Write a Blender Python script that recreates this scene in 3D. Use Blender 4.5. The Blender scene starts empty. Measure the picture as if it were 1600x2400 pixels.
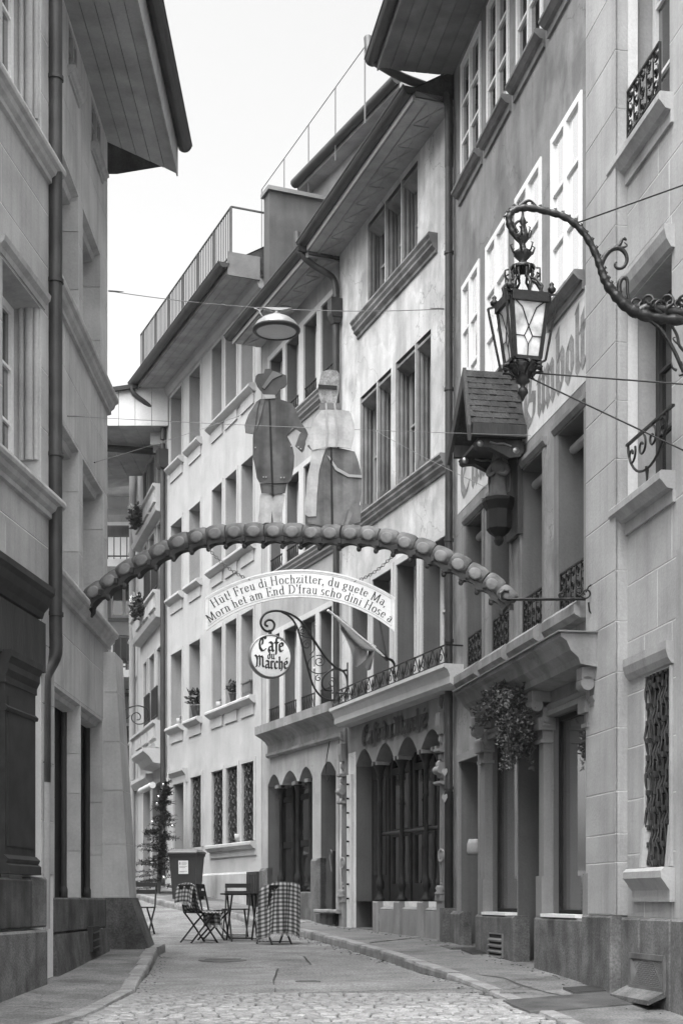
import bpy, bmesh, math, random
from mathutils import Vector, Matrix
random.seed(7)
SC = bpy.context.scene
COL = SC.collection
R = math.radians
# ------------------------------------------------------------------ camera
F, CX, HY, EYE = 3400.0, 800.0, 2108.0, 1.58     # focal length, centre column and horizon row of the 1600x2400 photograph; eye height
cd = bpy.data.cameras.new('camera'); cam = bpy.data.objects.new('camera', cd); COL.objects.link(cam)
cam.location = (0, 0, EYE); cam.rotation_euler = (R(90), 0, 0)
cd.sensor_fit = 'VERTICAL'; cd.sensor_height = 36; cd.lens = 36*F/2400
cd.shift_y = (HY-1200)/2400; cd.clip_end = 500; cd.clip_start = .1
SC.camera = cam
# ------------------------------------------------------------------ sky, sun, exposure
SUN_EL, SUN_AZ = 66, 150          # elevation; azimuth of the sun measured from +Y (street direction) to the left
wd = bpy.data.worlds.new('World'); SC.world = wd; wd.use_nodes = True
nt = wd.node_tree; bg = nt.nodes['Background']
sky = nt.nodes.new('ShaderNodeTexSky'); sky.sky_type = 'NISHITA'; sky.sun_disc = False
sky.sun_elevation = R(SUN_EL); sky.sun_rotation = R(-SUN_AZ)
sky.air_density = 1.0; sky.dust_density = 6.0; sky.ozone_density = 1.0
bw = nt.nodes.new('ShaderNodeRGBToBW')
nt.links.new(sky.outputs[0], bw.inputs[0]); nt.links.new(bw.outputs[0], bg.inputs[0])
bg.inputs[1].default_value = .15
sl = bpy.data.lights.new('sun', 'SUN'); so = bpy.data.objects.new('sun', sl); COL.objects.link(so)
sl.energy = 1.0; sl.angle = R(90); sl.color = (1, 1, 1)
sd = Vector((-math.sin(R(SUN_AZ))*math.cos(R(SUN_EL)), math.cos(R(SUN_AZ))*math.cos(R(SUN_EL)), math.sin(R(SUN_EL))))
so.rotation_euler = (-sd).to_track_quat('-Z', 'Y').to_euler(); so.location = sd*40
vs = SC.view_settings; vs.view_transform = 'Standard'; vs.look = 'None'; vs.gamma = 1; vs.exposure = 1.86; vs.use_curve_mapping = False
SC.render.engine = 'CYCLES'
SC.cycles.use_denoising = True
SC.cycles.max_bounces = 6; SC.cycles.diffuse_bounces = 4; SC.cycles.glossy_bounces = 3; SC.cycles.transmission_bounces = 3
# ------------------------------------------------------------------ materials (the photograph is black and white: every colour is a grey)
MATS = {}
def mk(name, v, rough=.85, var=.12, scale=1.6, fine=38, bump=.15, streak=0, stain=0, rnd=0, metal=0, spec=.3, grain=.06, stretch=(1, 1, 1), patch=0, crack=0):
    m = bpy.data.materials.new(name); m.use_nodes = True; t = m.node_tree; N = t.nodes; L = t.links
    b = N['Principled BSDF']; b.inputs['Roughness'].default_value = rough; b.inputs['Metallic'].default_value = metal
    b.inputs['Specular IOR Level'].default_value = spec
    g = N.new('ShaderNodeNewGeometry'); pos = g.outputs['Position']
    def mapped(sc):
        mp = N.new('ShaderNodeMapping'); mp.inputs['Scale'].default_value = sc; L.new(pos, mp.inputs[0]); return mp.outputs[0]
    def noise(vec, s, det):
        n = N.new('ShaderNodeTexNoise'); n.inputs['Scale'].default_value = s; n.inputs['Detail'].default_value = det; L.new(vec, n.inputs['Vector']); return n.outputs[0]
    def rng(x, a, b2, c, d):
        r = N.new('ShaderNodeMapRange'); L.new(x, r.inputs[0]); r.inputs[1].default_value = a; r.inputs[2].default_value = b2; r.inputs[3].default_value = c; r.inputs[4].default_value = d; return r.outputs[0]
    def mul(x, y):
        q = N.new('ShaderNodeMath'); q.operation = 'MULTIPLY'; L.new(x, q.inputs[0])
        if isinstance(y, float): q.inputs[1].default_value = y
        else: L.new(y, q.inputs[1])
        return q.outputs[0]
    st = mapped(stretch)
    out = rng(noise(st, scale, 6), .3, .7, 1-var, 1+var)
    fn = noise(st, fine, 3)
    out = mul(out, rng(fn, .3, .7, 1-grain, 1+grain))
    if streak: out = mul(out, rng(noise(mapped((7, 7, .35)), 1, 4), .45, .75, 1., 1-streak))
    if stain: out = mul(out, rng(noise(mapped((1.1, 1.1, .7)), 1.7, 8), .5, .62, 1., 1-stain))
    if patch:                                   # repaired areas with sharp edges, a little lighter or darker
        out = mul(out, rng(noise(mapped((.9, .9, .7)), 1.1, 3), .555, .57, 1., 1-patch)); out = mul(out, rng(noise(mapped((1.3, 1.3, 1.1)), .9, 3), .58, .592, 1., 1+patch*.9))
    if crack:
        vo = N.new('ShaderNodeTexVoronoi'); vo.feature = 'DISTANCE_TO_EDGE'; vo.inputs['Scale'].default_value = .55
        ad = N.new('ShaderNodeVectorMath'); ad.operation = 'ADD'; nz = N.new('ShaderNodeTexNoise'); nz.inputs['Scale'].default_value = 2.2; nz.inputs['Detail'].default_value = 6
        L.new(pos, nz.inputs['Vector']); sc_ = N.new('ShaderNodeVectorMath'); sc_.operation = 'SCALE'; sc_.inputs['Scale'].default_value = .8; L.new(nz.outputs[1], sc_.inputs[0])
        L.new(pos, ad.inputs[0]); L.new(sc_.outputs[0], ad.inputs[1]); L.new(ad.outputs[0], vo.inputs['Vector'])
        out = mul(out, rng(vo.outputs['Distance'], .0, .006, 1-crack, 1.))
    if rnd:
        oi = N.new('ShaderNodeObjectInfo'); out = mul(out, rng(oi.outputs['Random'], 0, 1, 1-rnd, 1+rnd))
    out = mul(out, float(v)); L.new(out, b.inputs['Base Color'])
    if bump:
        bp = N.new('ShaderNodeBump'); bp.inputs['Strength'].default_value = bump; bp.inputs['Distance'].default_value = .02
        L.new(fn, bp.inputs['Height']); L.new(bp.outputs[0], b.inputs['Normal'])
    MATS[name] = m
mk('stone_left', .37, streak=.2, rnd=.06, var=.16, stain=.1)
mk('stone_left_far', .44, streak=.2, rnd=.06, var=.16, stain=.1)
mk('mortar_left', .6, var=.08)
mk('stone_right', .34, streak=.22, rnd=.05, var=.14, stain=.1)
mk('mortar_right', .55, var=.08)
mk('granite', .09, var=.4, scale=4, fine=45, grain=.35, stain=.35, streak=.3, bump=.3)
mk('granite_light', .13, var=.32, scale=4, fine=50, grain=.3, stain=.35, streak=.35, bump=.3)
mk('plaster_grey', .235, streak=.22, stain=.22, var=.2, scale=2.2, patch=.14, crack=.35)
mk('plaster_pale', .53, streak=.18, stain=.2, var=.14, scale=2.5, patch=.12, crack=.4)
mk('plaster_mid', .32, streak=.16, var=.14, stain=.12, patch=.08)
mk('plaster_light', .4, streak=.06, var=.08, stain=.06, patch=.05)
mk('plaster_base', .40, streak=.15, var=.12, stain=.15)
mk('stone_trim', .2, var=.1, streak=.14)
mk('stone_trim_worn', .19, var=.16, streak=.25, stain=.25)
mk('stone_trim_light', .46, var=.07, streak=.1)
mk('stone_weathered', .22, var=.25, streak=.3, stain=.3, scale=3)
mk('painted_band', .55, var=.1, streak=.15, stain=.15)
mk('faded_paint', .2, var=.25, scale=6, grain=.2)
mk('white_paint', .78, rough=.5, var=.05)
mk('cream_paint', .6, rough=.6, var=.06)
mk('soffit', .32, var=.16, rnd=.1, stain=.15, scale=3)
mk('soffit_dark', .17, var=.2, rnd=.12, stain=.2, scale=3)
mk('soffit_light', .55, var=.06, rnd=.03)
mk('gutter', .045, rough=.5, var=.2, metal=.3, spec=.5, scale=3, stain=.2)
mk('pipe_copper', .045, rough=.5, var=.25, metal=.3, spec=.5, scale=4, stain=.3)
mk('pipe_pale', .28, rough=.6, var=.15)
mk('zinc', .2, rough=.45, var=.15, metal=.5)
mk('iron', .012, rough=.5, var=.3, spec=.35, scale=8, bump=.1)
mk('iron_gloss', .008, rough=.4, var=.3, spec=.4, scale=8, bump=.3)
mk('iron_rail', .03, rough=.5, var=.3, spec=.5)
mk('wood_black', .015, rough=.6, var=.3, spec=.2, scale=5, bump=.08)
mk('wood_dark', .035, rough=.6, var=.3, scale=6, stretch=(1, 1, .15), fine=60, grain=.2, bump=.3)
mk('wood_grey', .30, rough=.8, var=.2, stretch=(1, 1, .2), scale=5)
mk('shingle', .045, rough=.85, var=.4, scale=5, stain=.3, streak=.35, grain=.25, bump=.5)
mk('gold', .22, rough=.35, metal=.7, var=.2)
mk('asphalt', .18, patch=.08, crack=.3, rough=.9, var=.22, scale=1.6, fine=48, grain=.5, bump=.5, stain=.22)
mk('asphalt_patch', .16, rough=.9, var=.15, scale=2.4, fine=44, grain=.55, bump=.5, stain=.1)
mk('pavement_asphalt', .14, patch=.15, crack=.4, rough=.9, var=.22, scale=1.6, fine=50, grain=.4, bump=.4, stain=.28)
mk('earth', .12, var=.2)
mk('kerb', .22, var=.25, scale=5, fine=90, grain=.25, bump=.4, rnd=.1, stain=.2)
mk('sett', .26, rough=.75, var=.25, scale=12, fine=60, grain=.2, bump=.4, rnd=.2)
mk('sett_joint', .06, var=.3, scale=8)
mk('metal_plate', .12, rough=.55, metal=.0, var=.3, scale=4, bump=.2, stain=.2)
mk('crack', .05, var=.2)
mk('figure_dark', .07, rough=.55, var=.6, scale=3.2, fine=14, grain=.15, bump=.05, streak=.75)
mk('figure_hat', .055, rough=.6, var=.4, scale=4)
mk('figure_hat_light', .13, rough=.6, var=.3, scale=4)
mk('figure_sleeve', .13, rough=.6, var=.5, scale=5)
mk('figure_white', .4, rough=.6, var=.3, scale=5, streak=.45, stain=.2)
mk('figure_skirt', .14, rough=.6, var=.6, scale=3, streak=.75)
mk('figure_hair', .22, rough=.7, var=.4, scale=14, fine=60, grain=.3)
mk('figure_ribbon', .3, rough=.6, var=.2)
mk('bead', .12, rough=.65, var=.4, scale=9, stain=.3, streak=.3)
mk('bead_oval', .17, rough=.65, var=.25, scale=9)
mk('scallop', .035, rough=.7, var=.3, scale=6)
mk('sign_white', .74, rough=.45, var=.05, streak=.06)
mk('sign_line', .45, rough=.5, var=.05)
mk('lettering', .03, rough=.5, var=.1)
mk('sign_disc', .9, rough=.3, var=.04)
mk('lamp_glass', .45, rough=.3, var=.1)
mk('lamp_metal', .30, rough=.4, metal=.4, var=.1)
mk('amber_glass', .55, rough=.15, var=.45, scale=9, bump=.2, spec=.5)
mk('plaid_blanket_base', .3)
mk('leaf_dark', .045, rough=.6, var=.4, rnd=.1)
mk('leaf_mid', .055, rough=.6, var=.4)
mk('leaf_grey', .13, rough=.6, var=.4)
mk('bark', .07, var=.3)
mk('bauble', .7, rough=.15, metal=.8, var=.1)
mk('terracotta', .14, var=.2)
mk('pot_pale', .3, var=.1)
mk('bin_plastic', .025, rough=.5, var=.15, spec=.4)
mk('bin_lid', .11, rough=.45, var=.15, spec=.4)
mk('paper', .6, rough=.6, var=.06)
mk('print', .25, rough=.6, var=.1)
mk('flag_cloth', .30, rough=.9, var=.15)
mk('flag_dark', .12, rough=.9, var=.15)
mk('curtain', .5, rough=.9, var=.15, stretch=(1, 1, .1), scale=9)
mk('reveal_grey', .11, var=.15, streak=.2)  # grey stone of the window reveals, with the recess shade put into the colour
mk('reveal_light', .27, var=.1, streak=.12)  # reveals of the pale houses, stone tone lowered for the shade inside them
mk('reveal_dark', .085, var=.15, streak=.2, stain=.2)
mk('shop_stone', .2, var=.15, streak=.25, stain=.15)
mk('granite_dark', .07, var=.4, scale=3, fine=60, grain=.25, streak=.5, stain=.4)
mk('rail_grey', .07, rough=.5, var=.2)
mk('shop_wood', .03, rough=.6, var=.3, spec=.25, scale=5, bump=.1)
mk('grit', .05, var=.5, scale=20, rnd=.3)
mk('interior', .03, rough=.9, var=.4)
mk('number_white', .7, rough=.5, var=.02)
def mk_glass(name, v, rough):
    m = bpy.data.materials.new(name); m.use_nodes = True; b = m.node_tree.nodes['Principled BSDF']
    b.inputs['Base Color'].default_value = (v, v, v, 1); b.inputs['Roughness'].default_value = rough
    b.inputs['Specular IOR Level'].default_value = .9; b.inputs['Coat Weight'].default_value = .6; b.inputs['Coat Roughness'].default_value = .02
    MATS[name] = m
mk_glass('glass_dark', .012, .06); mk_glass('glass', .05, .05); mk_glass('glass_curtain', .3, .12); mk_glass('glass_shop', .09, .06)
def mk_mirror(name):
    m = bpy.data.materials.new(name); m.use_nodes = True; b = m.node_tree.nodes['Principled BSDF']
    b.inputs['Base Color'].default_value = (.78, .78, .78, 1); b.inputs['Roughness'].default_value = .04; b.inputs['Metallic'].default_value = .85
    MATS[name] = m
mk_mirror('glass_reflecting')
def mk_plaid(name):
    m = bpy.data.materials.new(name); m.use_nodes = True; t = m.node_tree; N = t.nodes; L = t.links; b = N['Principled BSDF']
    b.inputs['Roughness'].default_value = .95; b.inputs['Specular IOR Level'].default_value = .1
    uv = N.new('ShaderNodeUVMap'); sp = N.new('ShaderNodeSeparateXYZ'); L.new(uv.outputs[0], sp.inputs[0])
    def band(o):
        a = N.new('ShaderNodeMath'); a.operation = 'FRACT'; L.new(o, a.inputs[0])
        c = N.new('ShaderNodeMath'); c.operation = 'GREATER_THAN'; c.inputs[1].default_value = .5; L.new(a.outputs[0], c.inputs[0])
        d = N.new('ShaderNodeMapRange'); L.new(c.outputs[0], d.inputs[0]); d.inputs[3].default_value = .5; d.inputs[4].default_value = 1.; return d.outputs[0]
    q = N.new('ShaderNodeMath'); q.operation = 'MULTIPLY'; L.new(band(sp.outputs[0]), q.inputs[0]); L.new(band(sp.outputs[1]), q.inputs[1])
    p = N.new('ShaderNodeMath'); p.operation = 'POWER'; p.inputs[1].default_value = 1.6; L.new(q.outputs[0], p.inputs[0])
    s = N.new('ShaderNodeMath'); s.operation = 'MULTIPLY'; s.inputs[1].default_value = .42; L.new(p.outputs[0], s.inputs[0])
    L.new(s.outputs[0], b.inputs['Base Color']); MATS[name] = m
mk_plaid('plaid')
# ------------------------------------------------------------------ helpers
ZO = {}                                   # how far a thing's origin lies below eye level
class MB:
    """collects faces; build() links them as ONE mesh object"""
    def __init__(s): s.v = []; s.f = []; s.sm = []; s.uv = None; s.mi = []; s.cur = 0
    def add(s, vs, fs, smooth=False):
        o = len(s.v); s.v += [tuple(p) for p in vs]; s.f += [tuple(i+o for i in f) for f in fs]; s.sm += [smooth]*len(fs); s.mi += [s.cur]*len(fs); return s
    def box(s, x0, x1, y0, y1, z0, z1):
        if x0 > x1: x0, x1 = x1, x0
        if y0 > y1: y0, y1 = y1, y0
        if z0 > z1: z0, z1 = z1, z0
        return s.add([(x0,y0,z0),(x1,y0,z0),(x1,y1,z0),(x0,y1,z0),(x0,y0,z1),(x1,y0,z1),(x1,y1,z1),(x0,y1,z1)],
                     [(3,2,1,0),(4,5,6,7),(0,1,5,4),(1,2,6,5),(2,3,7,6),(3,0,4,7)])
    def quad(s, a, b, c, d): return s.add([a, b, c, d], [(0, 1, 2, 3)])
    def extr(s, prof, x0, x1, mitre0=0, mitre1=0):
        """profile [(y,z)...] swept along x; mitre moves the ends outward in step with y"""
        n = len(prof); vs = [(x0-mitre0*y, y, z) for y, z in prof]+[(x1+mitre1*y, y, z) for y, z in prof]
        return s.add(vs, [(i, (i+1) % n, (i+1) % n+n, i+n) for i in range(n)]+[tuple(range(n))[::-1], tuple(range(n, 2*n))])
    def plate(s, pts, y0, y1):
        """polygon [(x,z)...] given thickness in y"""
        n = len(pts); vs = [(x, y0, z) for x, z in pts]+[(x, y1, z) for x, z in pts]
        return s.add(vs, [tuple(range(n)), tuple(range(2*n-1, n-1, -1))]+[(i, i+n, (i+1) % n+n, (i+1) % n) for i in range(n)])
    def slab(s, pts, z0, z1):
        n = len(pts); vs = [(x, y, z0) for x, y in pts]+[(x, y, z1) for x, y in pts]
        return s.add(vs, [tuple(range(n))[::-1], tuple(range(n, 2*n))]+[(i, (i+1) % n, (i+1) % n+n, i+n) for i in range(n)])
    def tube(s, path, r, n=6, caps=True):
        P = [Vector(p) for p in path]; m = len(P)
        rr = r if isinstance(r, (list, tuple)) else [r]*m
        up = None; vs = []
        for i in range(m):
            t = (P[min(i+1, m-1)]-P[max(i-1, 0)])
            if t.length < 1e-9: t = Vector((0, 0, 1))
            t.normalize()
            if up is None: up = Vector((0, 0, 1)) if abs(t.z) < .9 else Vector((0, 1, 0))
            a = up-t*up.dot(t)
            if a.length < 1e-4: a = t.orthogonal()
            a.normalize(); up = a; b = t.cross(a)
            for k in range(n):
                q = 2*math.pi*k/n; vs.append(P[i]+(a*math.cos(q)+b*math.sin(q))*rr[i])
        fs = [(i*n+k, i*n+(k+1) % n, (i+1)*n+(k+1) % n, (i+1)*n+k) for i in range(m-1) for k in range(n)]
        s.add(vs, fs, n > 4)
        if caps: s.add(vs[:n], [tuple(range(n))[::-1]]); s.add(vs[-n:], [tuple(range(n))])
        return s
    def lathe(s, prof, c=(0, 0, 0), n=16, axis='z', flat=False):
        """profile [(radius,height)...] turned round an axis through c"""
        vs = []; m = len(prof); c = Vector(c)
        for r, h in prof:
            for k in range(n):
                q = 2*math.pi*(k+.5)/n; a, b = r*math.cos(q), r*math.sin(q)
                vs.append(c+Vector({'z': (a, b, h), 'y': (a, h, b), 'x': (h, a, b)}[axis]))
        fs = [(i*n+k, i*n+(k+1) % n, (i+1)*n+(k+1) % n, (i+1)*n+k) for i in range(m-1) for k in range(n)]
        if axis == 'y': fs = [f[::-1] for f in fs]
        return s.add(vs, fs, not flat)
    def bar(s, a, b, w, h=None):
        """square bar from a to b"""
        a, b = Vector(a), Vector(b); t = (b-a).normalized(); h = h or w
        u = Vector((0, 0, 1)) if abs(t.z) < .95 else Vector((1, 0, 0)); x = t.cross(u).normalized(); y = x.cross(t)
        vs = [p+x*(i*w/2)+y*(j*h/2) for p in (a, b) for i, j in ((-1,-1),(1,-1),(1,1),(-1,1))]
        return s.add(vs, [(0,1,2,3),(7,6,5,4),(0,4,5,1),(1,5,6,2),(2,6,7,3),(3,7,4,0)])
    def build(s, name, mat, parent=None, smooth=None):
        zo = ZO.get(root(parent).name, 0) if parent else 0
        me = bpy.data.meshes.new(name)
        me.from_pydata([(x, y, z+zo) for x, y, z in s.v], [], s.f)
        me.polygons.foreach_set('use_smooth', [True]*len(s.f) if smooth else s.sm)
        if s.uv: 
            ul = me.uv_layers.new(name='UVMap')
            for p in me.polygons:
                for li in p.loop_indices: ul.data[li].uv = s.uv[me.loops[li].vertex_index]
        for q in (mat if isinstance(mat, tuple) else (mat,)): me.materials.append(MATS[q])
        if any(s.mi): me.polygons.foreach_set('material_index', s.mi)
        me.update()
        o = bpy.data.objects.new(name, me); COL.objects.link(o)
        if parent: o.parent = parent
        return o
def root(o):
    while o.parent: o = o.parent
    return o
def tag(o, label, cat=None, group=None, kind=None):
    if label: o['label'] = label
    if cat: o['category'] = cat
    if group: o['group'] = group
    if kind: o['kind'] = kind
    return o
def thing(name, label, cat, loc=(0, 0, 0), rz=0, group=None, eye=False):
    """an Empty at a thing's base; eye=True: its parts' heights are counted from eye level"""
    o = bpy.data.objects.new(name, None); COL.objects.link(o); o.location = loc; o.rotation_euler = (0, 0, rz); o.empty_display_size = .2
    tag(o, label, cat, group)
    if eye: ZO[o.name] = EYE-loc[2]
    return o
def dup(o, parent=None):
    c = o.copy(); COL.objects.link(c)
    if parent: c.parent = parent
    for ch in o.children: dup(ch, c)
    return c
def place(px, py, Y): return Vector(((px-CX)/F*Y, Y, EYE+(HY-py)/F*Y))
def arcp(cx, cy, rx, ry, a0, a1, n=10): return [(cx+rx*math.cos(R(a0+(a1-a0)*i/n)), cy+ry*math.sin(R(a0+(a1-a0)*i/n))) for i in range(n+1)]
def spiral(cx, cy, r0, r1, a0, a1, n=24): return [(cx+(r0+(r1-r0)*i/n)*math.cos(R(a0+(a1-a0)*i/n)), cy+(r0+(r1-r0)*i/n)*math.sin(R(a0+(a1-a0)*i/n))) for i in range(n+1)]
def smoothpath(pts, k=4):
    """Catmull-Rom through points"""
    P = [Vector(p) for p in pts]; out = []
    for i in range(len(P)-1):
        a, b, c, d = P[max(i-1, 0)], P[i], P[i+1], P[min(i+2, len(P)-1)]
        for j in range(k):
            t = j/k; out.append(.5*((2*b)+(c-a)*t+(2*a-5*b+4*c-d)*t*t+(3*b-a-3*c+d)*t**3))
    return out+[P[-1]]
# ------------------------------------------------------------------ the lie of the land: height of the pavement above eye level, by distance
PROF = [(-30, -2.6), (0, -1.5), (9, -1.13), (12.6, -.956), (14.9, -.815), (20.3, -.585), (25, -.455), (27, -.35), (28.9, -.16), (31, -.01), (35, .26), (45, .9), (130, 3)]
def prof(Y):
    for (a, p), (b, q) in zip(PROF, PROF[1:]):
        if Y <= b: return p+(q-p)*(Y-a)/(b-a)
    return PROF[-1][1]
def drop(Y): return .03 if Y < 14.6 else (.11 if Y > 16.6 else .03+.08*(Y-14.6)/2)
def roadh(Y): return prof(Y)-drop(Y)
def onroad(px, py, up=0):
    lo, hi = 6., 70.
    for _ in range(50):
        Y = (lo+hi)/2
        if (HY-py)/F*Y > roadh(Y)+up: lo = Y
        else: hi = Y
    return Vector(((px-CX)/F*Y, Y, EYE+roadh(Y)+up))
class Wall:
    """a vertical house front through two plan points; local x along it, y towards the street, heights from eye level"""
    def __init__(s, P, Q, left=False):
        s.P, s.Q = Vector(P), Vector(Q)
        o, e = (s.Q, s.P) if left else (s.P, s.Q)
        s.o = o; s.d = (e-o).normalized(); s.n = Vector((-s.d.y, s.d.x)); s.len = (e-o).length; s.ang = math.atan2(s.d.y, s.d.x)
    def at(s, px, py, off=0):
        u = (px-CX)/F; o = s.o+s.n*off; dx, dy = s.d
        t = (u*o.y-o.x)/(dx-u*dy); Y = o.y+t*dy
        return t, (HY-py)/F*Y
    def x(s, px, off=0): return s.at(px, 0, off)[0]
    def z(s, px, py, off=0): return s.at(px, py, off)[1]
    def loc(s, X, Y): q = Vector((X, Y))-s.o; return q.dot(s.d), q.dot(s.n)
    def world(s, x, y, h): q = s.o+s.d*x+s.n*y; return Vector((q.x, q.y, h+EYE))
    def emp(s, name, label, cat, base=None, **k):
        b = EYE+(prof(min(s.P.y, s.Q.y)) if base is None else base)
        return thing(name, label, cat, (s.o.x, s.o.y, b), s.ang, eye=True, **k)
def facade(par, mat, x0, x1, z0, z1, holes=(), depth=.25, name='wall', mrev=None, back=5, skirt=0):
    """front with openings (x0,x1,z0,z1[,depth]), their reveals, and the two ends running back"""
    mb = rv = MB()
    xs = sorted({x0, x1}|{h[0] for h in holes}|{h[1] for h in holes}); zs = sorted({z0, z1}|{h[2] for h in holes}|{h[3] for h in holes})
    xs = [x for x in xs if x0-1e-6 <= x <= x1+1e-6]; zs = [z for z in zs if z0-1e-6 <= z <= z1+1e-6]
    for a, b in zip(xs, xs[1:]):
        for c, d in zip(zs, zs[1:]):
            mx, mz = (a+b)/2, (c+d)/2
            if any(h[0] < mx < h[1] and h[2] < mz < h[3] for h in holes): continue
            mb.quad((b, 0, c), (a, 0, c), (a, 0, d), (b, 0, d))
    mb.cur = 1 if mrev else 0
    for h in holes:
        a, b, c, d = h[:4]; e = h[4] if len(h) > 4 else depth
        rv.quad((a, 0, c), (a, -e, c), (a, -e, d), (a, 0, d)); rv.quad((b, -e, c), (b, 0, c), (b, 0, d), (b, -e, d))
        rv.quad((a, 0, d), (a, -e, d), (b, -e, d), (b, 0, d)); rv.quad((a, -e, c), (a, 0, c), (b, 0, c), (b, -e, c))
    mb.cur = 0
    if back:
        mb.quad((x0, 0, z0), (x0, -back, z0), (x0, -back, z1), (x0, 0, z1)); mb.quad((x1, -back, z0), (x1, 0, z0), (x1, 0, z1), (x1, -back, z1))
        mb.quad((x0, -back, z0), (x1, -back, z0), (x1, -back, z1), (x0, -back, z1)); mb.quad((x0, 0, z1), (x0, -back, z1), (x1, -back, z1), (x1, 0, z1))
    return mb.build(name, (mat, mrev) if mrev else mat, par)
def cbox(x0, x1, y0, y1, z0, z1, c=.006):
    """block with a chamfered street face (y1)"""
    m = MB(); vs = [(x0,y0,z0),(x1,y0,z0),(x1,y0,z1),(x0,y0,z1),(x0,y1-c,z0),(x1,y1-c,z0),(x1,y1-c,z1),(x0,y1-c,z1),(x0+c,y1,z0+c),(x1-c,y1,z0+c),(x1-c,y1,z1-c),(x0+c,y1,z1-c)]
    m.add(vs, [(0,1,2,3),(1,0,4,5),(2,1,5,6),(3,2,6,7),(0,3,7,4),(5,4,8,9),(6,5,9,10),(7,6,10,11),(4,7,11,8),(9,8,11,10)])
    return m
def ashlar(wall, mat, x0, x1, rows, holes=(), step=.85, gap=.013, t=.012, seed=1, keep=None):
    """separate stone blocks over a wall, cut round its openings"""
    rg = random.Random(seed)
    for k, (a, b) in enumerate(zip(rows, rows[1:])):
        segs = [(x0, x1)]
        cuts = [h for h in holes if h[2] < b-.02 and h[3] > a+.02]
        for h in cuts:
            segs = [q for s0, s1 in segs for q in ((s0, min(s1, h[0])), (max(s0, h[1]), s1)) if q[1]-q[0] > .03]
        for s0, s1 in segs:
            n = max(1, round((s1-s0)/step)); e = [s0]+[s0+(s1-s0)*(i+(.5 if k % 2 and n > 1 else 0)*.6+rg.uniform(-.1, .1))/n for i in range(1, n)]+[s1]
            for p, q in zip(e, e[1:]):
                if q-p > gap*3: cbox(p+gap/2, q-gap/2, -.002, t, a+gap/2, b-gap/2, min(.005, t*.8)).build('stone', mat, wall)
        for h in cuts:                              # the part of the course left over or under an opening
            for lo, hi in ((a, h[2]), (h[3], b)):
                if hi-lo > gap*2: cbox(max(h[0], x0)+gap/2, min(h[1], x1)-gap/2, -.002, t, lo+gap/2, hi-gap/2, min(.005, t*.8)).build('stone', mat, wall)
def window(par, x0, x1, z0, z1, y=-.2, cols=2, rows=3, fw=.055, bar=.03, mf='white_paint', mg='glass', arch=None):
    """outer frame with meeting stile and glazing bars; each pane a piece"""
    m = MB(); t = .05
    m.box(x0, x0+fw, y-t, y, z0, z1); m.box(x1-fw, x1, y-t, y, z0, z1); m.box(x0+fw, x1-fw, y-t, y, z1-fw, z1); m.box(x0+fw, x1-fw, y-t, y, z0, z0+fw)
    xs = [x0+fw+(x1-x0-2*fw)*i/cols for i in range(cols+1)]; zs = [z0+fw+(z1-z0-2*fw)*i/rows for i in range(rows+1)]
    sw = fw*.85
    for i in range(1, cols): m.box(xs[i]-sw/2, xs[i]+sw/2, y-t+.004, y+.008, z0+fw, z1-fw)
    for i in range(cols):
        for j in range(1, rows): m.box(xs[i]+(sw/2 if i else 0), xs[i+1]-(sw/2 if i < cols-1 else 0), y-t+.008, y-.006, zs[j]-bar/2, zs[j]+bar/2)
    w = m.build('window', mf, par)
    for i in range(cols):
        for j in range(rows):
            tl = random.uniform(-.003, .003)
            g = MB(); a, b, c, d = xs[i]-.004, xs[i+1]+.004, zs[j]-.004, zs[j+1]+.004
            g.add([(a, y-.034-tl, c), (b, y-.034+tl, c), (b, y-.034+tl*.3, d), (a, y-.034-tl*1.2, d)], [(3, 2, 1, 0)])
            g.build('pane', random.choice(mg) if isinstance(mg, tuple) else mg, w)
    return w
def sillprof(p=.1, h=.09, drop=.06): return [(-.02, 0), (p-.015, 0), (p, -.015), (p, -h*.5), (p-.02, -h*.62), (p*.55, -h), (.03, -h-.01), (.03, -h-drop), (-.02, -h-drop)]
def sill(par, x0, x1, z, p=.1, h=.09, drop=.06, mat='stone_trim', name='sill'): return MB().extr([(a, b+z) for a, b in sillprof(p, h, drop)], x0, x1).build(name, mat, par)
def surround(par, x0, x1, z0, z1, w=.12, t=.03, mat='stone_trim', top=True):
    m = MB(); m.box(x0-w, x0, -.01, t, z0, z1); m.box(x1, x1+w, -.01, t, z0, z1)
    if top: m.box(x0-w, x1+w, -.01, t, z1, z1+w)
    return m.build('surround', mat, par)
def spandrel(mb, x0, x1, zs, zc, depth, y=0):
    """fills the corners over a segmental arch springing at zs with its crown at zc"""
    n = 10; c = (x0+x1)/2; pts = [(x0+(x1-x0)*i/n, zs+(zc-zs)*math.sin(math.pi*(.18+.64*i/n))/1.0) for i in range(n+1)]
    b = pts[0][1]; k = (zc-zs)/max(q[1]-b for q in pts); pts = [(p, zs+(q-b)*k) for p, q in pts]
    for (a, za), (b2, zb) in zip(pts, pts[1:]):
        mb.quad((b2, y, zb), (a, y, za), (a, y, zc+.002), (b2, y, zc+.002)); mb.quad((a, y, za), (b2, y, zb), (b2, y-depth, zb), (a, y-depth, za))
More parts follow.
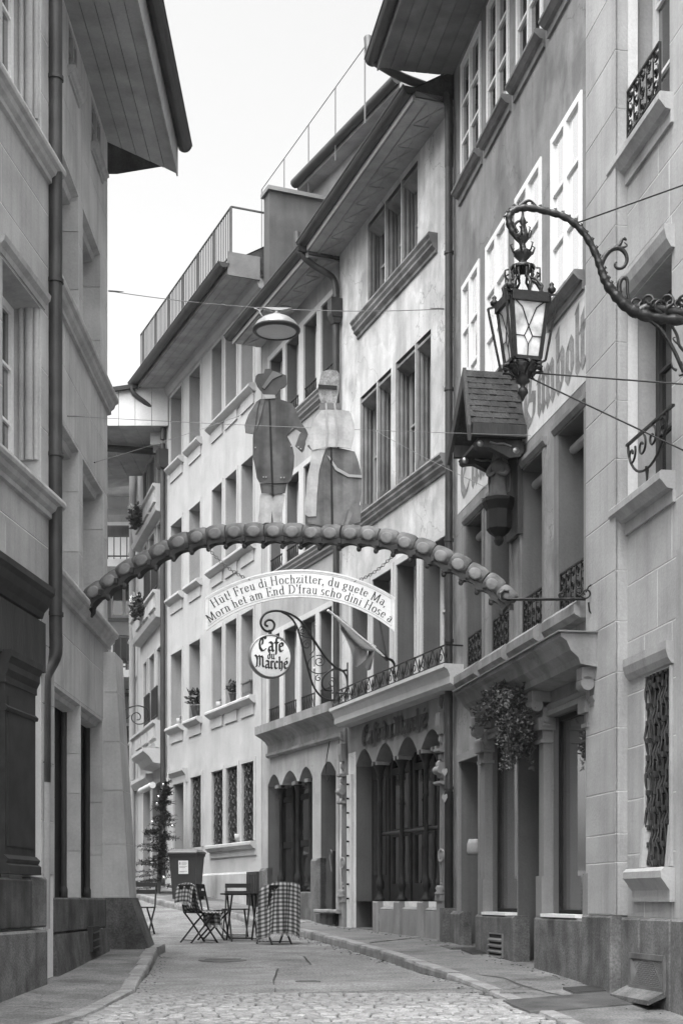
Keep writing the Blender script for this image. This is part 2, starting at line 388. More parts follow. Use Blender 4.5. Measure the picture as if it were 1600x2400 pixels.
def gutter(par, x0, x1, y, z, r=.085, mat='gutter', name='gutter', brackets=True):
    m = MB(); n = 8; vs = []
    pr = [(y+r*math.cos(R(180+180*i/n)), z+r*math.sin(R(180+180*i/n))) for i in range(n+1)]
    inn = [(y+(r-.012)*math.cos(R(180+180*i/n)), z+(r-.012)*math.sin(R(180+180*i/n))) for i in range(n, -1, -1)]
    m.extr(pr+inn, x0, x1); m.tube([(x0, y+r, z), (x1, y+r, z)], .014, 6)
    for e in (x0, x1): m.add([(e, a, b) for a, b in pr], [tuple(range(n+1))])
    if brackets:
        b = m; k = max(2, int((x1-x0)/.75))
        for i in range(k+1):
            x = x0+.03+(x1-x0-.06)*i/k
            q = [(y+(r+.008)*math.cos(R(175+190*j/n)), z+(r+.008)*math.sin(R(175+190*j/n))) for j in range(n+1)]
            b.add([(x-.012, a, c) for a, c in q]+[(x+.012, a, c) for a, c in q], [(j, j+1, j+n+2, j+n+1) for j in range(n)])
    return m.build(name, mat, par)
def pipe(par, pts, r=.055, mat='pipe_copper', name='drainpipe', collars=()):
    o = MB().tube(smoothpath(pts, 3) if len(pts) > 2 else pts, r, 12).build(name, mat, par)
    for c in collars: MB().tube([(c[0], c[1], c[2]-.025), (c[0], c[1], c[2]+.025)], r+.013, 12).build('pipe_clamp', mat, o)
    return o
# ================================================================== plan of the street
C12 = (2.5665, 14.5); C23 = (1.565, 20.3); C34 = (-.0376, 25.04); C45 = (-1.59, 28.92); C56 = (-4.30, 35.5); C67 = (-5.63, 40.2); C78 = (-6.3, 43.4)
W1 = Wall((2.5665+.158*11.5, 3.0), C12); W2 = Wall(C12, C23); W3 = Wall(C23, C34); W4 = Wall(C34, C45); W5 = Wall(C45, C56); W6 = Wall(C56, C67); W7 = Wall(C67, C78)
WA = Wall((-4.291, 3.0), (-3.005, 15.14), True); WB = Wall((-3.1, 15.14), (-3.1, 19.23), True)
# ================================================================== ground
def sheet(name, rowf, Ys, mat, zf, kind='structure', nx=1):
    m = MB(); vs = []
    for Y in Ys:
        a, b = rowf(Y)
        for i in range(nx+1): X = a+(b-a)*i/nx; vs.append((X, Y, EYE+zf(Y)))
    n = nx+1
    m.add(vs, [(j*n+i, j*n+i+1, (j+1)*n+i+1, (j+1)*n+i) for j in range(len(Ys)-1) for i in range(nx)])
    o = m.build(name, mat); o['kind'] = kind; return o
def frange(a, b, s): n = int(round((b-a)/s)); return [a+(b-a)*i/n for i in range(n+1)]
sheet('ground', lambda Y: (-90, 90), [-30, 0]+frange(9, 45, .75)+[130], 'earth', lambda Y: prof(Y)-.14)
sheet('road', lambda Y: (-9.5, 4.5), [-12, 0]+frange(9, 46, .5)+[60], 'asphalt', roadh)
# kerb lines as seen in the photograph, on the road surface
KR = [onroad(x, y) for x, y in ((1330, 2411), (1294, 2395), (1175, 2343), (1112, 2318), (1007, 2287), (901, 2252), (838, 2234), (796, 2220), (691, 2192), (551, 2153), (441, 2138), (365, 2121), (326, 2109))]
KR = [KR[0]+(KR[0]-KR[1])*8]+KR+[Vector((-6.6, 40, 0))]
KL = [onroad(x, y) for x, y in ((120, 2412), (192, 2392), (319, 2327), (371, 2241))]
KL = [KL[0]+(KL[0]-KL[1])*6]+KL
def kx(K, Y):
    for a, b in zip(K, K[1:]):
        if Y <= b.y: return a.x+(b.x-a.x)*(Y-a.y)/(b.y-a.y)
    return K[-1].x
def wallx(Y):
    for w in (W1, W2, W3, W4, W5, W6):
        if Y <= w.Q.y: return w.P.x+(w.Q.x-w.P.x)*(Y-w.P.y)/(w.Q.y-w.P.y)
    return -6
KW = .15
pr_ = sheet('pavement_right', lambda Y: (kx(KR, Y)+KW-.01, wallx(Y)+.3), [-8, 0]+frange(9, 38, .25), 'pavement_asphalt', prof)
yl = KL[-1].y
pl_ = sheet('pavement_left', lambda Y: (-5.6 if Y < 9 else -3.9, kx(KL, Y)-KW+.01), [-8, 0, 8.9]+frange(9, yl, .25), 'pavement_asphalt', prof)
def kerbs(K, parent, side, seed, y0, y1):
    rg = random.Random(seed); Y = y0
    while Y < y1:
        ln = rg.uniform(.45, .95)*(1 if Y > 13 else 1.3)
        X0, X1 = kx(K, Y), kx(K, Y+ln); d = Vector((X1-X0, ln, 0)); L = d.length; ang = math.atan2(d.y, d.x)
        m = MB(); g = .012; w = KW+rg.uniform(-.01, .015); up = .006+rg.uniform(-.004, .008); c = .025
        h0, h1 = prof(Y), prof(Y+ln)
        s = -side                      # the pavement lies at +y (left) or -y (right) of the direction of travel
        def pt(x, y, z): return (x, y*s, z+EYE+(h0+(h1-h0)*x/L))
        prf = [(0, -.2), (0, up-c-.01), (c*.4, up-c*.3), (c*1.2, up), (w-.01, up-.002), (w, up-.01), (w, -.2)]
        j = rg.uniform(-.008, .008); n = len(prf)
        vs = [pt(g, y+j, z) for y, z in prf]+[pt(g+.02, y+j+(0.004 if y == 0 else 0), z+(.004 if z > -.1 else 0)) for y, z in prf]+[pt(L*.5, y+rg.uniform(-.004, .004), z+.004) for y, z in prf]+[pt(L-g, y-j, z) for y, z in prf]
        fs = [(k*n+i, k*n+i+1, (k+1)*n+i+1, (k+1)*n+i) for k in range(3) for i in range(n-1)]+[tuple(range(n)), tuple(range(3*n, 4*n))]
        m.add(vs, fs)
        o = m.build('kerb_stone', 'kerb', parent); o.location = (X0, Y, 0); o.rotation_euler = (0, 0, ang)
        d.normalize(); Y += ln
kerbs(KR, pr_, 1, 3, 11.2, 37)
kerbs(KL, pl_, -1, 5, 11.2, yl-.1)
# rounded end of the left kerb
m = MB(); e = KL[-1]; h = EYE+prof(yl)
m.slab([(e.x-.5, e.y-.05), (e.x, e.y-.05), (e.x+.01, e.y+.12), (e.x-.06, e.y+.24), (e.x-.2, e.y+.3), (e.x-.6, e.y+.32)], h-.2, h+.012)
m.build('kerb_stone', 'kerb', pl_)
# cobbled strip across the near end of the street
YC = onroad(700, 2331).y
cob = sheet('cobble_strip', lambda Y: (kx(KL, Y), kx(KR, Y)), frange(9, YC, .25), 'sett_joint', lambda Y: roadh(Y)+.004)
def settmesh(seed):
    rg = random.Random(seed); m = MB(); a, b, h = .065, .042, .022
    def ring(k, z): return [(sx*(a*k+rg.uniform(-.004, .004)), sy*(b*k+rg.uniform(-.003, .003)), z+rg.uniform(-.002, .002)) for sx, sy in ((-1,-1),(0,-1.03),(1,-1),(1.02,0),(1,1),(0,1.03),(-1,1),(-1.02,0))]
    vs = ring(1, -.02)+ring(1, h*.55)+ring(.9, h); n = 8
    m.add(vs, [(k*n+i, k*n+(i+1) % n, (k+1)*n+(i+1) % n, (k+1)*n+i) for k in range(2) for i in range(n)]+[tuple(range(16, 24))], True)
    return m
SM = [settmesh(i) for i in range(7)]; SO = []; rest = MB(); cnt = 0; rg = random.Random(11)
Y = 11.1; r_ = 0
while Y < YC-.04:
    X = kx(KL, Y)+.08+(.07 if r_ % 2 else 0)+rg.uniform(-.02, .02); xe = kx(KR, Y)-.06
    while X < xe:
        k = rg.randrange(7); px = CX+F*X/Y; py = HY-F*(roadh(Y))/Y
        sc = rg.uniform(.86, 1.1); p = Vector((X+rg.uniform(-.006, .006), Y+.02*math.sin(X*2.1+r_*.3)+rg.uniform(-.006, .006), EYE+roadh(Y)+.002+rg.uniform(-.004, .005))); rz = rg.uniform(-.09, .09)-.1
        if py < 2404 and cnt < 300 and Y > 11.8:
            if len(SO) < 7 and not any(q[0] == k for q in SO):
                o = SM[k].build('sett', 'sett', cob); SO.append((k, o))
            else:
                src = next((q for q in SO if q[0] == k), SO[0])[1]; o = src.copy(); COL.objects.link(o)
            o.location = p; o.rotation_euler = (R(2.2)+rg.uniform(-.03, .03), rg.uniform(-.03, .03), rz); o.scale = (sc, 1, 1); cnt += 1
        else:
            c, s = math.cos(rz), math.sin(rz)
            rest.add([(p.x+(x*sc)*c-y*s, p.y+(x*sc)*s+y*c, p.z+z+y*.04) for x, y, z in SM[k].v], SM[k].f, True)
        X += .142*sc+.004
    Y += .098; r_ += 1
o = rest.build('setts_farther', 'sett', cob); o['kind'] = 'stuff'
# long edge stones beside the setts on the left
for i in range(5):
    Y0 = 12.0+i*.62
    if Y0+.6 > YC: break
    m = MB(); a0, a1 = kx(KL, Y0)+.02, kx(KL, Y0+.6)+.02
    m.add([(a0, Y0, EYE+roadh(Y0)+.02), (a0+.17, Y0, EYE+roadh(Y0)+.02), (a1+.17, Y0+.6, EYE+roadh(Y0+.6)+.02), (a1, Y0+.6, EYE+roadh(Y0+.6)+.02),
           (a0, Y0, EYE+roadh(Y0)-.05), (a0+.17, Y0, EYE+roadh(Y0)-.05), (a1+.17, Y0+.6, EYE+roadh(Y0+.6)-.05), (a1, Y0+.6, EYE+roadh(Y0+.6)-.05)], [(0,1,2,3),(4,5,1,0),(5,6,2,1),(7,4,0,3)])
    m.build('edge_stone', 'kerb', cob)
# asphalt patch, seams and covers, each laid a few millimetres over the road
def laid(name, pts, up, mat, t=.006):
    P = [onroad(x, y) for x, y in pts]; m = MB(); n = len(P)
    m.add([(p.x, p.y, p.z+up) for p in P]+[(p.x, p.y, p.z+up-t) for p in P], [tuple(range(n))]+[(i, i+n, (i+1) % n+n, (i+1) % n) for i in range(n)]); return m
road = bpy.data.objects['road']
laid('p', [(645, 2329), (1090, 2317), (1000, 2288), (880, 2250), (800, 2226), (712, 2243), (730, 2262), (651, 2272)], .005, 'asphalt_patch').build('asphalt_patch', 'asphalt_patch', road)
def seam(pts, w=.012):
    m = MB(); P = [onroad(x, y) for x, y in pts]; Q = []
    for a, b in zip(P, P[1:]):
        for k in range(4): Q.append(a.lerp(b, k/4)+Vector((random.uniform(-.012, .012), random.uniform(-.02, .02), .010)))
    Q.append(P[-1]+Vector((0, 0, .010)))
    for a, b in zip(Q, Q[1:]):
        d = (b-a).normalized(); s = Vector((-d.y, d.x, 0))*w*random.uniform(.4, 1); m.quad(a-s, b-s, b+s, a+s)
    return m.build('seam', 'crack', road)
seam([(645, 2329), (643, 2300), (651, 2272), (730, 2262), (712, 2243)]); seam([(300, 2334), (500, 2331), (700, 2330), (900, 2325), (1130, 2319)], .014)
seam([(330, 2345), (400, 2340), (440, 2336)], .01)
c = onroad(522, 2251); m = MB(); m.lathe([(0, .012), (.30, .012), (.31, .006), (.31, -.02)], (c.x, c.y, c.z), 28)
for a in range(5): m.box(c.x-.22, c.x+.22, c.y-.2+a*.1-.012, c.y-.2+a*.1+.012, c.z+.012, c.z+.017)
tag(m.build('manhole_cover', 'metal_plate'), 'flat round manhole cover in the asphalt in front of the tables', 'manhole cover')
c = onroad(722, 2301); m = MB(); m.box(c.x-.13, c.x+.13, c.y-.08, c.y+.08, c.z-.02, c.z+.014); m.box(c.x-.09, c.x+.09, c.y-.05, c.y+.05, c.z+.014, c.z+.018)
tag(m.build('valve_cover', 'metal_plate'), 'small rectangular valve cover set in the asphalt patch', 'valve cover')
# ================================================================== RIGHT 1: pale ashlar house, nearest on the right
H1 = W1.emp('stone_house', 'pale ashlar stone house nearest on the right, with corner pilaster', 'house', base=prof(13))
XE = W1.len
rows1 = [-.17+.0, .42, .93, 1.42, 1.92, 2.42, 2.95, 3.45, 3.95, 4.45, 4.95, 5.45, 5.95, 6.45, 6.95, 7.45, 7.95, 8.45, 8.95]
oU = (W1.x(1568), W1.x(1462), 7.0, 9.2, .3); oM = (W1.x(1573), W1.x(1469), 3.72, 5.62, .3); oG = (W1.x(1574), W1.x(1509), .29, 2.03, .07)
holes1 = [oU, oM, oG]
w = facade(H1, 'mortar_right', 0, XE-.02, -2.8, 13, holes1, mrev='stone_right')
pilx0 = W1.x(1441, .12)
ashlar(w, 'stone_right', W1.x(1680), pilx0+.02, rows1, holes1, step=1.0, seed=4, t=.003)
m = MB(); m.box(pilx0, XE+.03, -.1, .12, -.15, 10.2); pil = m.build('pilaster', 'mortar_right', H1)
pr1 = [-.15, .35, .62, 1.02, 1.62, 2.14, 2.62, 3.1, 3.62, 4.15, 4.7, 5.25, 5.8, 6.35, 6.9, 7.45, 8.0, 8.6, 9.2, 9.9]
for a, b in zip(pr1, pr1[1:]): 
    cbox(pilx0-.004, XE+.032, .10, .124, a+.006, b-.006, .003).build('stone', 'stone_right', pil)
    m = MB(); m.box(pilx0-.004, pilx0+.1, 0, .1205, a+.006, b-.006); m.build('stone', 'stone_right', pil)
# granite plinth
xs = [W1.x(1446, .1), W1.x(1500, .06)-.0, W1.x(1572, .06), W1.x(1690, .06)]
pts = sorted(xs)
for a, b in zip(pts, pts[1:]): cbox(a+.004, b-.004, -.1, .075, -1.3, -.17, .02).build('plinth_block', 'granite_light', H1)
cbox(W1.x(1446, .1)+.004, XE+.03, -.1, .17, -1.3, -.155, .02).build('plinth_block', 'granite_light', H1)
# upper window with iron guard
def guard(par, x0, x1, z0, z1, y, seed=0, mat='iron', belly=0, cell=None):
    """wrought-iron window guard: rails, bars and scrolls"""
    m = MB(); rg = random.Random(seed); cell = cell or max(.09, (z1-z0)*.42)
    m.bar((x0, y, z1), (x1, y, z1), .028, .02); m.bar((x0, y, z0+.02), (x1, y, z0+.02), .018)
    m.bar((x0, y, z0), (x0, y, z1), .02); m.bar((x1, y, z0), (x1, y, z1), .02)
    n = max(2, round((x1-x0)/cell)); c = (x1-x0)/n; nz = max(1, round((z1-z0)/c)); cz = (z1-z0)/nz
    for i in range(n):
        for j in range(nz):
            cx, cz2 = x0+c*(i+.5), z0+cz*(j+.5); r = min(c, cz)*.46
            a0 = 90*((i+j) % 4)
            m.tube([(p, y+.006, q) for p, q in spiral(cx, cz2, r, r*.2, a0, a0+430, 14)], .009, 4)
            m.tube([(p, y-.004, q) for p, q in spiral(cx+r*.3, cz2-r*.2, r*.55, r*.15, a0+180, a0-160, 8)], .007, 4)
        if i: m.bar((x0+c*i, y, z0), (x0+c*i, y, z1), .012)
    return m.build('window_guard', mat, par)
window(H1, oU[0], oU[1], oU[2], oU[3], -.28, 2, 3, .07, mg='glass_dark', mf='cream_paint'); guard(H1, oU[0]-.03, W1.x(1470, .1), 7.03, 7.45, .1, 1, cell=.15)
sill(H1, oU[0]-.1, oU[1]+.12, 6.99, .14, .14, .12, 'stone_right')
window(H1, oM[0], oM[1], oM[2], oM[3], -.28, 2, 3, .08, mg='glass_dark', mf='wood_dark')
MB().extr([(-.02, 0), (.04, .01), (.08, .08), (.1, .16), (.1, .2), (-.02, .2)], oM[0]-.08, oM[1]+.1).build('window_hood', 'stone_right', H1).location.z = 5.63
sill(H1, oM[0]-.1, oM[1]+.12, 3.70, .15, .15, .12, 'stone_right')
# half-round iron basket guard of the middle window
m = MB(); zt = 4.17; xa, xb = W1.x(1566, .13), W1.x(1468, .13)
m.bar((xa-.1, .13, zt), (xb, .13, zt), .03, .02)
for k in range(4):
    cx = xa+(xb-xa)*(k+.5)/4; m.tube([(p, .13, q) for p, q in spiral(cx, zt-.12, .10, .02, 60+30*k, 460+30*k, 18)], .011, 5)
m.tube([(p, .13, q) for p, q in arcp((xa+xb)/2, zt, (xb-xa)*.47, .36, 180, 360, 16)], .013, 5); m.tube([((xa+xb)/2, .13, zt-.34), ((xa+xb)/2, .13, zt-.48)], [.02, .008], 5)
m.build('window_guard', 'iron', H1)
# barred ground window with splayed surround
m = MB(); a, b, c, d = oG[:4]
m.box(a-.03, a, -.25, .03, c, d); m.build('jamb', 'stone_right', H1)
MB().extr([(-.02, 0), (.03, .01), (.06, .06), (.08, .13), (.08, .2), (-.02, .2)], a-.05, W1.x(1477)).build('window_hood', 'stone_right', H1).location.z = 2.04
MB().extr([(-.02, 0), (.10, 0), (.13, -.03), (.13, -.09), (.10, -.13), (.05, -.2), (.05, -.3), (-.02, -.3)], a-.07, W1.x(1466, .1)).build('sill', 'stone_right', H1).location.z = .28
for xx in (a-.01, b-.05): 
    m = MB(); m.add([(xx, -.2, c), (xx+.06, -.2, c), (xx+.06, .05, c), (xx, .05, c), (xx, -.2, c+.42), (xx+.06, -.2, c+.42), (xx+.06, .02, c+.36), (xx, .02, c+.36)], [(3,2,1,0),(4,5,6,7),(0,1,5,4),(1,2,6,5),(2,3,7,6),(3,0,4,7)]); m.build('jamb', 'stone_right', H1)
m = MB(); m.box(a, b, -.07, -.062, c, d); m.build('pane', 'glass_dark', H1)
m = MB(); nz = 22; nx = 7
for i in range(nx+1):
    x = a+(b-a)*i/nx
    pts = [(x+(.022 if k % 2 else -.022)*(1 if 0 < i < nx else .4), -.02+.015*math.sin(k*1.3+i), c+(d-c)*k/nz) for k in range(nz+1)]
    m.tube(pts, .012, 5)
for k in range(0, nz, 2):
    for i in range(nx): m.box(a+(b-a)*(i+.5)/nx-.018, a+(b-a)*(i+.5)/nx+.018, -.03, .0, c+(d-c)*(k+.5*(i % 2)+.3)/nz, c+(d-c)*(k+.5*(i % 2)+.9)/nz)
m.build('window_grille', 'iron_rail', H1)
# smooth rounded pier at the edge of the frame
m = MB(); xx = W1.x(1588); m.extr([(-.02, -.17), (.02, -.17), (.02, 3.0), (-.02, 3.0)], W1.x(1700), xx); m.build('door_pier', 'stone_right', H1)
# cellar hatch with wire mesh and its sill board
a, b = W1.x(1556, .09), W1.x(1474, .09); c, d = W1.z(1515, 2325, .09), W1.z(1515, 2236, .09)
hat = thing('cellar_hatch', 'wire mesh cellar hatch in the granite plinth at lower right', 'hatch', W1.world((a+b)/2, .08, c), W1.ang)
m = MB(); L = b-a; Hh = d-c; m.box(-L/2, L/2, .0, .02, 0, .05); m.box(-L/2, L/2, 0, .02, Hh-.05, Hh); m.box(-L/2, -L/2+.03, 0, .02, .05, Hh-.05); m.box(L/2-.03, L/2, 0, .02, .05, Hh-.05); m.build('frame', 'metal_plate', hat)
m = MB(); n = 24
for i in range(-n, n):
    for s in (1, -1):
        x0 = -L/2+L*i/n; p = []
        for k in range(2): p.append((max(-L/2, min(L/2, x0+s*Hh*k)), .012, k*Hh))
        if p[0][0] != p[1][0]: m.bar(p[0], p[1], .005, .004)
m.build('mesh', 'zinc', hat); MB().box(-L/2, L/2, -.004, 0, 0, Hh).build('backing', 'metal_plate', hat)
m = MB(); m.extr([(.0, -.02), (.16, -.09), (.16, -.05), (0, .03)], -L/2, L/2+.1); m.build('ledge', 'granite_light', hat)

def pseam(pts, par, w=.01):
    m = MB(); P = [onroad(x, y, .1) for x, y in pts]; Q = []
    for a, b in zip(P, P[1:]):
        for k in range(5): q = a.lerp(b, k/5)+Vector((random.uniform(-.015, .015), random.uniform(-.02, .02), 0)); Q.append(Vector((q.x, q.y, EYE+prof(q.y)+.004)))
    for a, b in zip(Q, Q[1:]):
        d = (b-a).normalized(); s = Vector((-d.y, d.x, 0))*w*random.uniform(.4, 1); m.quad(a-s, b-s, b+s, a+s)
    return m.build('seam', 'crack', par)
pseam([(1090, 2300), (1150, 2305), (1210, 2300), (1225, 2294)], pr_); pseam([(1120, 2275), (1175, 2280), (1260, 2305), (1320, 2318)], pr_, .02); pseam([(960, 2240), (1030, 2236), (1120, 2228)], pr_); pseam([(0, 2342), (60, 2341), (140, 2347)], pl_); pseam([(215, 2325), (240, 2322), (262, 2312)], pl_); pseam([(185, 2258), (260, 2240), (330, 2250)], pl_)

# grit and dead leaves gathered along the kerbs and wall feet
rg = random.Random(77); m = MB()
for k in range(900):
    Y = rg.uniform(12.2, 27); e = rg.random()
    if e < .55: X = kx(KR, Y)-abs(rg.gauss(0, .12))-.01; z = EYE+roadh(Y)+.012
    elif e < .75 and Y < yl: X = kx(KL, Y)+abs(rg.gauss(0, .10))+.01; z = EYE+roadh(Y)+.012
    else: X = wallx(Y)-.2-abs(rg.gauss(0, .12)); z = EYE+prof(Y)+.008
    s = rg.uniform(.006, .02); q = rg.uniform(0, 6.3); c, n_ = math.cos(q)*s, math.sin(q)*s
    m.add([(X-c, Y-n_, z), (X+n_, Y-c, z+s*.3), (X+c, Y+n_, z), (X-n_, Y+c, z+s*.5)], [(0, 1, 2, 3)])
o = m.build('grit', 'grit'); tag(o, 'specks of grit and dead leaves along kerbs and wall feet', 'grit', kind='stuff')
# ================================================================== RIGHT 2: rendered house with shrine, painted band and shop
H2 = W2.emp('shrine_house', 'grey rendered house with faded lettering band, shop cornice and white casements', 'house')
L2 = W2.len
rowT = [(1081, 1127), (1142, 1193), (1211, 1272), (1292, 1362)]; rowC = [(1083, 1124), (1139, 1190), (1208, 1269), (1292, 1364)]; rowF = [(1094, 1131), (1152, 1196), (1222, 1273), (1308, 1371)]
hT = [(W2.x(b), W2.x(a), 9.72, 11.42, .06) for a, b in rowT]; hC = [(W2.x(b), W2.x(a), 6.47, 8.36, .06) for a, b in rowC]; hF = [(W2.x(b), W2.x(a), 3.08, 5.04, .34) for a, b in rowF]
xdoor = (W2.x(1126), W2.x(1080)); xw1 = (W2.x(1211), W2.x(1154)); xd2 = (W2.x(1281), W2.x(1213)); xw2 = (W2.x(1380), W2.x(1296))
zb = -.19
hS = [(xdoor[0], xdoor[1], -.75, 1.88, .32), (xw1[0], xw1[1], zb, 2.0, .1), (xd2[0], xd2[1], -.9, 2.0, .45), (xw2[0], xw2[1], zb, 2.0, .1)]
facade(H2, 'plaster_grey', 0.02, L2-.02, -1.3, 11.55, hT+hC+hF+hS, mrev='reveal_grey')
for h in hT: window(H2, *h[:4], .02, 2, 3, .075, .035, mg='glass_dark'); sill(H2, h[0]-.08, h[1]+.08, h[2]-.0, .13, .1, .1, 'stone_trim_worn')
for h in hC: window(H2, *h[:4], .02, 2, 3, .075, .035, mg='glass_reflecting'); sill(H2, h[0]-.08, h[1]+.08, h[2]-.0, .13, .1, .1, 'stone_trim_worn')
for i, h in enumerate(hF):
    window(H2, *h[:4], -.3, 2, 3, .07, .03, mf='wood_grey', mg='glass_dark')
    m = MB(); m.box(h[0]-.09, h[0], -.0, .02, h[2], h[3]); m.box(h[1], h[1]+.1, 0, .02, h[2], h[3]); m.extr([(0, 0), (.02, 0), (.05, .05), (.05, .1), (0, .1)], h[0]-.12, h[1]+.12)
    for k in range(len(m.v)-12, len(m.v)): pass
    m.v = m.v[:16]+[(x, y, z+h[3]+.02) for x, y, z in m.v[16:]]
    m.build('surround', 'stone_trim_worn', H2)
    g = guard(H2, h[0]+.02, h[1]-.02, 3.1, 3.52, -.02, 20+i, cell=.16)
    # rolled blind box in the head of the window
    m = MB(); m.tube([(h[0]+.02, -.16, h[3]-.16), (h[1]-.02, -.16, h[3]-.16)], .05, 8); m.build('blind_roll', 'wood_grey', H2)
    cbox(h[0]-.16, h[1]+.16, -.02, .16, 2.86, 3.06, .05).build('sill', 'stone_weathered', H2)
# painted band with faded lettering lies on the wall between the two storeys
m = MB(); m.box(W2.x(1397), W2.x(1212), -.01, .004, 5.32, 6.30); m.box(W2.x(1152), W2.x(1072), -.01, .004, 5.32, 6.30); BAND = m.build('lettering_band', 'painted_band', H2)
# eaves
def eaves(par, x0, x1, z, over, mat, n, gz=.02, gr=.085, fascia='soffit_dark', along=True, name='eaves', drop=0, gy=.06, roofmat='shingle', fh=.16, skew=False):
    """boarded soffit (each board a piece), fascia, roof slope and gutter"""
    e = MB(); e.box(x0, x1, over-.02, over, z-.03-drop, z+fh-drop); e.box(0 if skew else x0, x1, -.4, over-.02, z+.05, z+.12)
    ro = e.build(name, fascia, par)
    for i in range(n):
        if along:
            a, b = over*i/n, over*(i+1)/n; k0, k1 = -drop*i/n, -drop*(i+1)/n
            xa, xb = (x0*a/over, x0*b/over) if skew else (x0, x0)
            m = MB(); m.add([(xa, a+.004, z+k0), (x1, a+.004, z+k0), (x1, b-.004, z+k1), (xb, b-.004, z+k1), (xa, a, z+k0+.03), (x1, a, z+k0+.03), (x1, b, z+k1+.03), (xb, b, z+k1+.03)], [(3,2,1,0),(4,5,6,7),(0,1,5,4),(1,2,6,5),(2,3,7,6),(3,0,4,7)])
        else:
            a, b = x0+(x1-x0)*i/n, x0+(x1-x0)*(i+1)/n; m = MB().box(a+.004, b-.004, 0, over-.02, z, z+.03)
        m.build('soffit_board', mat, ro)
    r = MB(); r.quad((x0, over, z+fh-drop), (x1, over, z+fh-drop), (x1, -5, z+3.6), (x0, -5, z+3.6)); r.quad((x0, over, z+.14-drop), (x0, -5, z+3.5), (x0, -5, z), (x0, 0, z)); r.quad((x1, 0, z), (x1, -5, z), (x1, -5, z+3.5), (x1, over, z+.14-drop)); r.build('roof', roofmat, par)
    gutter(ro, x0-.04, x1+.06, over+gy, z+.13-drop+gz, gr)
    return ro
e2 = eaves(H2, -.3, L2+.05, 11.55, 1.08, 'soffit_dark', 6, gr=.1)
# shopfront: cornice, fascia, columns, pedestals
shop = MB(); cz = 2.60; pj = .5
xc0, xc1 = W2.x(1313, pj), W2.x(1066, pj)
cp = [(-.02, 0), (pj, 0), (pj, -.04), (pj-.06, -.08), (pj-.1, -.17), (pj-.18, -.24), (pj-.2, -.30), (.12, -.33), (-.02, -.33)]
shop.extr([(y, z+cz) for y, z in cp], xc0, xc1); sh = shop.build('shop_cornice', 'plaster_grey', H2)
MB().box(xc0-.03, xc1+.03, -.02, pj+.03, cz+.001, cz+.016).build('lead_flashing', 'zinc', sh)
MB().box(W2.x(1392), W2.x(1128), -.01, .05, 2.16, 2.27).build('fascia', 'plaster_grey', H2)
for px in (1380, 1262, 1126):
    x = W2.x(px, .15)-.05
    m = MB(); m.box(x-.05, x+.12, 0, .26, 2.16, 2.28); m.tube([(x-.05, .2, 2.12), (x+.12, .2, 2.12)], .07, 10); m.tube([(x-.05, .1, 1.98), (x+.12, .1, 1.98)], .045, 10); m.box(x-.03, x+.1, 0, .13, 1.9, 2.1); m.build('console', 'stone_trim', H2)
MB().extr([(-.02, 2.0), (.1, 2.0), (.1, 2.05), (.07, 2.07), (.09, 2.12), (.05, 2.16), (-.02, 2.16)], W2.x(1394), W2.x(1252)).build('entablature', 'stone_trim', H2)
MB().extr([(-.02, 2.0), (.1, 2.0), (.1, 2.05), (.07, 2.07), (.09, 2.12), (.05, 2.16), (-.02, 2.16)], W2.x(1220), W2.x(1128)).build('entablature', 'stone_trim', H2)
for h in hS[1:]: h
for p0, p1 in ((1125, 1135), (1262, 1273), (1372, 1381)):
    a, b = W2.x(p1, .1), W2.x(p0, .1)
    m = MB(); m.box(a, b, -.02, .10, zb+.45, 1.72); m.box(a-.02, b+.02, -.02, .13, zb, zb+.45); m.box(a-.03, b+.03, -.02, .14, 1.72, 1.76); m.box(a-.01, b+.01, -.02, .115, 1.76, 1.86); m.box(a-.05, b+.05, -.02, .17, 1.86, 1.99)
    m.build('pilaster', 'stone_trim', H2)
for a, b in ((W2.x(1374, .12), W2.x(1255, .12)), (W2.x(1208, .12), W2.x(1117, .12))): cbox(a, b, -.05, .15, -1.2, zb, .03).build('pedestal', 'granite_light', H2)
cbox(W2.x(1400, .1), W2.x(1381, .1), -.05, .13, -1.2, zb-.01, .03).build('pedestal', 'granite_light', H2)
cbox(W2.x(1082, .08), L2-.05, -.05, .1, -1.1, -.16, .04).build('pedestal', 'granite_light', H2)
for (a, b), in (((xw1),), ((xw2),)):
    m = MB(); m.box(a, b, -.01, .15, zb, zb+.035); m.build('sill', 'white_paint', H2)
    window(H2, a, b, zb+.03, 2.0, -.06, 1, 1, .05, mf='wood_black', mg='glass_shop')
    # a pale curtain and display behind the glass
m = MB(); m.box(xd2[0], xd2[1], -.44, -.42, -.9, 2.0); m.build('door', 'wood_black', H2)
MB().box(xd2[0], xd2[1], -.42, .14, -.9, -.86).build('threshold', 'granite_light', H2)
m = MB(); m.box(xdoor[0], xdoor[1], -.32, -.28, -.75, 1.88); dr = m.build('door', 'wood_grey', H2)
for zz in (-.5, .3, 1.1): MB().box(xdoor[0]+.1, xdoor[1]-.1, -.28, -.265, zz, zz+.66).build('door_panel', 'wood_grey', dr)
cbox(xdoor[0]-.05, xdoor[1]+.15, 0, .42, -.9, -.62, .03).build('doorstep', 'granite', H2)
m = MB(); m.box(xdoor[0]-.1, xdoor[0], 0, .04, -.16, 1.96); m.box(xdoor[0]-.1, xdoor[1]+.1, 0, .04, 1.88, 1.98); m.box(xdoor[1], xdoor[1]+.1, 0, .04, -.16, 1.88); m.build('surround', 'stone_trim', H2)
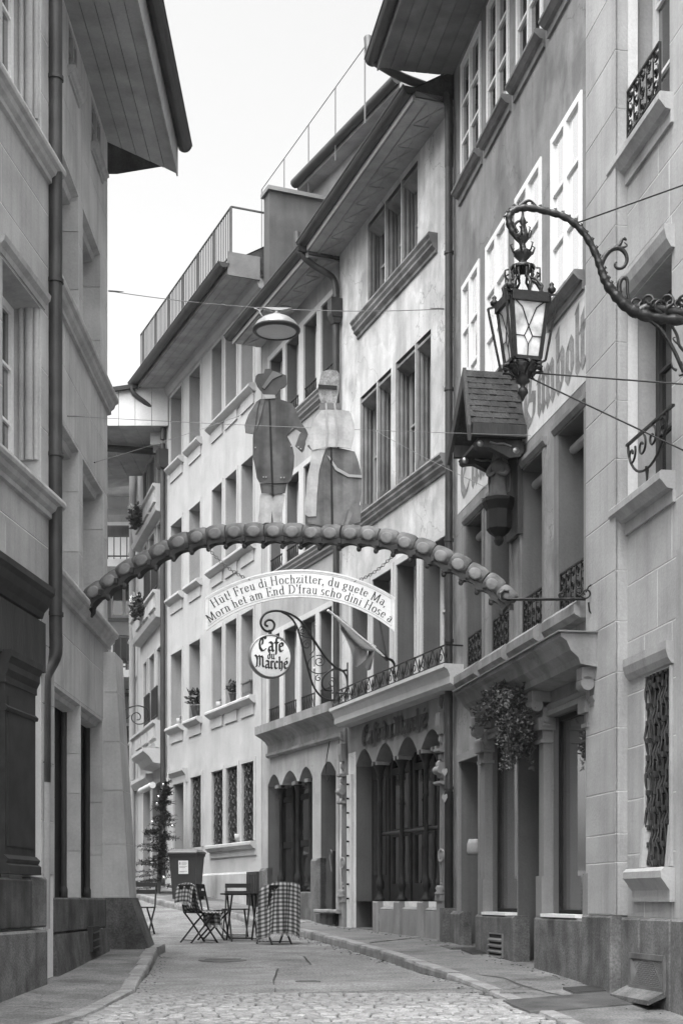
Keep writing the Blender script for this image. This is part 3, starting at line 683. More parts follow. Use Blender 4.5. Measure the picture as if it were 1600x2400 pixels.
# cellar grating in the pedestal
a, b = W2.x(1177, .155), W2.x(1147, .155); c, d = W2.z(1165, 2243, .15), W2.z(1165, 2190, .15)
m = MB(); m.box(a, b, .1, .158, c, d)
gr = m.build('cellar_opening', 'interior', H2)
m = MB(); m.box(a-.015, a, .1, .17, c, d); m.box(b, b+.015, .1, .17, c, d); m.box(a, b, .1, .17, d, d+.015)
for k in range(4): m.extr([(.155, c+(d-c)*k/4), (.185, c+(d-c)*k/4-.02), (.19, c+(d-c)*k/4), (.16, c+(d-c)*k/4+.025)], a, b)
m.build('grating', 'zinc', gr)
# ================================================================== RIGHT 3: café house
H3 = W3.emp('cafe_house', 'pale rendered café house with arched shopfront and small iron roof railing', 'house')
L3 = W3.len
tri = [(862, 901), (903, 939), (941, 978)]
hT3 = [(W3.x(b), W3.x(a), 9.6, 11.0, .24) for a, b in tri]
hC3 = [(W3.x(b), W3.x(a), 6.32, 8.3, .26) for a, b in ((844, 882), (884, 916), (927, 972), (974, 1009))]
hF3 = [(W3.x(b), W3.x(a), 3.34, 5.15, .3) for a, b in ((825, 865), (875, 919), (931, 979), (991, 1046))]
AR = [(834, 872), (881, 922), (932, 977), (987, 1036)]; ax0, ax1 = W3.x(1036), W3.x(834); zc3, zs3, zb3 = 2.47, 2.22, -.03
hS3 = [(W3.x(1036), W3.x(834), zb3, zc3, .33), (W3.x(873), W3.x(834), -.8, zb3, .33)]
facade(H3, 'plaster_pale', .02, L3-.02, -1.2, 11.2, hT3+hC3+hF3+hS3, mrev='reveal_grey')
for h in hT3: window(H3, *h[:4], -.2, 1, 2, .06, mf='wood_grey', mg='glass_dark')
for h in hC3: window(H3, *h[:4], -.22, 1, 2, .06, mf='wood_grey', mg='glass_dark')
for h in hF3: window(H3, *h[:4], -.27, 2, 2, .07, mf='cream_paint', mg='glass_dark')
# moulded stone shafts in the reveals of the old windows
for h in hT3+hC3:
    m = MB()
    for k, (yy, r) in enumerate(((-.04, .035), (-.1, .045), (-.165, .035))):
        m.tube([(h[1]+.0, yy, h[2]+.22), (h[1]+.0, yy, h[3])], r, 8); m.tube([(h[0], yy, h[2]+.22), (h[0], yy, h[3])], r, 8)
    m.box(h[1]-.05, h[1]+.02, -.2, -.01, h[2], h[2]+.22); m.box(h[0]-.02, h[0]+.05, -.2, -.01, h[2], h[2]+.22)
    m.extr([(-.01, h[3]-.10), (-.01, h[3]-.06), (-.2, h[3]-.16), (-.2, h[3]-.2)], h[0], h[1]); m.build('jamb_shafts', 'stone_weathered', H3)
cornice3 = [(-.02, 0), (.13, 0), (.14, -.03), (.11, -.07), (.11, -.10), (.08, -.14), (.08, -.17), (.03, -.21), (.03, -.25), (-.02, -.27)]
MB().extr([(y, z+6.30) for y, z in cornice3], W3.x(1050), L3-.08).build('string_course', 'stone_weathered', H3)
MB().extr([(y*1.1, z*1.1+9.58) for y, z in cornice3], W3.x(1010, .1), W3.x(826, .1)).build('sill', 'stone_weathered', H3)
for h in hF3: surround(H3, h[0], h[1], h[2], h[3], .09, .025, 'stone_trim_light')
def decor_eaves(par, x0, x1, z, over, n, **k):
    ro = eaves(par, x0, x1, z, over, 'soffit', 3, **k)
    m = MB(); c = (x1-x0)/n                              # criss-cross battens of the panels under the eaves
    for i in range(n):
        a, b = x0+c*i, x0+c*(i+1)
        m.bar((a, .1, z-.008), (a, over*.62, z-.008), .03, .016); m.bar((a, .1, z-.006), (b, over*.62, z-.006), .02, .014); m.bar((b, .1, z-.004), (a, over*.62, z-.004), .02, .014)
    m.bar((x0, over*.64, z-.008), (x1, over*.64, z-.008), .03, .016); m.build('batten', 'soffit', ro)
    MB().box(x0, x1, over-.03, over+.012, z-.015, z+.13).build('fascia_strip', 'soffit_light', ro)
    return ro
decor_eaves(H3, .02, L3-.0, 11.1, .60, 8, gr=.1)
# shop cornice with iron railing
pj3 = .38; x30, x31 = W3.x(1040, pj3), W3.x(771, pj3)
cn = MB().extr([(-.02, 3.2), (pj3, 3.2), (pj3, 3.15), (pj3-.05, 3.12), (pj3-.09, 3.03), (pj3-.09, 2.94), (pj3-.16, 2.90), (-.02, 2.90)], x30, x31).build('shop_cornice', 'stone_trim_light', H3)
m = MB(); zt = 3.46; n = 15; yr = pj3-.05
m.bar((x30+.05, yr, zt), (x31-.04, yr, zt), .025, .018); m.bar((x30+.05, yr, 3.225), (x31-.04, yr, 3.225), .018)
m.bar((x30+.05, yr, zt), (x30+.05, 0, zt), .02); m.bar((x31-.04, yr, zt), (x31-.04, 0, zt), .02)
for i in range(n):
    a = x30+.05+(x31-x30-.09)*i/n; b = x30+.05+(x31-x30-.09)*(i+1)/n; q = (a+b)/2
    m.bar((a, yr, 3.22), (q, yr, zt), .012); m.bar((b, yr, 3.22), (q, yr, zt), .012); m.tube([(p, yr+.01, z) for p, z in spiral(q, 3.31, .045, .045, 0, 360, 8)], .008, 4); m.lathe([(0, -.07), (.018, -.03), (.012, .05), (0, .09)], (a, yr, 3.34), 5)
m.build('railing', 'iron', cn)
# arches, fascia and spandrels
m = MB(); m.box(ax0, W3.x(881), -.02, .0, zc3, zc3+.01)
for i, (a, b) in enumerate(AR):
    x0, x1 = W3.x(b), W3.x(a); spandrel(m, x0, x1, zs3, zc3, .3, .004)
for i in range(3):
    xm0, xm1 = W3.x(AR[i+1][0]), W3.x(AR[i][1]); m.box(xm0, xm1, -.3, .004, zs3-.01, zc3+.01)
m.build('arcade', 'shop_stone', H3)
MB().box(W3.x(1050), W3.x(800), -.01, .006, zc3, 2.93).build('fascia', 'shop_stone', H3)
# slim iron columns with capitals, glazed doors behind
for k, px in enumerate((881, 892, 944, 1001, 1033)):
    x = W3.x(px, -.12); y = -.1; cz_ = zs3
    if k == 0: x = W3.x(877); 
    m = MB(); m.lathe([(0, .0), (.085, .0), (.085, .04), (.05, .08), (.045, .16), (.065, .22), (.065, .3), (.04, .36), (.034, .42), (.034, 1.55), (.046, 1.58), (.034, 1.62), (.034, 1.95), (.055, 1.98), (.045, 2.04), (.08, 2.14), (.11, 2.18), (.11, 2.25), (0, 2.25)], (x, y, zb3), 12)
    m.build('column', 'wood_black', H3)
    m = MB(); m.box(x-.11, x+.11, y-.12, y+.10, zs3-.06, zs3-.005); m.build('capital', 'stone_weathered', H3)
for (a, b), rail in zip(AR[1:], (1, 1, 1)):
    x0, x1 = W3.x(b)-.04, W3.x(a)+.04; y = -.26
    m = MB(); m.box(x0, x0+.09, y-.06, y, zb3, 2.45); m.box(x1-.09, x1, y-.06, y, zb3, 2.45); m.box(x0+.09, x1-.09, y-.06, y, 1.0, 1.12); m.box(x0+.09, x1-.09, y-.06, y, 2.0, 2.1); m.box(x0+.09, x1-.09, y-.06, y, zb3, zb3+.28)
    m.box((x0+x1)/2-.04, (x0+x1)/2+.04, y-.06, y+.01, zb3+.28, 1.0)
    f = m.build('glazed_door', 'wood_black', H3)
    for p in ((zb3+.28, 1.0), (1.12, 2.0), (2.1, 2.45)): MB().box(x0+.09, x1-.09, y-.035, y-.03, p[0], p[1]).build('pane', 'glass_dark', f)
    MB().tube([(x0-.02, y+.12, 1.05), (x1+.02, y+.12, 1.05)], .03, 6).build('push_bar', 'iron_gloss', f)
x0, x1 = W3.x(873), W3.x(834); m = MB().box(x0, x1+.3, -.33, -.28, -.8, 2.45); dr = m.build('door', 'wood_black', H3)
MB().box(x0+.12, x1-.12, -.28, -.27, .4, 2.0).build('pane', 'glass_dark', dr)
MB().box(x0-.02, x1+.05, -.3, .06, -.9, -.47).build('threshold', 'granite_light', H3)
for (a, b) in AR[1:]:
    xa, xb = W3.x(b, .06), W3.x(a, .06); m = cbox(xa, xb, -.3, .06, -1.1, zb3-.12, .02); m.add([(xa, -.12, zb3), (xb, -.12, zb3), (xb, .06, zb3-.12), (xa, .06, zb3-.12)], [(3, 2, 1, 0)]); m.build('pedestal', 'shop_stone', H3)
for i in range(1, 4):
    xa, xb = W3.x(AR[i][0]+(0 if i > 1 else -0), .1), W3.x(AR[i-1][1], .1); 
    if i == 1: xa, xb = W3.x(882, .1), W3.x(873, .1)
    cbox(min(xa, xb)-.03, max(xa, xb)+.03, -.3, .1, -1.1, zb3, .02).build('pedestal', 'shop_stone', H3)
# ornamented pilasters at both ends
def ornpil(par, x, w, zb_, tall):
    m = MB(); m.box(x-w/2-.03, x+w/2+.03, 0, .10, zb_-.9, zb_); m.box(x-w/2, x+w/2, 0, .06, zb_, 2.9)
    m.build('pilaster', 'stone_trim', par)
    o = MB(); o.box(x-w/2-.04, x+w/2+.04, .0, .12, zb_, zb_+.08); o.lathe([(0, 0), (.07, .0), (.08, .03), (.05, .06), (.07, .1), (.04, .14), (0, .14)], (x, .09, zb_+.08), 10)
    for z, ww, d_, hh in ((1.62, .05, .14, .05), (1.72, -.01, .13, .22), (1.95, -.03, .1, .1), (2.08, .03, .15, .05), (2.2, -.04, .1, .1), (2.34, .0, .13, .3), (2.7, -.04, .12, .14)):
        o.extr([(0, z), (d_-.03, z), (d_, z+hh*.4), (d_, z+hh), (0, z+hh)], x-w/2-ww, x+w/2+ww)
    o.tube([(x-w/2-.02, .11, 1.83), (x+w/2+.02, .11, 1.83)], .06, 10); o.lathe([(.02, .06), (.06, .08), (.075, .11), (.05, .13), (.0, .14)], (x, 0, 1.9), 10, 'y')
    o.tube([(x-.03, .07, zb_+.3), (x-.045, .072, .5), (x-.03, .07, 1.5)], .009, 5); o.tube([(x+.03, .07, zb_+.3), (x+.045, .072, .5), (x+.03, .07, 1.5)], .009, 5)
    o.lathe([(.11, .062), (.10, .085), (.075, .08), (.06, .062), (.02, .08), (0, .085)], (x, 0, .62), 14, 'y')
    for k in range(6): o.tube([(p, .068, q) for p, q in spiral(x+.0, 1.4-.2*k if k < 3 else .3-.1*(k-3), .035, .01, 200*k, 200*k+400, 10)], .008, 4)
    o.build('carving', 'stone_trim', par)
ornpil(H3, W3.x(812), .16, -.05, 1); ornpil(H3, W3.x(1044), .15, -.02, 1)
m = MB(); xx = W3.x(822); 
for k in range(9): m.box(xx-.05, xx-.02, .05, .09, .0+.24*k, .03+.24*k)
m.build('dowel', 'iron', H3)
MB().box(W3.x(828), W3.x(818), -.01, .045, -.6, 2.1).build('pilaster_strip', 'stone_trim_light', H3)
# ================================================================== RIGHT 4: house number 31
H4 = W4.emp('arched_house', 'grey rendered house number 31 with three small arches and stone mullioned windows', 'house')
L4 = W4.len
c4 = [(635, 666), (673, 704), (715, 746), (756, 786)]; c4b = [(632, 659), (668, 699), (707, 743), (752, 782)]
hT4 = [(W4.x(b), W4.x(a), 9.06, 10.53, .24) for a, b in c4]; hC4 = [(W4.x(b), W4.x(a), 6.32, 7.93, .24) for a, b in c4]; hF4 = [(W4.x(b), W4.x(a), 3.42, 5.12, .24) for a, b in c4b]
A4 = [(628, 656), (662, 696), (702, 732)]; D4 = (752, 787)
zs4, zc4 = 2.22, 2.43
hS4 = [(W4.x(732), W4.x(628), .14, zc4, .33), (W4.x(659), W4.x(628), -.5, .14, .33), (W4.x(787), W4.x(752), -.2, zc4, .42)]
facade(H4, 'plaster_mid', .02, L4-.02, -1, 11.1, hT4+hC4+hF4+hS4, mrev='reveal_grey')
for h in hT4+hC4: window(H4, *h[:4], -.2, 1, 2, .06, mf='cream_paint', mg=('glass_dark', 'glass', 'glass_shop'))
for h in hF4: window(H4, *h[:4], -.2, 1, 2, .06, mf='cream_paint', mg='glass_dark')
for hs, b in ((hT4, 1), (hC4, 1), (hF4, 0)):
    x0, x1 = min(h[0] for h in hs)-.1, max(h[1] for h in hs)+.1
    m = MB(); m.box(x0, x1, 0, .035, hs[0][3]+.0, hs[0][3]+.1)
    es = [x0]+[v for h in hs for v in h[:2]]+[x1]; es = sorted(es)
    for a, c in zip(es[::2], es[1::2]): m.box(a, c, 0, .035, hs[0][2], hs[0][3])
    m.build('mullions', 'stone_trim_light', H4)
    if b: MB().extr([(y, z+hs[0][2]-.01) for y, z in cornice3], x0-.05, x1+.05).build('sill', 'stone_trim', H4)
    for i, h in enumerate(hs):
        g = MB(); q = h[1]-h[0]
        g.bar((h[0]+.01, .0, h[2]+.3), (h[1]-.01, .0, h[2]+.3), .03, .02); g.bar((h[0]+.01, .0, h[2]+.05), (h[1]-.01, .0, h[2]+.05), .03, .02)
        for k in range(7):
            x = h[0]+.02+(q-.04)*k/6; g.bar((x, 0, h[2]+.05), (x, 0, h[2]+.3), .014)
            if k < 6: g.bar((x, .004, h[2]+.05), (x+(q-.04)/6, .004, h[2]+.3), .01)
        if not b: 
            for zz in (.45, .62): g.bar((h[0]+.01, -.02, h[2]+zz-.6), (h[1]-.01, -.02, h[2]+zz-.6), .02)
        g.build('window_guard', 'iron', H4)
# ground floor cornice of the shop
pj4 = .32; x40, x41 = W4.x(776, pj4), W4.x(597, pj4)
MB().extr([(-.02, 3.36), (pj4, 3.36), (pj4, 3.2), (pj4-.08, 3.16), (pj4-.2, 3.08), (.06, 3.0), (.06, 2.86), (.10, 2.84), (.10, 2.79), (.05, 2.76), (-.02, 2.76)], x40, x41).build('shop_cornice', 'plaster_grey', H4)
m = MB()
for a, b in A4: spandrel(m, W4.x(b), W4.x(a), zs4, zc4, .3, .004)
m2 = MB(); spandrel(m2, W4.x(D4[1]), W4.x(D4[0]), zs4, zc4, .4, .004); m2.build('door_arch', 'plaster_mid', H4)
for i in range(2): m.box(W4.x(A4[i+1][0]), W4.x(A4[i][1]), -.3, .004, zs4-.02, zc4+.01)
m.build('arcade', 'plaster_mid', H4)
for px in (659, 699, 729):
    x = W4.x(px, -.1); m = MB(); m.lathe([(0, 0), (.1, 0), (.09, .05), (.05, .1), (.08, .2), (.08, .28), (.05, .36), (.042, .4), (.042, 1.78), (.055, 1.8), (.045, 1.86), (.08, 1.98), (.1, 2.02), (.1, 2.07), (0, 2.07)], (x, -.1, .15), 12); m.build('column', 'wood_black', H4)
    m = MB(); m.box(x-.09, x+.09, -.2, .0, zs4-.07, zs4-.01); m.build('capital', 'stone_weathered', H4)
for i, (a, b) in enumerate(A4):
    x0, x1 = W4.x(b), W4.x(a); y = -.27; z0 = .14 if i else -.5
    m = MB(); m.box(x0, x0+.1, y-.06, y, z0, 2.4); m.box(x1-.1, x1, y-.06, y, z0, 2.4); m.box(x0+.1, x1-.1, y-.06, y, 1.0, 1.12); m.box(x0+.1, x1-.1, y-.06, y, 1.9, 2.0); m.box(x0+.1, x1-.1, y-.06, y, z0, z0+.12)
    f = m.build('glazed_door', 'wood_black', H4)
    MB().box(x0+.1, x1-.1, y-.04, y-.035, z0+.12, 2.4).build('pane', 'glass_dark', f)
cbox(W4.x(732), W4.x(697), -.3, .03, -.7, .14, .02).build('pedestal', 'granite_light', H4)
m = MB().box(W4.x(787), W4.x(752), -.42, -.38, -.2, 2.43); m.build('door', 'wood_black', H4)
cbox(W4.x(790, .2), W4.x(736, .2), -.1, .22, -.24, -.17, .02).build('doorstep', 'kerb', H4)
cbox(W4.x(788, .08), W4.x(742, .08), -.1, .1, -.8, -.24, .02).build('doorstep_block', 'granite', H4)
cbox(W4.x(752), W4.x(734), -.1, .07, -.8, .74, .05).build('plinth_block', 'granite_light', H4)
cbox(W4.x(628), W4.x(614), -.1, .07, -.8, .62, .05).build('plinth_block', 'granite_light', H4)
decor_eaves(H4, .0, L4+.0, 11.0, .60, 6, gr=.1)
# attic set back above the eaves, with its own gutter and a rail of thin posts
pA, pB = W4.loc(-.98, 30.4), W4.loc(1.01, 26.5); 
m = MB(); za = 15.0; dv = Vector((pB[0]-pA[0], pB[1]-pA[1])); nv = Vector((-dv.y, dv.x)).normalized()
if nv.y > 0: nv = -nv
def q3(p, o, z): return (p[0]+nv.x*o, p[1]+nv.y*o, z)
for o0, o1, z0, z1 in ((.06, 3, 14.85, 15.05), (.35, 3, 11.5, 14.85)):
    m.add([q3(pA, o0, z0), q3(pB, o0, z0), q3(pB, o1, z0), q3(pA, o1, z0), q3(pA, o0, z1), q3(pB, o0, z1), q3(pB, o1, z1), q3(pA, o1, z1)], [(3,2,1,0),(4,5,6,7),(0,1,5,4),(1,2,6,5),(2,3,7,6),(3,0,4,7)])
at = m.build('attic', 'soffit', H4)
MB().tube([q3(pA, 0, za), q3(pB, 0, za)], .1, 10).build('gutter', 'gutter', at)
m = MB(); rA, rB = W4.loc(-1.8, 32.8), W4.loc(.44, 27.3)
for k in range(5): 
    t = k/4; p = (rA[0]+(rB[0]-rA[0])*t, rA[1]+(rB[1]-rA[1])*t); m.bar((p[0], p[1], 14.6), (p[0], p[1], 16.05), .022)
m.tube([(rA[0], rA[1], 16.05), (rB[0], rB[1], 16.05)], .01, 5); m.build('roof_rail', 'zinc', H4)
# drainpipe between the café house and number 31, with its swan neck and hopper
xp = W4.x(787, .1)
def ppt(px, py, off): q = W4.at(px, py, off); return (q[0], off, q[1])
pp = [ppt(696, 545, .72), ppt(697, 575, .72), ppt(708, 598, .66), ppt(735, 622, .45), ppt(765, 640, .25), ppt(782, 655, .12), (xp, .1, W4.z(788, 680, .1)), (xp, .1, 10.2)]
pipe(H4, pp, .055, 'pipe_copper'); MB().extr([(.02, 9.98), (.2, 9.98), (.22, 10.03), (.22, 10.3), (.02, 10.3)], xp-.1, xp+.1).build('hopper', 'pipe_copper', H4)
MB().extr([(.05, 9.88), (.16, 9.88), (.2, 9.98), (.02, 9.98)], xp-.08, xp+.08).build('hopper_foot', 'pipe_copper', H4)
MB().tube([(xp, .1, 9.9), (xp, .1, 3.36)], .052, 12).build('drainpipe', 'pipe_copper', H4)
# drainpipe at the corner of the café and shrine houses, with swan neck from the high gutter
xq = L2-.09
def ppt2(px, py, off): q = W2.at(px, py, off); return (q[0], off, q[1])
pipe(H2, [ppt2(862, 90, 1.18), ppt2(866, 125, 1.18), ppt2(880, 145, 1.1), ppt2(940, 180, .72), ppt2(1005, 205, .33), ppt2(1040, 222, .12), (xq, .09, W2.z(1056, 250, .09)), (xq, .09, 10.2)], .06, 'pipe_copper')
MB().tube([(xq, .09, 10.22), (xq, .09, 1.5)], .055, 12).build('drainpipe', 'pipe_copper', H2)
MB().tube([(xq, .09, 1.5), (xq, .09, -.15)], .062, 12).build('drainpipe', 'wood_black', H2)
m = MB(); m.box(xq-.09, xq+.09, .0, .2, -.9, -.12); m.build('pipe_boot', 'granite_light', H2)
for zz in (9, 7.1, 5.0, 3.6, 1.55): MB().tube([(xq, .09, zz-.02), (xq, .09, zz+.02)], .068, 12).build('pipe_clamp', 'pipe_copper', H2)
# ================================================================== RIGHT 5: long pale house
H5 = W5.emp('pale_house', 'long pale stone house with regular windows, barred ground floor and roof railing', 'house')
L5 = W5.len
c5 = [(402, 428), (445, 471), (498, 522), (530, 556), (567, 595)]
hW5 = [(W5.x(b), W5.x(a), z0, z1, .3) for z0, z1 in ((4.13, 5.89), (7.24, 9.0), (10.42, 12.1)) for a, b in c5]
g5 = [(449, 474), (498, 525), (532, 559), (568, 597)]
hG5 = [(W5.x(b), W5.x(a), 1.19, 2.8, .12) for a, b in g5]; hD5 = (W5.x(435), W5.x(410), -.2, 2.74, .4)
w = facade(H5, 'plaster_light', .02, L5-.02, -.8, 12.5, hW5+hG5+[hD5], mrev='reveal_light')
rows5 = [.58, 1.19, 1.95, 2.8, 3.4, 3.98]
for i, h in enumerate(hW5):
    window(H5, *h[:4], -.26, 2, 3, .06, .03, mf='white_paint', mg=('glass', 'glass_dark', 'glass_shop'))
    surround(H5, h[0], h[1], h[2]-.02, h[3], .07, .02, 'plaster_light')
for k, (z0, z1) in enumerate(((4.13, 5.89), (7.24, 9.0), (10.42, 12.1))):
    for a, b in ((0, 0), (1, 1), (2, 4)):
        x0, x1 = hW5[k*5+b][0]-.12, hW5[k*5+a][1]+.12
        MB().extr([(-.02, 0), (.12, 0), (.15, -.03), (.15, -.07), (.12, -.10), (.07, -.14), (.03, -.16), (-.02, -.16)], x0, x1).build('sill', 'plaster_light', H5).location.z = z0
        for q in range(a, b+1):
            h = hW5[k*5+q]; MB().box(h[0]-.03, h[1]+.03, 0, .03, z0-.38, z0-.16).build('apron', 'plaster_light', H5)
for i, h in enumerate(hG5):
    surround(H5, h[0], h[1], h[2], h[3], .09, .03, 'plaster_light'); MB().box(h[0], h[1], -.12, -.10, h[2], h[3]).build('pane', 'glass_dark', H5)
    m = MB(); rg = random.Random(i); n = 7
    for k in range(n+1): m.bar((h[0]+(h[1]-h[0])*k/n, -.05, h[2]), (h[0]+(h[1]-h[0])*k/n, -.05, h[3]), .016)
    for k in range(3):
        for j in range(6):
            cx, cz_ = h[0]+(h[1]-h[0])*(k+.5)/3, h[2]+(h[3]-h[2])*(j+.5)/6; m.tube([(p, -.03, q) for p, q in spiral(cx, cz_, .12, .02, 60*j, 60*j+500*(1 if k % 2 else -1), 16)], .011, 4)
    m.build('window_grille', 'iron_rail', H5)
sill(H5, hG5[3][0]-.12, hG5[1][1]+.12, 1.18, .14, .14, .14, 'plaster_light')
m = MB().box(hD5[0], hD5[1], -.4, -.36, -.2, 2.74); m.build('door', 'wood_black', H5)
m = MB(); a, b = hD5[:2]; m.box(a-.16, a, 0, .05, -.2, 2.74); m.box(b, b+.16, 0, .05, -.2, 2.74); m.extr([(0, 2.74), (.05, 2.74), (.06, 2.9), (.14, 3.0), (.14, 3.06), (0, 3.06)], a-.2, b+.2); m.build('surround', 'plaster_light', H5)
cbox(W5.x(601), L5-.05, -.05, .06, -.9, .57, .04).build('plinth', 'plaster_base', H5)
m = MB(); a, b = W5.x(600, .07), W5.x(577, .07); m.box(a, b, .0, .066, -.35, .56); g = m.build('cellar_opening', 'interior', H5)
m = MB()
for k in range(4): m.bar((a+(b-a)*(k+.5)/4, .08, -.35), (a+(b-a)*(k+.5)/4, .08, .5), .02)
m.bar((a, .08, .1), (b, .08, .1), .02); m.build('grating', 'iron_rail', g)
MB().tube([(L5-.12, .1, 11.1), (L5-.12, .1, .35)], .065, 12).build('drainpipe', 'gutter', H5)
pipe(H5, [(L5-.05, .85, 12.42), (L5-.05, .8, 12.25), (L5-.1, .45, 12.0), (L5-.12, .12, 11.75), (L5-.12, .1, 11.2)], .06, 'gutter')
MB().extr([(.0, 10.5), (.2, 10.5), (.24, 10.6), (.24, 10.95), (.0, 10.95)], L5-.26, L5+.02).build('hopper', 'gutter', H5)
e5 = eaves(H5, -.02, L5+.05, 12.4, .72, 'soffit', 4, gr=.11, gy=.08)
MB().extr([(0, 12.18), (.05, 12.2), (.1, 12.3), (.12, 12.4), (0, 12.4)], .0, L5).build('cornice', 'plaster_light', H5)
MB().box(-.05, -.02, .05, .72, 12.32, 12.78).build('eaves_end', 'soffit_dark', e5)
# roof railing of many thin bars
m = MB(); y = .62
for zz in (12.78, 13.72): m.bar((.05, y, zz), (L5+.0, y, zz), .03, .02)
n = 62
for k in range(n+1):
    x = .05+(L5-.05)*k/n; w_ = .035 if k % 10 == 0 else .017; m.bar((x, y, 12.5), (x, y, 13.72), w_, w_)
m.bar((.05, y, 13.72), (.05, -.6, 13.72), .03); m.bar((.05, -.6, 12.5), (.05, -.6, 13.72), .03)
m.build('roof_railing', 'rail_grey', H5)
# fire wall rising over the lower neighbour
xf = -.06; MB().box(-.42, -.08, -4, -.02, 10.8, 13.95).build('fire_wall', 'reveal_dark', H5); MB().box(-.48, -.02, -4, .03, 13.95, 14.03).build('wall_cap', 'zinc', H5)
# ================================================================== RIGHT 6 and 7: narrow bays farther on
H6 = W6.emp('bay_house', 'cream house beyond the pale one, with panelled bays and iron window guards', 'house', base=.2)
L6 = W6.len; c6 = [(371, 384), (353, 365), (340, 347)]
hW6 = [(W6.x(b), W6.x(a), z0, z1, .25) for z0, z1 in ((4.5, 6.3), (7.7, 9.4), (10.3, 11.4)) for a, b in c6]
hS6 = [(W6.x(385), W6.x(358), .1, 2.95, .5), (W6.x(352), W6.x(336), .3, 2.9, .3)]
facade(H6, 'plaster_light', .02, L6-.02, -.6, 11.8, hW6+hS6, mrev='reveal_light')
for i, h in enumerate(hW6):
    window(H6, *h[:4], -.2, 2, 3, .06, .03, mg='glass'); surround(H6, h[0], h[1], h[2], h[3], .08, .04, 'plaster_light')
for z in (4.4, 7.6, 10.2):
    MB().extr([(-.02, 0), (.3, 0), (.3, -.06), (.24, -.1), (.2, -.5), (.26, -.55), (.22, -.66), (-.02, -.72)], .1, L6-.5).build('sill', 'plaster_light', H6).location.z = z
    for k in range(3): MB().box(.25+k*1.2, 1.2+k*1.2, .2, .26, z-.42, z-.16).build('panel', 'plaster_light', H6)
for h in hW6[:2]+hW6[3:5]:
    m = MB(); m.bar((h[0], .16, h[2]+.75), (h[1], .16, h[2]+.75), .04); m.bar((h[0], .16, h[2]+.05), (h[1], .16, h[2]+.05), .03)
    for k in range(12): m.bar((h[0]+(h[1]-h[0])*k/11, .16, h[2]), (h[0]+(h[1]-h[0])*k/11, .16, h[2]+.75), .03)
    m.build('window_guard', 'iron', H6)
MB().extr([(-.02, 3.7), (.55, 3.7), (.55, 3.62), (.4, 3.5), (.3, 3.35), (-.02, 3.3)], .0, 2.1).build('shop_cornice', 'plaster_light', H6)
MB().extr([(-.02, 3.25), (.2, 3.25), (.2, 3.15), (.1, 3.0), (-.02, 3.0)], 2.0, L6).build('shop_cornice', 'plaster_light', H6)
MB().box(hS6[0][0], hS6[0][1], -.48, -.45, .1, 2.95).build('shop_window', 'glass_dark', H6); MB().box(hS6[1][0], hS6[1][1], -.28, -.25, .3, 2.9).build('shop_window', 'glass', H6)
MB().tube([(.1, .3, 2.8), (2.2, .3, 2.8)], .08, 10).build('awning_roll', 'soffit_light', H6)
# jettied eaves that close the view: soffit boards below, white boards in front
EV = thing('jettied_eaves', 'wide boarded eaves with white gable boards closing the street behind the left house', 'roof', (-5.6, 35.2, EYE+11.3), 0, eye=True)
for i in range(9): MB().box(-2.2+i*.4+.006, -1.8+i*.4-.006, .02, 4.2, 11.5-.0-11.3+11.3-.0, 11.53).build('soffit_board', 'soffit', EV)
for i in range(9):
    x = -2.2+i*.4; zt0, zt1 = 11.98+.19*i/1.6*.5, 11.98+.19*(i+1)/1.6*.5
    MB().add([(x+.005, 0, 11.5), (x+.395, 0, 11.5), (x+.395, 0, zt1), (x+.005, 0, zt0), (x+.005, .02, 11.5), (x+.395, .02, 11.5), (x+.395, .02, zt1), (x+.005, .02, zt0)], [(0,1,2,3),(7,6,5,4),(0,4,5,1),(1,5,6,2),(2,6,7,3),(3,7,4,0)]).build('gable_board', 'soffit_light', EV)
MB().add([(-2.4, -.12, 11.95), (1.5, -.12, 12.5), (1.5, 4.2, 12.9), (-2.4, 4.2, 12.4), (-2.4, -.12, 12.05), (1.5, -.12, 12.6), (1.5, 4.2, 13), (-2.4, 4.2, 12.5)], [(3,2,1,0),(4,5,6,7),(0,1,5,4),(1,2,6,5),(2,3,7,6),(3,0,4,7)]).build('roof', 'shingle', EV)
MB().tube([(-2, .9, 11.36), (.95, 1.6, 11.36)], .09, 10).build('gutter', 'gutter', EV)
for i in range(4): MB().box(.9+.0*i, 1.3, .5+.55*i, .62+.55*i, 11.2, 11.5).build('rafter_end', 'soffit_light', EV)
H7 = W7.emp('far_house', 'pale house where the street bends out of sight', 'house', base=.5)
hW7 = [(.5, 1.3, z, z+1.7, .2) for z in (4.6, 7.6, 10.2)]+[(1.8, 2.6, z, z+1.7, .2) for z in (4.6, 7.6, 10.2)]+[(.4, 2.4, .6, 3.2, .3)]
facade(H7, 'plaster_light', .02, W7.len-.02, -.3, 12.6, hW7)
for h in hW7[:6]: window(H7, *h[:4], -.15, 2, 3, .06, mg='glass'); sill(H7, h[0]-.1, h[1]+.1, h[2], .12, mat='plaster_light')
MB().box(.4, 2.4, -.3, -.27, .6, 3.2).build('shop_window', 'glass_dark', H7)
MB().tube([(.1, .15, 12), (.1, .15, .6)], .09, 10).build('drainpipe', 'pipe_pale', H7)
MB().extr([(-.02, 12.4), (1.3, 12.1), (1.3, 12.3), (-.02, 12.7)], -.1, W7.len).build('eaves', 'soffit', H7)
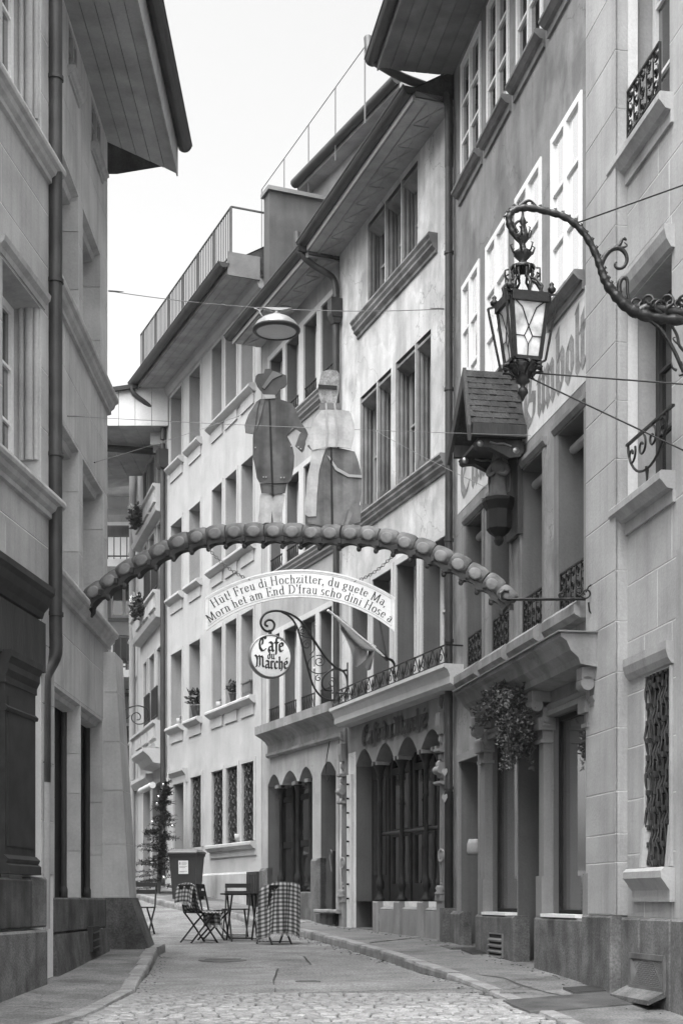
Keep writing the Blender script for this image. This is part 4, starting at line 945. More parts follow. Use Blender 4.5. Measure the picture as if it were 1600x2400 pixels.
# end house across the bend with its two balconies
HE = thing('end_house', 'white house facing down the street with two balconies, half hidden by the left corner', 'house', (-9.2, 46.5, EYE+.6), 0, eye=True)
m = MB(); m.box(-4, 4.2, 0, 6, -.2, 13.5); m.build('wall', 'plaster_light', HE)
for x in (1.05, 2.25):
    for z in (3.9, 6.6, 9.0):
        w = MB(); w.box(x-.42, x+.42, -.06, 0, z, z+1.75); q = w.build('window', 'white_paint', HE)
        for s in (-1, 1): MB().box(x+s*.2-.15, x+s*.2+.15, -.07, -.061, z+.1, z+1.65).build('pane', 'glass', q)
        MB().box(x-.5, x+.5, -.14, 0, z-.1, z).build('sill', 'stone_trim', q)
MB().extr([(-.1, 12.5), (-.1, 12.3), (0, 12.1)], -4, 4.2).build('cornice', 'stone_trim', HE)
def balcony(z, label_, extra):
    y0 = -2.6
    b = MB(); b.box(-.8, 3.15, y0, 0, z-.22, z); sb = b.build('balcony_slab', 'stone_trim_light', HE)
    b = MB(); 
    for x in (-.2, 1.3, 2.9): b.add([(x-.12, 0, z-1.5), (x+.12, 0, z-1.5), (x+.12, 0, z-.22), (x-.12, 0, z-.22), (x-.12, y0+.2, z-.45), (x+.12, y0+.2, z-.45), (x+.12, y0+.2, z-.22), (x-.12, y0+.2, z-.22)], [(0,1,2,3),(7,6,5,4),(0,4,5,1),(1,5,6,2),(2,6,7,3),(3,7,4,0)])
    b.build('bracket', 'stone_trim', sb)
    r = MB(); r.bar((-.8, y0+.05, z+1.0), (3.1, y0+.05, z+1.0), .05); r.bar((-.8, y0+.05, z+.1), (3.1, y0+.05, z+.1), .04)
    for k in range(21): r.bar((-.8+3.9*k/20, y0+.05, z), (-.8+3.9*k/20, y0+.05, z+1), .028)
    r.build('railing', 'iron_rail', sb)
balcony(6.95, '', 0); balcony(10.3, '', 0)
MB().box(-3.5, 3.3, -1.5, 0, 12.9, 13.0).build('soffit', 'soffit', HE)
o = thing('balcony_chair', 'high-backed wicker chair on the lower far balcony', 'chair', (-9.2+2.35, 45.0, EYE+6.95), R(200))
m = MB(); m.box(-.28, .28, -.28, .28, .42, .5); m.build('seat', 'wood_dark', o); m = MB(); m.box(-.28, .28, .24, .3, .5, 1.2); m.build('backrest', 'wood_dark', o)
for sx in (-1, 1):
    for sy in (-1, 1): MB().bar((sx*.25, sy*.25, 0), (sx*.25, sy*.25, .42), .05).build('leg', 'wood_dark', o)
o = thing('balcony_planter', 'long dark flower trough hung on the upper far balcony rail', 'planter', (-9.2+2.2, 43.85, EYE+10.95), 0)
MB().box(-.6, .7, -.14, .0, 0, .28).build('trough', 'wood_dark', o)
# ================================================================== LEFT A: near house with dark shopfront
HA = WA.emp('shopfront_house', 'grey stone house at the left edge with dark wooden shopfront', 'house', base=prof(13))
LA = WA.len
xa1 = WA.x(96)                                   # far edge of its windows
oT = (xa1, xa1+1.15, 7.62, 9.6, .32); oMd = (xa1, xa1+1.15, 4.16, 6.0, .32)
shp = (WA.x(22), WA.x(22)+2.4, .2, 2.62, .22)
holesA = [oT, oMd, shp]
wa = facade(HA, 'mortar_left', 0, LA-.02, -2.8, 13, holesA, mrev='stone_left')
rowsA = [3.2, 3.62, 4.16, 4.8, 5.4, 6.0, 6.5, 7.05, 7.62, 8.2, 8.8, 9.4, 10.0, 10.7, 11.3]
ashlar(wa, 'stone_left', 0, 3.2, rowsA, holesA, step=1.3, seed=21, t=.004)
for i, (a, b) in enumerate(zip([.25, .8, 1.4, 2.0, 2.6, 3.2], [.8, 1.4, 2.0, 2.6, 3.2])): cbox(0, WA.x(97), -.002, .012, a+.004, b-.004, .005).build('stone', 'stone_left', wa)
for h in (oT, oMd):
    window(HA, *h[:4], -.28, 2, 3, .08, .03, mf='white_paint', mg='glass')
    m = MB()
    for yy, r in ((-.05, .03), (-.12, .05), (-.2, .035)): m.tube([(h[0], yy, h[2]+.3), (h[0], yy, h[3])], r, 8)
    m.build('jamb_shafts', 'stone_left', HA)
bigsill = [(-.02, 0), (.09, .0), (.135, -.025), (.145, -.06), (.135, -.095), (.10, -.115), (.085, -.16), (.045, -.19), (.045, -.24), (-.02, -.25)]
for z in (7.62, 4.16): MB().extr(bigsill, -.0, 3.4).build('string_course', 'stone_left', HA).location.z = z
MB().extr([(-.02, 0), (.02, 0), (.03, .05), (.07, .09), (.08, .14), (-.02, .14)], xa1-.1, xa1+1.3).build('window_hood', 'stone_left', HA).location.z = 6.02
# dark wooden shopfront
xs0 = WA.x(128, .18)
MB().extr([(-.02, 3.12), (.19, 3.12), (.19, 3.06), (.15, 3.02), (.13, 2.94), (.08, 2.88), (.06, 2.82), (-.02, 2.82)], xs0, xs0+3.6).build('shop_cornice', 'shop_wood', HA)
MB().box(WA.x(98), WA.x(98)+3, -.01, .045, 2.3, 2.8).build('shop_fascia', 'wood_dark', HA)
xp0, xp1 = WA.x(93, .1), WA.x(22, .1)
m = MB(); m.box(xp0, xp1, -.05, .06, .42, 2.02); m.box(xp0+.07, xp1-.07, .06, .07, .5, 1.9); m.extr([(0, .24), (.11, .24), (.11, .32), (.08, .34), (.1, .38), (.06, .42), (0, .42)], xp0-.03, xp1+.03)
m.extr([(0, 2.02), (.07, 2.02), (.07, 2.08), (.1, 2.14), (.1, 2.2), (.13, 2.26), (.13, 2.32), (0, 2.32)], xp0-.02, xp1+.02); m.extr([(0, 1.76), (.08, 1.76), (.09, 1.79), (.06, 1.82), (0, 1.82)], xp0-.01, xp1+.01)
m.build('shop_pilaster', 'shop_wood', HA)
m = MB(); x0, x1 = shp[0], shp[1]
for zz in (.2, .72, 1.24, 1.76, 2.28): m.box(x0, x1, -.13, -.09, zz, zz+.04)
for k in range(4): m.box(x0+k*.7, x0+k*.7+.05, -.14, -.08, .2, 2.62)
sw = m.build('shop_window', 'shop_wood', HA)
for k in range(3):
    for zz in (.24, .76, 1.28, 1.8): MB().box(x0+k*.7+.05, x0+k*.7+.7, -.125, -.12, zz, zz+.48).build('pane', 'glass_curtain', sw)
cbox(WA.x(70, .08), WA.x(70, .08)+2.2, -.1, .11, -.28, .2, .02).build('plinth_panel', 'granite_dark', HA)
cbox(WA.x(107, .08), WA.x(70, .08)-.01, -.1, .10, -.28, .22, .02).build('plinth_block', 'granite_light', HA)
cbox(WA.x(109, .14), WA.x(109, .14)+3.2, -.1, .16, -1.5, -.3, .025).build('plinth_block', 'granite_light', HA)
# ================================================================== LEFT B: corner house
HB = WB.emp('corner_house', 'grey ashlar corner house on the left with wide boarded eaves and battered pier', 'house')
LB = WB.len
hB = []
for z0, z1, cc in ((6.72, 8.33, ((128, 185), (194, 236))), (3.6, 5.32, ((128, 185), (194, 242)))):
    for a, b in cc: hB.append((WB.x(b), WB.x(a), z0, z1, .28))
hBt = [(WB.x(182), WB.x(160), 9.45, 10.0, .08), (WB.x(237), WB.x(214), 9.38, 9.98, .08)]
hBg = [(WB.x(189), WB.x(128), .02, 2.34, .26), (WB.x(241), WB.x(190), .02, 2.34, .26)]
hBg[0] = (hBg[1][1]+.02, hBg[0][1], .02, 2.34, .26)
wb = facade(HB, 'mortar_left', 0, LB-.0, -1.4, 10.25, hB+hBt+hBg, mrev='stone_left_far')
rowsB = [.02, .55, 1.1, 1.7, 2.34, 2.95, 3.55, 4.1, 4.7, 5.32, 5.95, 6.6, 7.15, 7.75, 8.33, 8.95, 9.42, 10.2]
ashlar(wb, 'stone_left_far', 0, LB, rowsB, hB+hBt+hBg, step=1.15, seed=31, t=.004)
# stones of the deep jambs, each its own block with open joints
for h in hB+hBg:
    z = h[2]; k = 0; rg = random.Random(int(h[2]*10)); hs = [.52, .66, .48, .6]
    while z < h[3]-.05:
        e = min(z+hs[k % 4]+rg.uniform(-.05, .05), h[3]); 
        if h[3]-e < .2: e = h[3]
        MB().box(h[0]-.01, h[0]+.012, -.27, -.002, z+.004, e-.004).build('jamb_stone', 'stone_left_far', wb); z = e; k += 1
for h in hB: window(HB, *h[:4], -.26, 2, 3, .07, .03, mf='cream_paint', mg='glass')
for h in hBt: window(HB, *h[:4], .0, 2, 2, .06, .03, mf='wood_grey', mg='glass'); sill(HB, h[0]-.05, h[1]+.05, h[2], .1, .08, .04, 'stone_left')
for h in hBg:
    MB().box(h[0], h[1], -.26, -.24, h[2], h[3]).build('door', 'wood_black', HB)
    MB().extr([(-.2, h[3]-.12), (-.2, h[3]), (.0, h[3]), (.0, h[3]-.03), (-.06, h[3]-.05), (-.08, h[3]-.1)], h[0], h[1]).build('lintel_moulding', 'stone_left_far', HB)
    m = MB(); m.tube([(h[0]+.012, -.2, .02), (h[0]+.012, -.2, 2.3)], .04, 8); m.lathe([(0, 0), (.055, 0), (.055, .1), (.04, .14)], (h[0]+.012, -.2, .02), 8); m.build('jamb_shaft', 'wood_dark', HB)
for z in (6.68, 3.56): MB().extr(bigsill, -.06, LB-.02).build('string_course', 'stone_left_far', HB).location.z = z
for h in hB: MB().extr([(-.24, h[3]-.14), (-.24, h[3]), (.0, h[3]), (.0, h[3]-.03), (-.08, h[3]-.05), (-.1, h[3]-.12)], h[0], h[1]).build('lintel_moulding', 'stone_left_far', HB)
# plinth and battered corner pier (local x = 0 is the far corner, +y the street)
for a, b in ((WB.x(190, .1), LB), (WB.x(250, .1), WB.x(190, .1))):
    cbox(a+.004, b-.004, -.1, .10, -.36, .02, .02).build('plinth_block', 'granite', HB); 
    m = MB(); m.add([(a+.003, 0, -1.3), (b-.003, 0, -1.3), (b-.003, 0, -.37), (a+.003, 0, -.37), (a+.003, .22, -1.3), (b-.003, .2, -1.3), (b-.003, .11, -.37), (a+.003, .11, -.37)], [(4,7,6,5),(7,3,2,6),(0,3,7,4),(5,6,2,1)]); m.build('plinth_block', 'granite', HB)
def batter(x0, x1, z0, z1, o0, o1, name, mat, par):
    m = MB(); m.add([(x0, -.3, z0), (x1, -.3, z0), (x1, o0, z0), (x0, o0, z0), (x0, -.3, z1), (x1, -.3, z1), (x1, o1, z1), (x0, o1, z1)], [(3,2,1,0),(4,5,6,7),(0,1,5,4),(1,2,6,5),(2,3,7,6),(3,0,4,7)]); return m.build(name, mat, par)
zz = [.02, .72, 1.42, 2.05, 2.7, 3.22]
def bo(z): return .345-.19*min(1, max(0, z/3.2))
core = batter(-.32, .34, .02, 3.22, bo(0)-.003, bo(3.2)-.003, 'pier', 'mortar_left', HB)
for k, (a, b) in enumerate(zip(zz, zz[1:])): batter(-.325, .352, a+.004, b-.004, bo(a), bo(b), 'stone', 'stone_left_far', core)
batter(-.34, .37, -1.0, .02, .72, .36, 'pier_foot', 'granite', HB)
m = MB(); a, b = WB.x(233, .17), WB.x(218, .17); m.box(a, b, .1, .172, -.62, -.32); g = m.build('cellar_opening', 'interior', HB)
m = MB()
for k in range(3): m.bar((a, .18, -.56+.09*k), (b, .18, -.58+.09*k), .015)
m.build('grating', 'iron_rail', g)
# eaves with sloping boards
eaves(HB, -.85, LB+.6, 10.04, .84, 'soffit', 5, gr=.095, drop=-.0, gy=.09, gz=.28, fh=.42, fascia='soffit', skew=True)
# drainpipe at the joint of the two left houses, with hopper on top
xp = LB+.12
dp = MB().tube([(xp, .14, 9.75), (xp, .14, 2.75)], .075, 14).build('drainpipe', 'pipe_copper', HB)
pipe(HB, [(xp, .14, 2.78), (xp, .14, 2.55), (xp+.02, .09, 2.42), (xp+.1, .05, 2.3), (xp+.14, .05, 2.15), (xp+.15, .05, 1.2)], .075, 'pipe_copper')
MB().tube([(xp+.15, .05, 1.22), (xp+.15, .05, -.3)], .07, 14).build('drainpipe', 'pipe_pale', HB)
MB().extr([(.02, 9.7), (.26, 9.7), (.3, 9.85), (.3, 10.4), (.02, 10.4)], xp-.14, xp+.14).build('hopper', 'pipe_copper', HB)
for q in (8.5, 6.4, 4.6, 2.95): m = MB(); m.tube([(xp, .14, q-.02), (xp, .14, q+.02)], .088, 14); m.box(xp+.02, xp+.05, 0, .1, q-.01, q+.01); m.build('pipe_clamp', 'pipe_copper', dp)

# ================================================================== LEFT C: an unseen row added beyond the corner house only to shade the street
WC = Wall((-9.5, 21.6), (-14.5, 44.5), True)
HC = WC.emp('unseen_shade_row', 'unseen rendered row added beyond the left corner house to shade the street', 'house')
hC_ = [(1.2+2.0*i, 2.2+2.0*i, z, z+1.7, .2) for i in range(11) for z in (3.6, 6.6)]
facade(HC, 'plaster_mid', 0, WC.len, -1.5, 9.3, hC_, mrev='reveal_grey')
for h in hC_: MB().box(h[0], h[1], -.2, -.18, h[2], h[3]).build('pane', 'glass_dark', HC)
eaves(HC, 0, WC.len, 9.2, .5, 'soffit', 3)
# ================================================================== lettering: strokes of a broad pen
def A(cx, cy, rx, ry, a0, a1, n=9): return arcp(cx, cy, rx, ry, a0, a1, n)
X_ = .64
def serif(x, y, w=.13): return [(x-w, y), (x+w, y)]
SERIF = {
 'H': (.86, [[(.16, 0), (.16, 1)], [(.7, 0), (.7, 1)], [(.16, .52), (.7, .52)], serif(.16, 0), serif(.16, 1), serif(.7, 0), serif(.7, 1)]),
 'F': (.64, [[(.16, 0), (.16, 1)], [(.03, 1), (.58, 1)], [(.58, 1), (.58, .84)], [(.16, .53), (.46, .53)], [(.46, .6), (.46, .44)], serif(.16, 0)]),
 'E': (.68, [[(.16, 0), (.16, 1)], [(.03, 1), (.58, 1)], [(.58, 1), (.58, .85)], [(.16, .53), (.46, .53)], [(.46, .6), (.46, .45)], [(.03, 0), (.62, 0)], [(.62, 0), (.63, .17)]]),
 'D': (.84, [[(.16, 0), (.16, 1)], [(.03, 1), (.3, 1)]+A(.32, .5, .42, .5, 90, -90, 14)+[(.03, 0)]]),
 'M': (1.02, [[(.14, 0), (.16, 1)], [(.16, 1), (.5, .06)], [(.5, .06), (.84, 1)], [(.86, 1), (.88, 0)], serif(.14, 0), serif(.88, 0), [(.04, 1), (.16, 1)], [(.84, 1), (.98, 1)]]),
 'u': (.62, [[(.02, X_), (.14, X_), (.14, .2)]+A(.3, .2, .16, .2, 180, 300, 6)+[(.46, .12)], [(.34, X_), (.46, X_), (.46, 0), (.58, 0)]]),
 't': (.40, [[(.18, .86), (.18, .16)]+A(.29, .14, .11, .13, 190, 320, 6), [(.03, X_), (.36, X_)]]),
 'r': (.44, [[(.03, X_), (.14, X_), (.14, 0)], serif(.14, 0, .12), [(.14, .4)]+A(.3, .48, .14, .15, 160, 40, 6)]),
 'e': (.54, [[(.07, .36), (.47, .36)]+A(.27, .33, .2, .31, 10, 325, 16)]),
 'd': (.62, [A(.27, .31, .2, .31, 50, 360-40, 16), [(.34, 1), (.46, 1), (.46, 0), (.58, 0)]]),
 'i': (.30, [[(.03, X_), (.14, X_), (.14, 0)], serif(.14, 0, .12), [(.14, .86), (.141, .9)]]),
 'o': (.58, [A(.28, .32, .22, .32, 0, 360, 20)]),
 'c': (.50, [A(.27, .32, .2, .32, 40, 318, 14)]),
 'h': (.62, [[(.03, 1), (.14, 1), (.14, 0)], serif(.14, 0, .11), [(.14, .42)]+A(.3, .44, .16, .19, 160, 0, 8)+[(.46, 0)], serif(.46, 0, .11)]),
 'n': (.62, [[(.03, X_), (.14, X_), (.14, 0)], serif(.14, 0, .11), [(.14, .42)]+A(.3, .44, .16, .19, 160, 0, 8)+[(.46, 0)], serif(.46, 0, .11)]),
 'm': (.92, [[(.03, X_), (.14, X_), (.14, 0)], serif(.14, 0, .1), [(.14, .42)]+A(.29, .44, .15, .19, 160, 0, 8)+[(.44, 0)], serif(.44, 0, .1), [(.44, .42)]+A(.59, .44, .15, .19, 160, 0, 8)+[(.74, 0)], serif(.74, 0, .1)]),
 'z': (.50, [[(.06, .5), (.06, X_), (.42, X_), (.06, 0), (.44, 0), (.44, .14)]]),
 'g': (.56, [A(.25, .44, .17, .2, 0, 360, 16), [(.36, .6), (.5, .64)], A(.25, -.12, .2, .14, 90, -270, 16), [(.16, .27), (.12, .14), (.25, .03), (.42, -.02)]]),
 'a': (.54, [A(.25, .46, .16, .18, 150, 0, 8)+[(.41, .1), (.45, .02), (.52, .03)], [(.41, .38)]+A(.24, .19, .17, .19, 90, 300, 10)+[(.41, .14)]]),
 's': (.46, [A(.22, .48, .14, .16, 40, 230, 8)+A(.2, .16, .17, .16, 60, -150, 9)]),
 'f': (.38, [A(.28, .84, .12, .16, 60, 180, 6)+[(.16, 0)], [(.03, X_), (.32, X_)], serif(.16, 0, .12)]),
 '!': (.34, [[(.14, 1), (.14, .3)], [(.14, .06), (.141, .0)]]),
 ',': (.28, [[(.12, .07), (.13, 0), (.07, -.14)]]),
 "'": (.2, [[(.1, 1), (.1, .8)]]), ' ': (.27, []), 'ü': (.62, None)}
SERIF['ü'] = (.62, SERIF['u'][1]+[[(.2, .86), (.201, .89)], [(.4, .86), (.401, .89)]])
BLACK = {   # broken letters; x-height 1
 'C': (1.05, [[(.86, 1.36), (.62, 1.56), (.3, 1.3), (.14, .8), (.2, .3), (.44, -.02), (.72, .06), (.88, .26)], [(.46, 1.5), (.52, 1.1), (.46, .7)], [(.62, 1.56), (.95, 1.62)]]),
 'a': (.74, [[(.16, .92), (.34, 1.0), (.56, .84), (.56, .14), (.7, 0)], [(.56, .56), (.2, .44), (.14, .14), (.28, 0), (.56, .2)]]),
 'f': (.5, [[(.58, 1.5), (.44, 1.62), (.28, 1.42), (.28, .0), (.24, -.34)], [(.06, .96), (.5, .96)]]),
 'e': (.62, [[(.5, .62), (.54, .84), (.36, 1.0), (.14, .82), (.14, .2), (.32, 0), (.56, .16)], [(.14, .5), (.5, .66)]]),
 'd': (.72, [[(.24, 1.5), (.44, 1.2), (.56, .8), (.56, .18), (.36, 0), (.14, .16), (.14, .7), (.34, .86), (.54, .74)]]),
 'u': (.74, [[(.06, .86), (.18, .98), (.18, .16), (.34, 0), (.54, .2)], [(.44, .88), (.56, 1), (.56, .14), (.7, 0)]]),
 'M': (1.3, [[(.0, 1.5), (.2, 1.36), (.3, 1.0), (.26, .2), (.1, 0)], [(.3, 1.2), (.52, 1.5), (.66, 1.3), (.66, .2), (.52, .0)], [(.66, 1.2), (.88, 1.46), (1.04, 1.2), (1.04, .16), (1.2, 0)], [(.1, .0), (.34, .1)]]),
 'r': (.54, [[(.06, .86), (.18, 1.0), (.18, .14), (.3, 0)], [(.18, .8), (.38, 1.0), (.5, .86)]]),
 'c': (.58, [[(.52, .84), (.36, 1.0), (.14, .82), (.14, .2), (.32, 0), (.54, .16)]]),
 'h': (.74, [[(.08, 1.5), (.2, 1.6), (.2, .12), (.3, 0)], [(.2, .78), (.42, 1.0), (.56, .82), (.56, .1), (.42, -.26)]]),
 ' ': (.4, []), 'i': (.34, [[(.06, .86), (.18, 1.0), (.18, .14), (.3, 0)], [(.2, 1.3), (.24, 1.38)]]), 'n': (.74, [[(.06, .86), (.18, 1.0), (.18, .14), (.26, 0)], [(.18, .8), (.42, 1.0), (.56, .84), (.56, .14), (.68, 0)]]),
 'm': (1.1, [[(.06, .86), (.18, 1.0), (.18, .14), (.26, 0)], [(.18, .8), (.4, 1.0), (.54, .84), (.54, .14), (.62, 0)], [(.54, .8), (.76, 1.0), (.9, .84), (.9, .14), (1.02, 0)]]),
 'b': (.72, [[(.1, 1.5), (.2, 1.6), (.2, .2), (.38, 0), (.58, .2), (.58, .8), (.42, 1.0), (.2, .8)]]), 'o': (.7, [[(.2, .84), (.16, .2), (.36, 0), (.56, .2), (.54, .8), (.36, 1.0), (.2, .84)]]),
 'l': (.36, [[(.1, 1.5), (.2, 1.6), (.2, .14), (.32, 0)]]), 't': (.46, [[(.2, 1.3), (.2, .16), (.34, 0), (.44, .1)], [(.06, .96), (.44, .98)]]), 's': (.56, [[(.5, .86), (.32, 1.0), (.16, .8), (.46, .36), (.4, .1), (.22, 0), (.08, .14)]]),
 'G': (1.1, [[(.9, 1.3), (.62, 1.56), (.3, 1.3), (.14, .8), (.2, .3), (.5, -.02), (.84, .1), (.9, .6), (.6, .7)], [(.5, 1.5), (.56, 1.1), (.46, .6)]])}
BLACK['é'] = (.62, BLACK['e'][1]+[[(.36, 1.24), (.5, 1.44)]])
def stroke(mb, pts, half, tilt, put):
    """one pen stroke: an elliptical nib (half-axes half, turned by tilt) drawn along pts; put(x,z) places a point"""
    a, b = half; c, s = math.cos(R(tilt)), math.sin(R(tilt)); n = len(pts); L_, R_ = [], []
    for i, (x, z) in enumerate(pts):
        p, q = pts[max(i-1, 0)], pts[min(i+1, n-1)]; tx, tz = q[0]-p[0], q[1]-p[1]; l = math.hypot(tx, tz) or 1; nx, nz = -tz/l, tx/l
        u, v = nx*c+nz*s, -nx*s+nz*c; k = math.sqrt((a*u)**2+(b*v)**2) or 1e-9; ou, ov = a*a*u/k, b*b*v/k
        ox, oz = ou*c-ov*s, ou*s+ov*c; ex = ez = 0
        if i in (0, n-1):                                    # the nib's own overhang at the ends
            w = b*.8*(1 if i else -1); ex, ez = tx/l*w, tz/l*w
        L_.append((x+ox+ex, z+oz+ez)); R_.append((x-ox+ex, z-oz+ez))
    vs = [put(*p) for p in L_]+[put(*p) for p in R_]
    mb.add(vs, [(i, i+1, i+1+n, i+n) for i in range(n-1)])
def dense(pts, k=3):
    out = []
    for p, q in zip(pts, pts[1:]):
        for j in range(k): out.append((p[0]+(q[0]-p[0])*j/k, p[1]+(q[1]-p[1])*j/k))
    return out+[pts[-1]]
def width(txt, font): return sum(font[ch][0] for ch in txt)
# ================================================================== the arch across the street
YA0, YA1 = 17.2, 15.9
def YA(px): return YA0+(YA1-YA0)*(px-225)/(1190-225)
ARC = [(225, 1388), (262, 1362), (299, 1335), (338, 1315), (379, 1292), (424, 1272), (467, 1260), (510, 1252), (555, 1248), (600, 1247), (646, 1247), (690, 1248), (734, 1250), (778, 1251), (825, 1252), (868, 1255), (911, 1262), (953, 1273), (996, 1286), (1037, 1305), (1078, 1324), (1118, 1346), (1157, 1371), (1186, 1398)]
AP = [place(x, y, YA(x)) for x, y in ARC]
o0 = place(700, 1250, YA(700)); ang_a = math.atan2(YA1-YA0, AP[-1].x-AP[0].x)
ARCH = thing('street_arch', 'beaded grey arch spanning the street, carrying two flat figures', 'arch', o0, ang_a)
Mi = ARCH.matrix_basis.inverted() if False else (Matrix.Translation(o0) @ Matrix.Rotation(ang_a, 4, 'Z')).inverted()
AL = [Mi @ p for p in AP]
for i, p in enumerate(AL):
    q0, q1 = AL[max(i-1, 0)], AL[min(i+1, len(AL)-1)]; t = (q1-q0).normalized(); ln = (q1-q0).length/(2 if 0 < i < len(AL)-1 else 1)
    ang = math.atan2(t.z, t.x); c, s = math.cos(ang), math.sin(ang)
    def pt(x, y, z): return (p.x+x*c-z*s, p.y+y, p.z+x*s+z*c)
    rv = random.uniform(.96, 1.04); hw = ln*.5; m = MB(); n1, n2 = 10, 14; vs = []
    for a in range(n1+1):                                     # barrel-shaped bead lying along the arch
        u = -1+2*a/n1; rad = .106*rv*(1-.17*abs(u)**4)
        for b in range(n2):
            q = 2*math.pi*b/n2; vs.append(pt(u*hw*.97, rad*math.cos(q)*1.0, rad*math.sin(q)*1.02))
    m.add(vs, [(a*n2+b, a*n2+(b+1) % n2, (a+1)*n2+(b+1) % n2, (a+1)*n2+b) for a in range(n1) for b in range(n2)], True)
    m.add(vs[:n2], [tuple(range(n2))]); m.add(vs[-n2:], [tuple(range(n2))])
    bd = m.build('bead', 'bead', ARCH)
    m = MB(); vs = []
    for k, (rr, yy) in enumerate(((1, -.09), (.95, -.105), (.7, -.110), (0.01, -.113))):
        for b in range(16): q = 2*math.pi*b/16; vs.append(pt(hw*.7*rr*math.cos(q), yy, .066*rr*math.sin(q)-.014))
    m.add(vs, [(a*16+b, a*16+(b+1) % 16, (a+1)*16+(b+1) % 16, (a+1)*16+b) for a in range(3) for b in range(16)], True); m.build('oval_face', 'bead_oval', bd)
    # dark scalloped under-edge with a knob at each joint
    m = MB(); up, n = [], 8
    for k in range(n+1):
        u = -1+2*k/n; up.append((u*hw, -.075, -.118-.045*abs(u)**2.2))
    poly = [pt(x, 0, z) for x, _, z in up]+[pt(hw, 0, -.075), pt(-hw, 0, -.075)]
    m.plate([(q[0], q[2]) for q in poly], p.y-.085, p.y+.04); m.build('scallop', 'scallop', ARCH)
    m = MB(); m.lathe([(0, -.045), (.022, -.035), (.03, -.01), (.02, .012), (.028, .03), (0, .04)], pt(hw, -.06, -.165), 8); m.box(pt(hw, 0, 0)[0]-.02, pt(hw, 0, 0)[0]+.02, p.y-.112, p.y-.07, pt(hw, 0, -.1)[2]-.03, pt(hw, 0, -.1)[2]+.03); m.build('knob', 'scallop', ARCH)
# tail at the left wall, hooked rod to the right pilaster
e = AL[0]; m = MB(); m.tube([e+Vector((0, 0, -.05)), e+Vector((-.04, .02, -.12)), e+Vector((-.06, .03, -.18)), e+Vector((-.04, .02, -.24)), e+Vector((-.07, .03, -.29))], [.1, .07, .045, .03, .012], 8)
m.tube([e+Vector((-.05, 0, .0)), e+Vector((-.35, .3, .05))], .02, 6); m.build('tail', 'scallop', ARCH)
WP = W1.world(XE, .14, 0); 
hk = place(1178, 1412, YA(1178)); rod_end = place(1404, 1404, 14.38)
def to_l(v): return Mi @ v
m = MB(); hp = [place(x, y, YA(1178)-.13) for x, y in ((1192, 1386), (1180, 1384), (1174, 1392), (1176, 1402), (1190, 1405))]+[rod_end]
m.tube([to_l(v) for v in hp], .016, 8); m.build('rod', 'iron', ARCH)
m = MB()
def scroll(cx, cy, r, a0, a1, Y, w=.009, tail=None):
    pts = [place(cx+r*(1-.75*i/20)*math.cos(R(a0+(a1-a0)*i/20)), cy-r*(1-.75*i/20)*math.sin(R(a0+(a1-a0)*i/20)), Y) for i in range(21)]
    if tail: pts = [place(x, y, Y) for x, y in tail]+pts
    m.tube([to_l(q) for q in pts], w, 5)
YR = 14.35
for cx, cy, r, a0, a1, tl in ((1316, 1394, 9, 270, -60, [(1345, 1402), (1330, 1404)]), (1355, 1385, 11, 270, 680, None), (1372, 1390, 14, 200, 600, None), (1395, 1388, 10, -90, 300, None), (1394, 1421, 10, 90, -300, None), (1395, 1349, 8, -30, 330, [(1372, 1388), (1378, 1375), (1396, 1362)]), (1394, 1465, 7, 60, 400, [(1378, 1412), (1380, 1432), (1396, 1450)])): scroll(cx, cy, r, a0, a1, YR, .009, tl)
m.tube([to_l(place(1403, 1345, YR)), to_l(place(1403, 1470, YR))], .012, 6); m.build('wall_bracket', 'iron', ARCH)
# ------------------------------------------------------------------ the two flat figures on the arch
def flat_part(par, name, mat, pts, y, t=.012, Yp=16.5, org=None):
    k = Yp/F; m = MB(); m.plate([((x-org[0])*k, (org[1]-yy)*k) for x, yy in pts], y-t, y); return m.build(name, mat, par)
G0 = (634, 1234); YG = YA(634)-.02
GR = thing('groom_figure', 'flat sheet-metal man in dark coat and hat seen from behind, standing on the arch', 'figure', place(G0[0], G0[1], YG), 0)
def gp(name, mat, pts, y): return flat_part(GR, name, mat, pts, y, org=G0, Yp=YG)
gp('stockings', 'figure_white', [(609, 1163), (612, 1159), (636, 1159), (641, 1166), (646, 1159), (666, 1159), (668, 1163), (662, 1195), (657, 1215), (661, 1234), (641, 1232), (638, 1196), (634, 1234), (604, 1232), (607, 1200)], 0)
gp('shoe', 'figure_dark', [(612, 1232), (622, 1226), (630, 1226), (640, 1236), (612, 1236)], -.013)
gp('breeches', 'figure_dark', [(609, 1134), (673, 1134), (668, 1157), (645, 1160), (641, 1164), (636, 1159), (613, 1157)], -.013)
coat = [(610, 938), (600, 945), (594, 966), (595, 1010), (593, 1030), (593, 1075), (598, 1095), (602, 1122), (608, 1133), (640, 1135), (676, 1134), (683, 1126), (689, 1095), (690, 1070), (686, 1050), (672, 1022), (686, 1003), (706, 1016), (702, 1020), (692, 1048), (708, 1063), (712, 1058), (722, 1020), (718, 1010), (701, 985), (693, 962), (684, 948), (668, 942), (646, 935)]
gp('coat', 'figure_dark', coat, -.026)
gp('sleeve', 'figure_sleeve', [(610, 940), (602, 945), (583, 975), (574, 1000), (576, 1018), (595, 1021), (600, 990), (604, 960)], -.04)
gp('lapel', 'figure_sleeve', [(612, 940), (622, 938), (612, 980), (602, 1010), (606, 965)], -.041)
gp('hand', 'figure_sleeve', [(715, 1042), (719, 1038), (733, 1051), (729, 1057)], -.03)
gp('collar', 'figure_white', [(615, 928), (645, 929), (646, 937), (622, 938)], -.04)
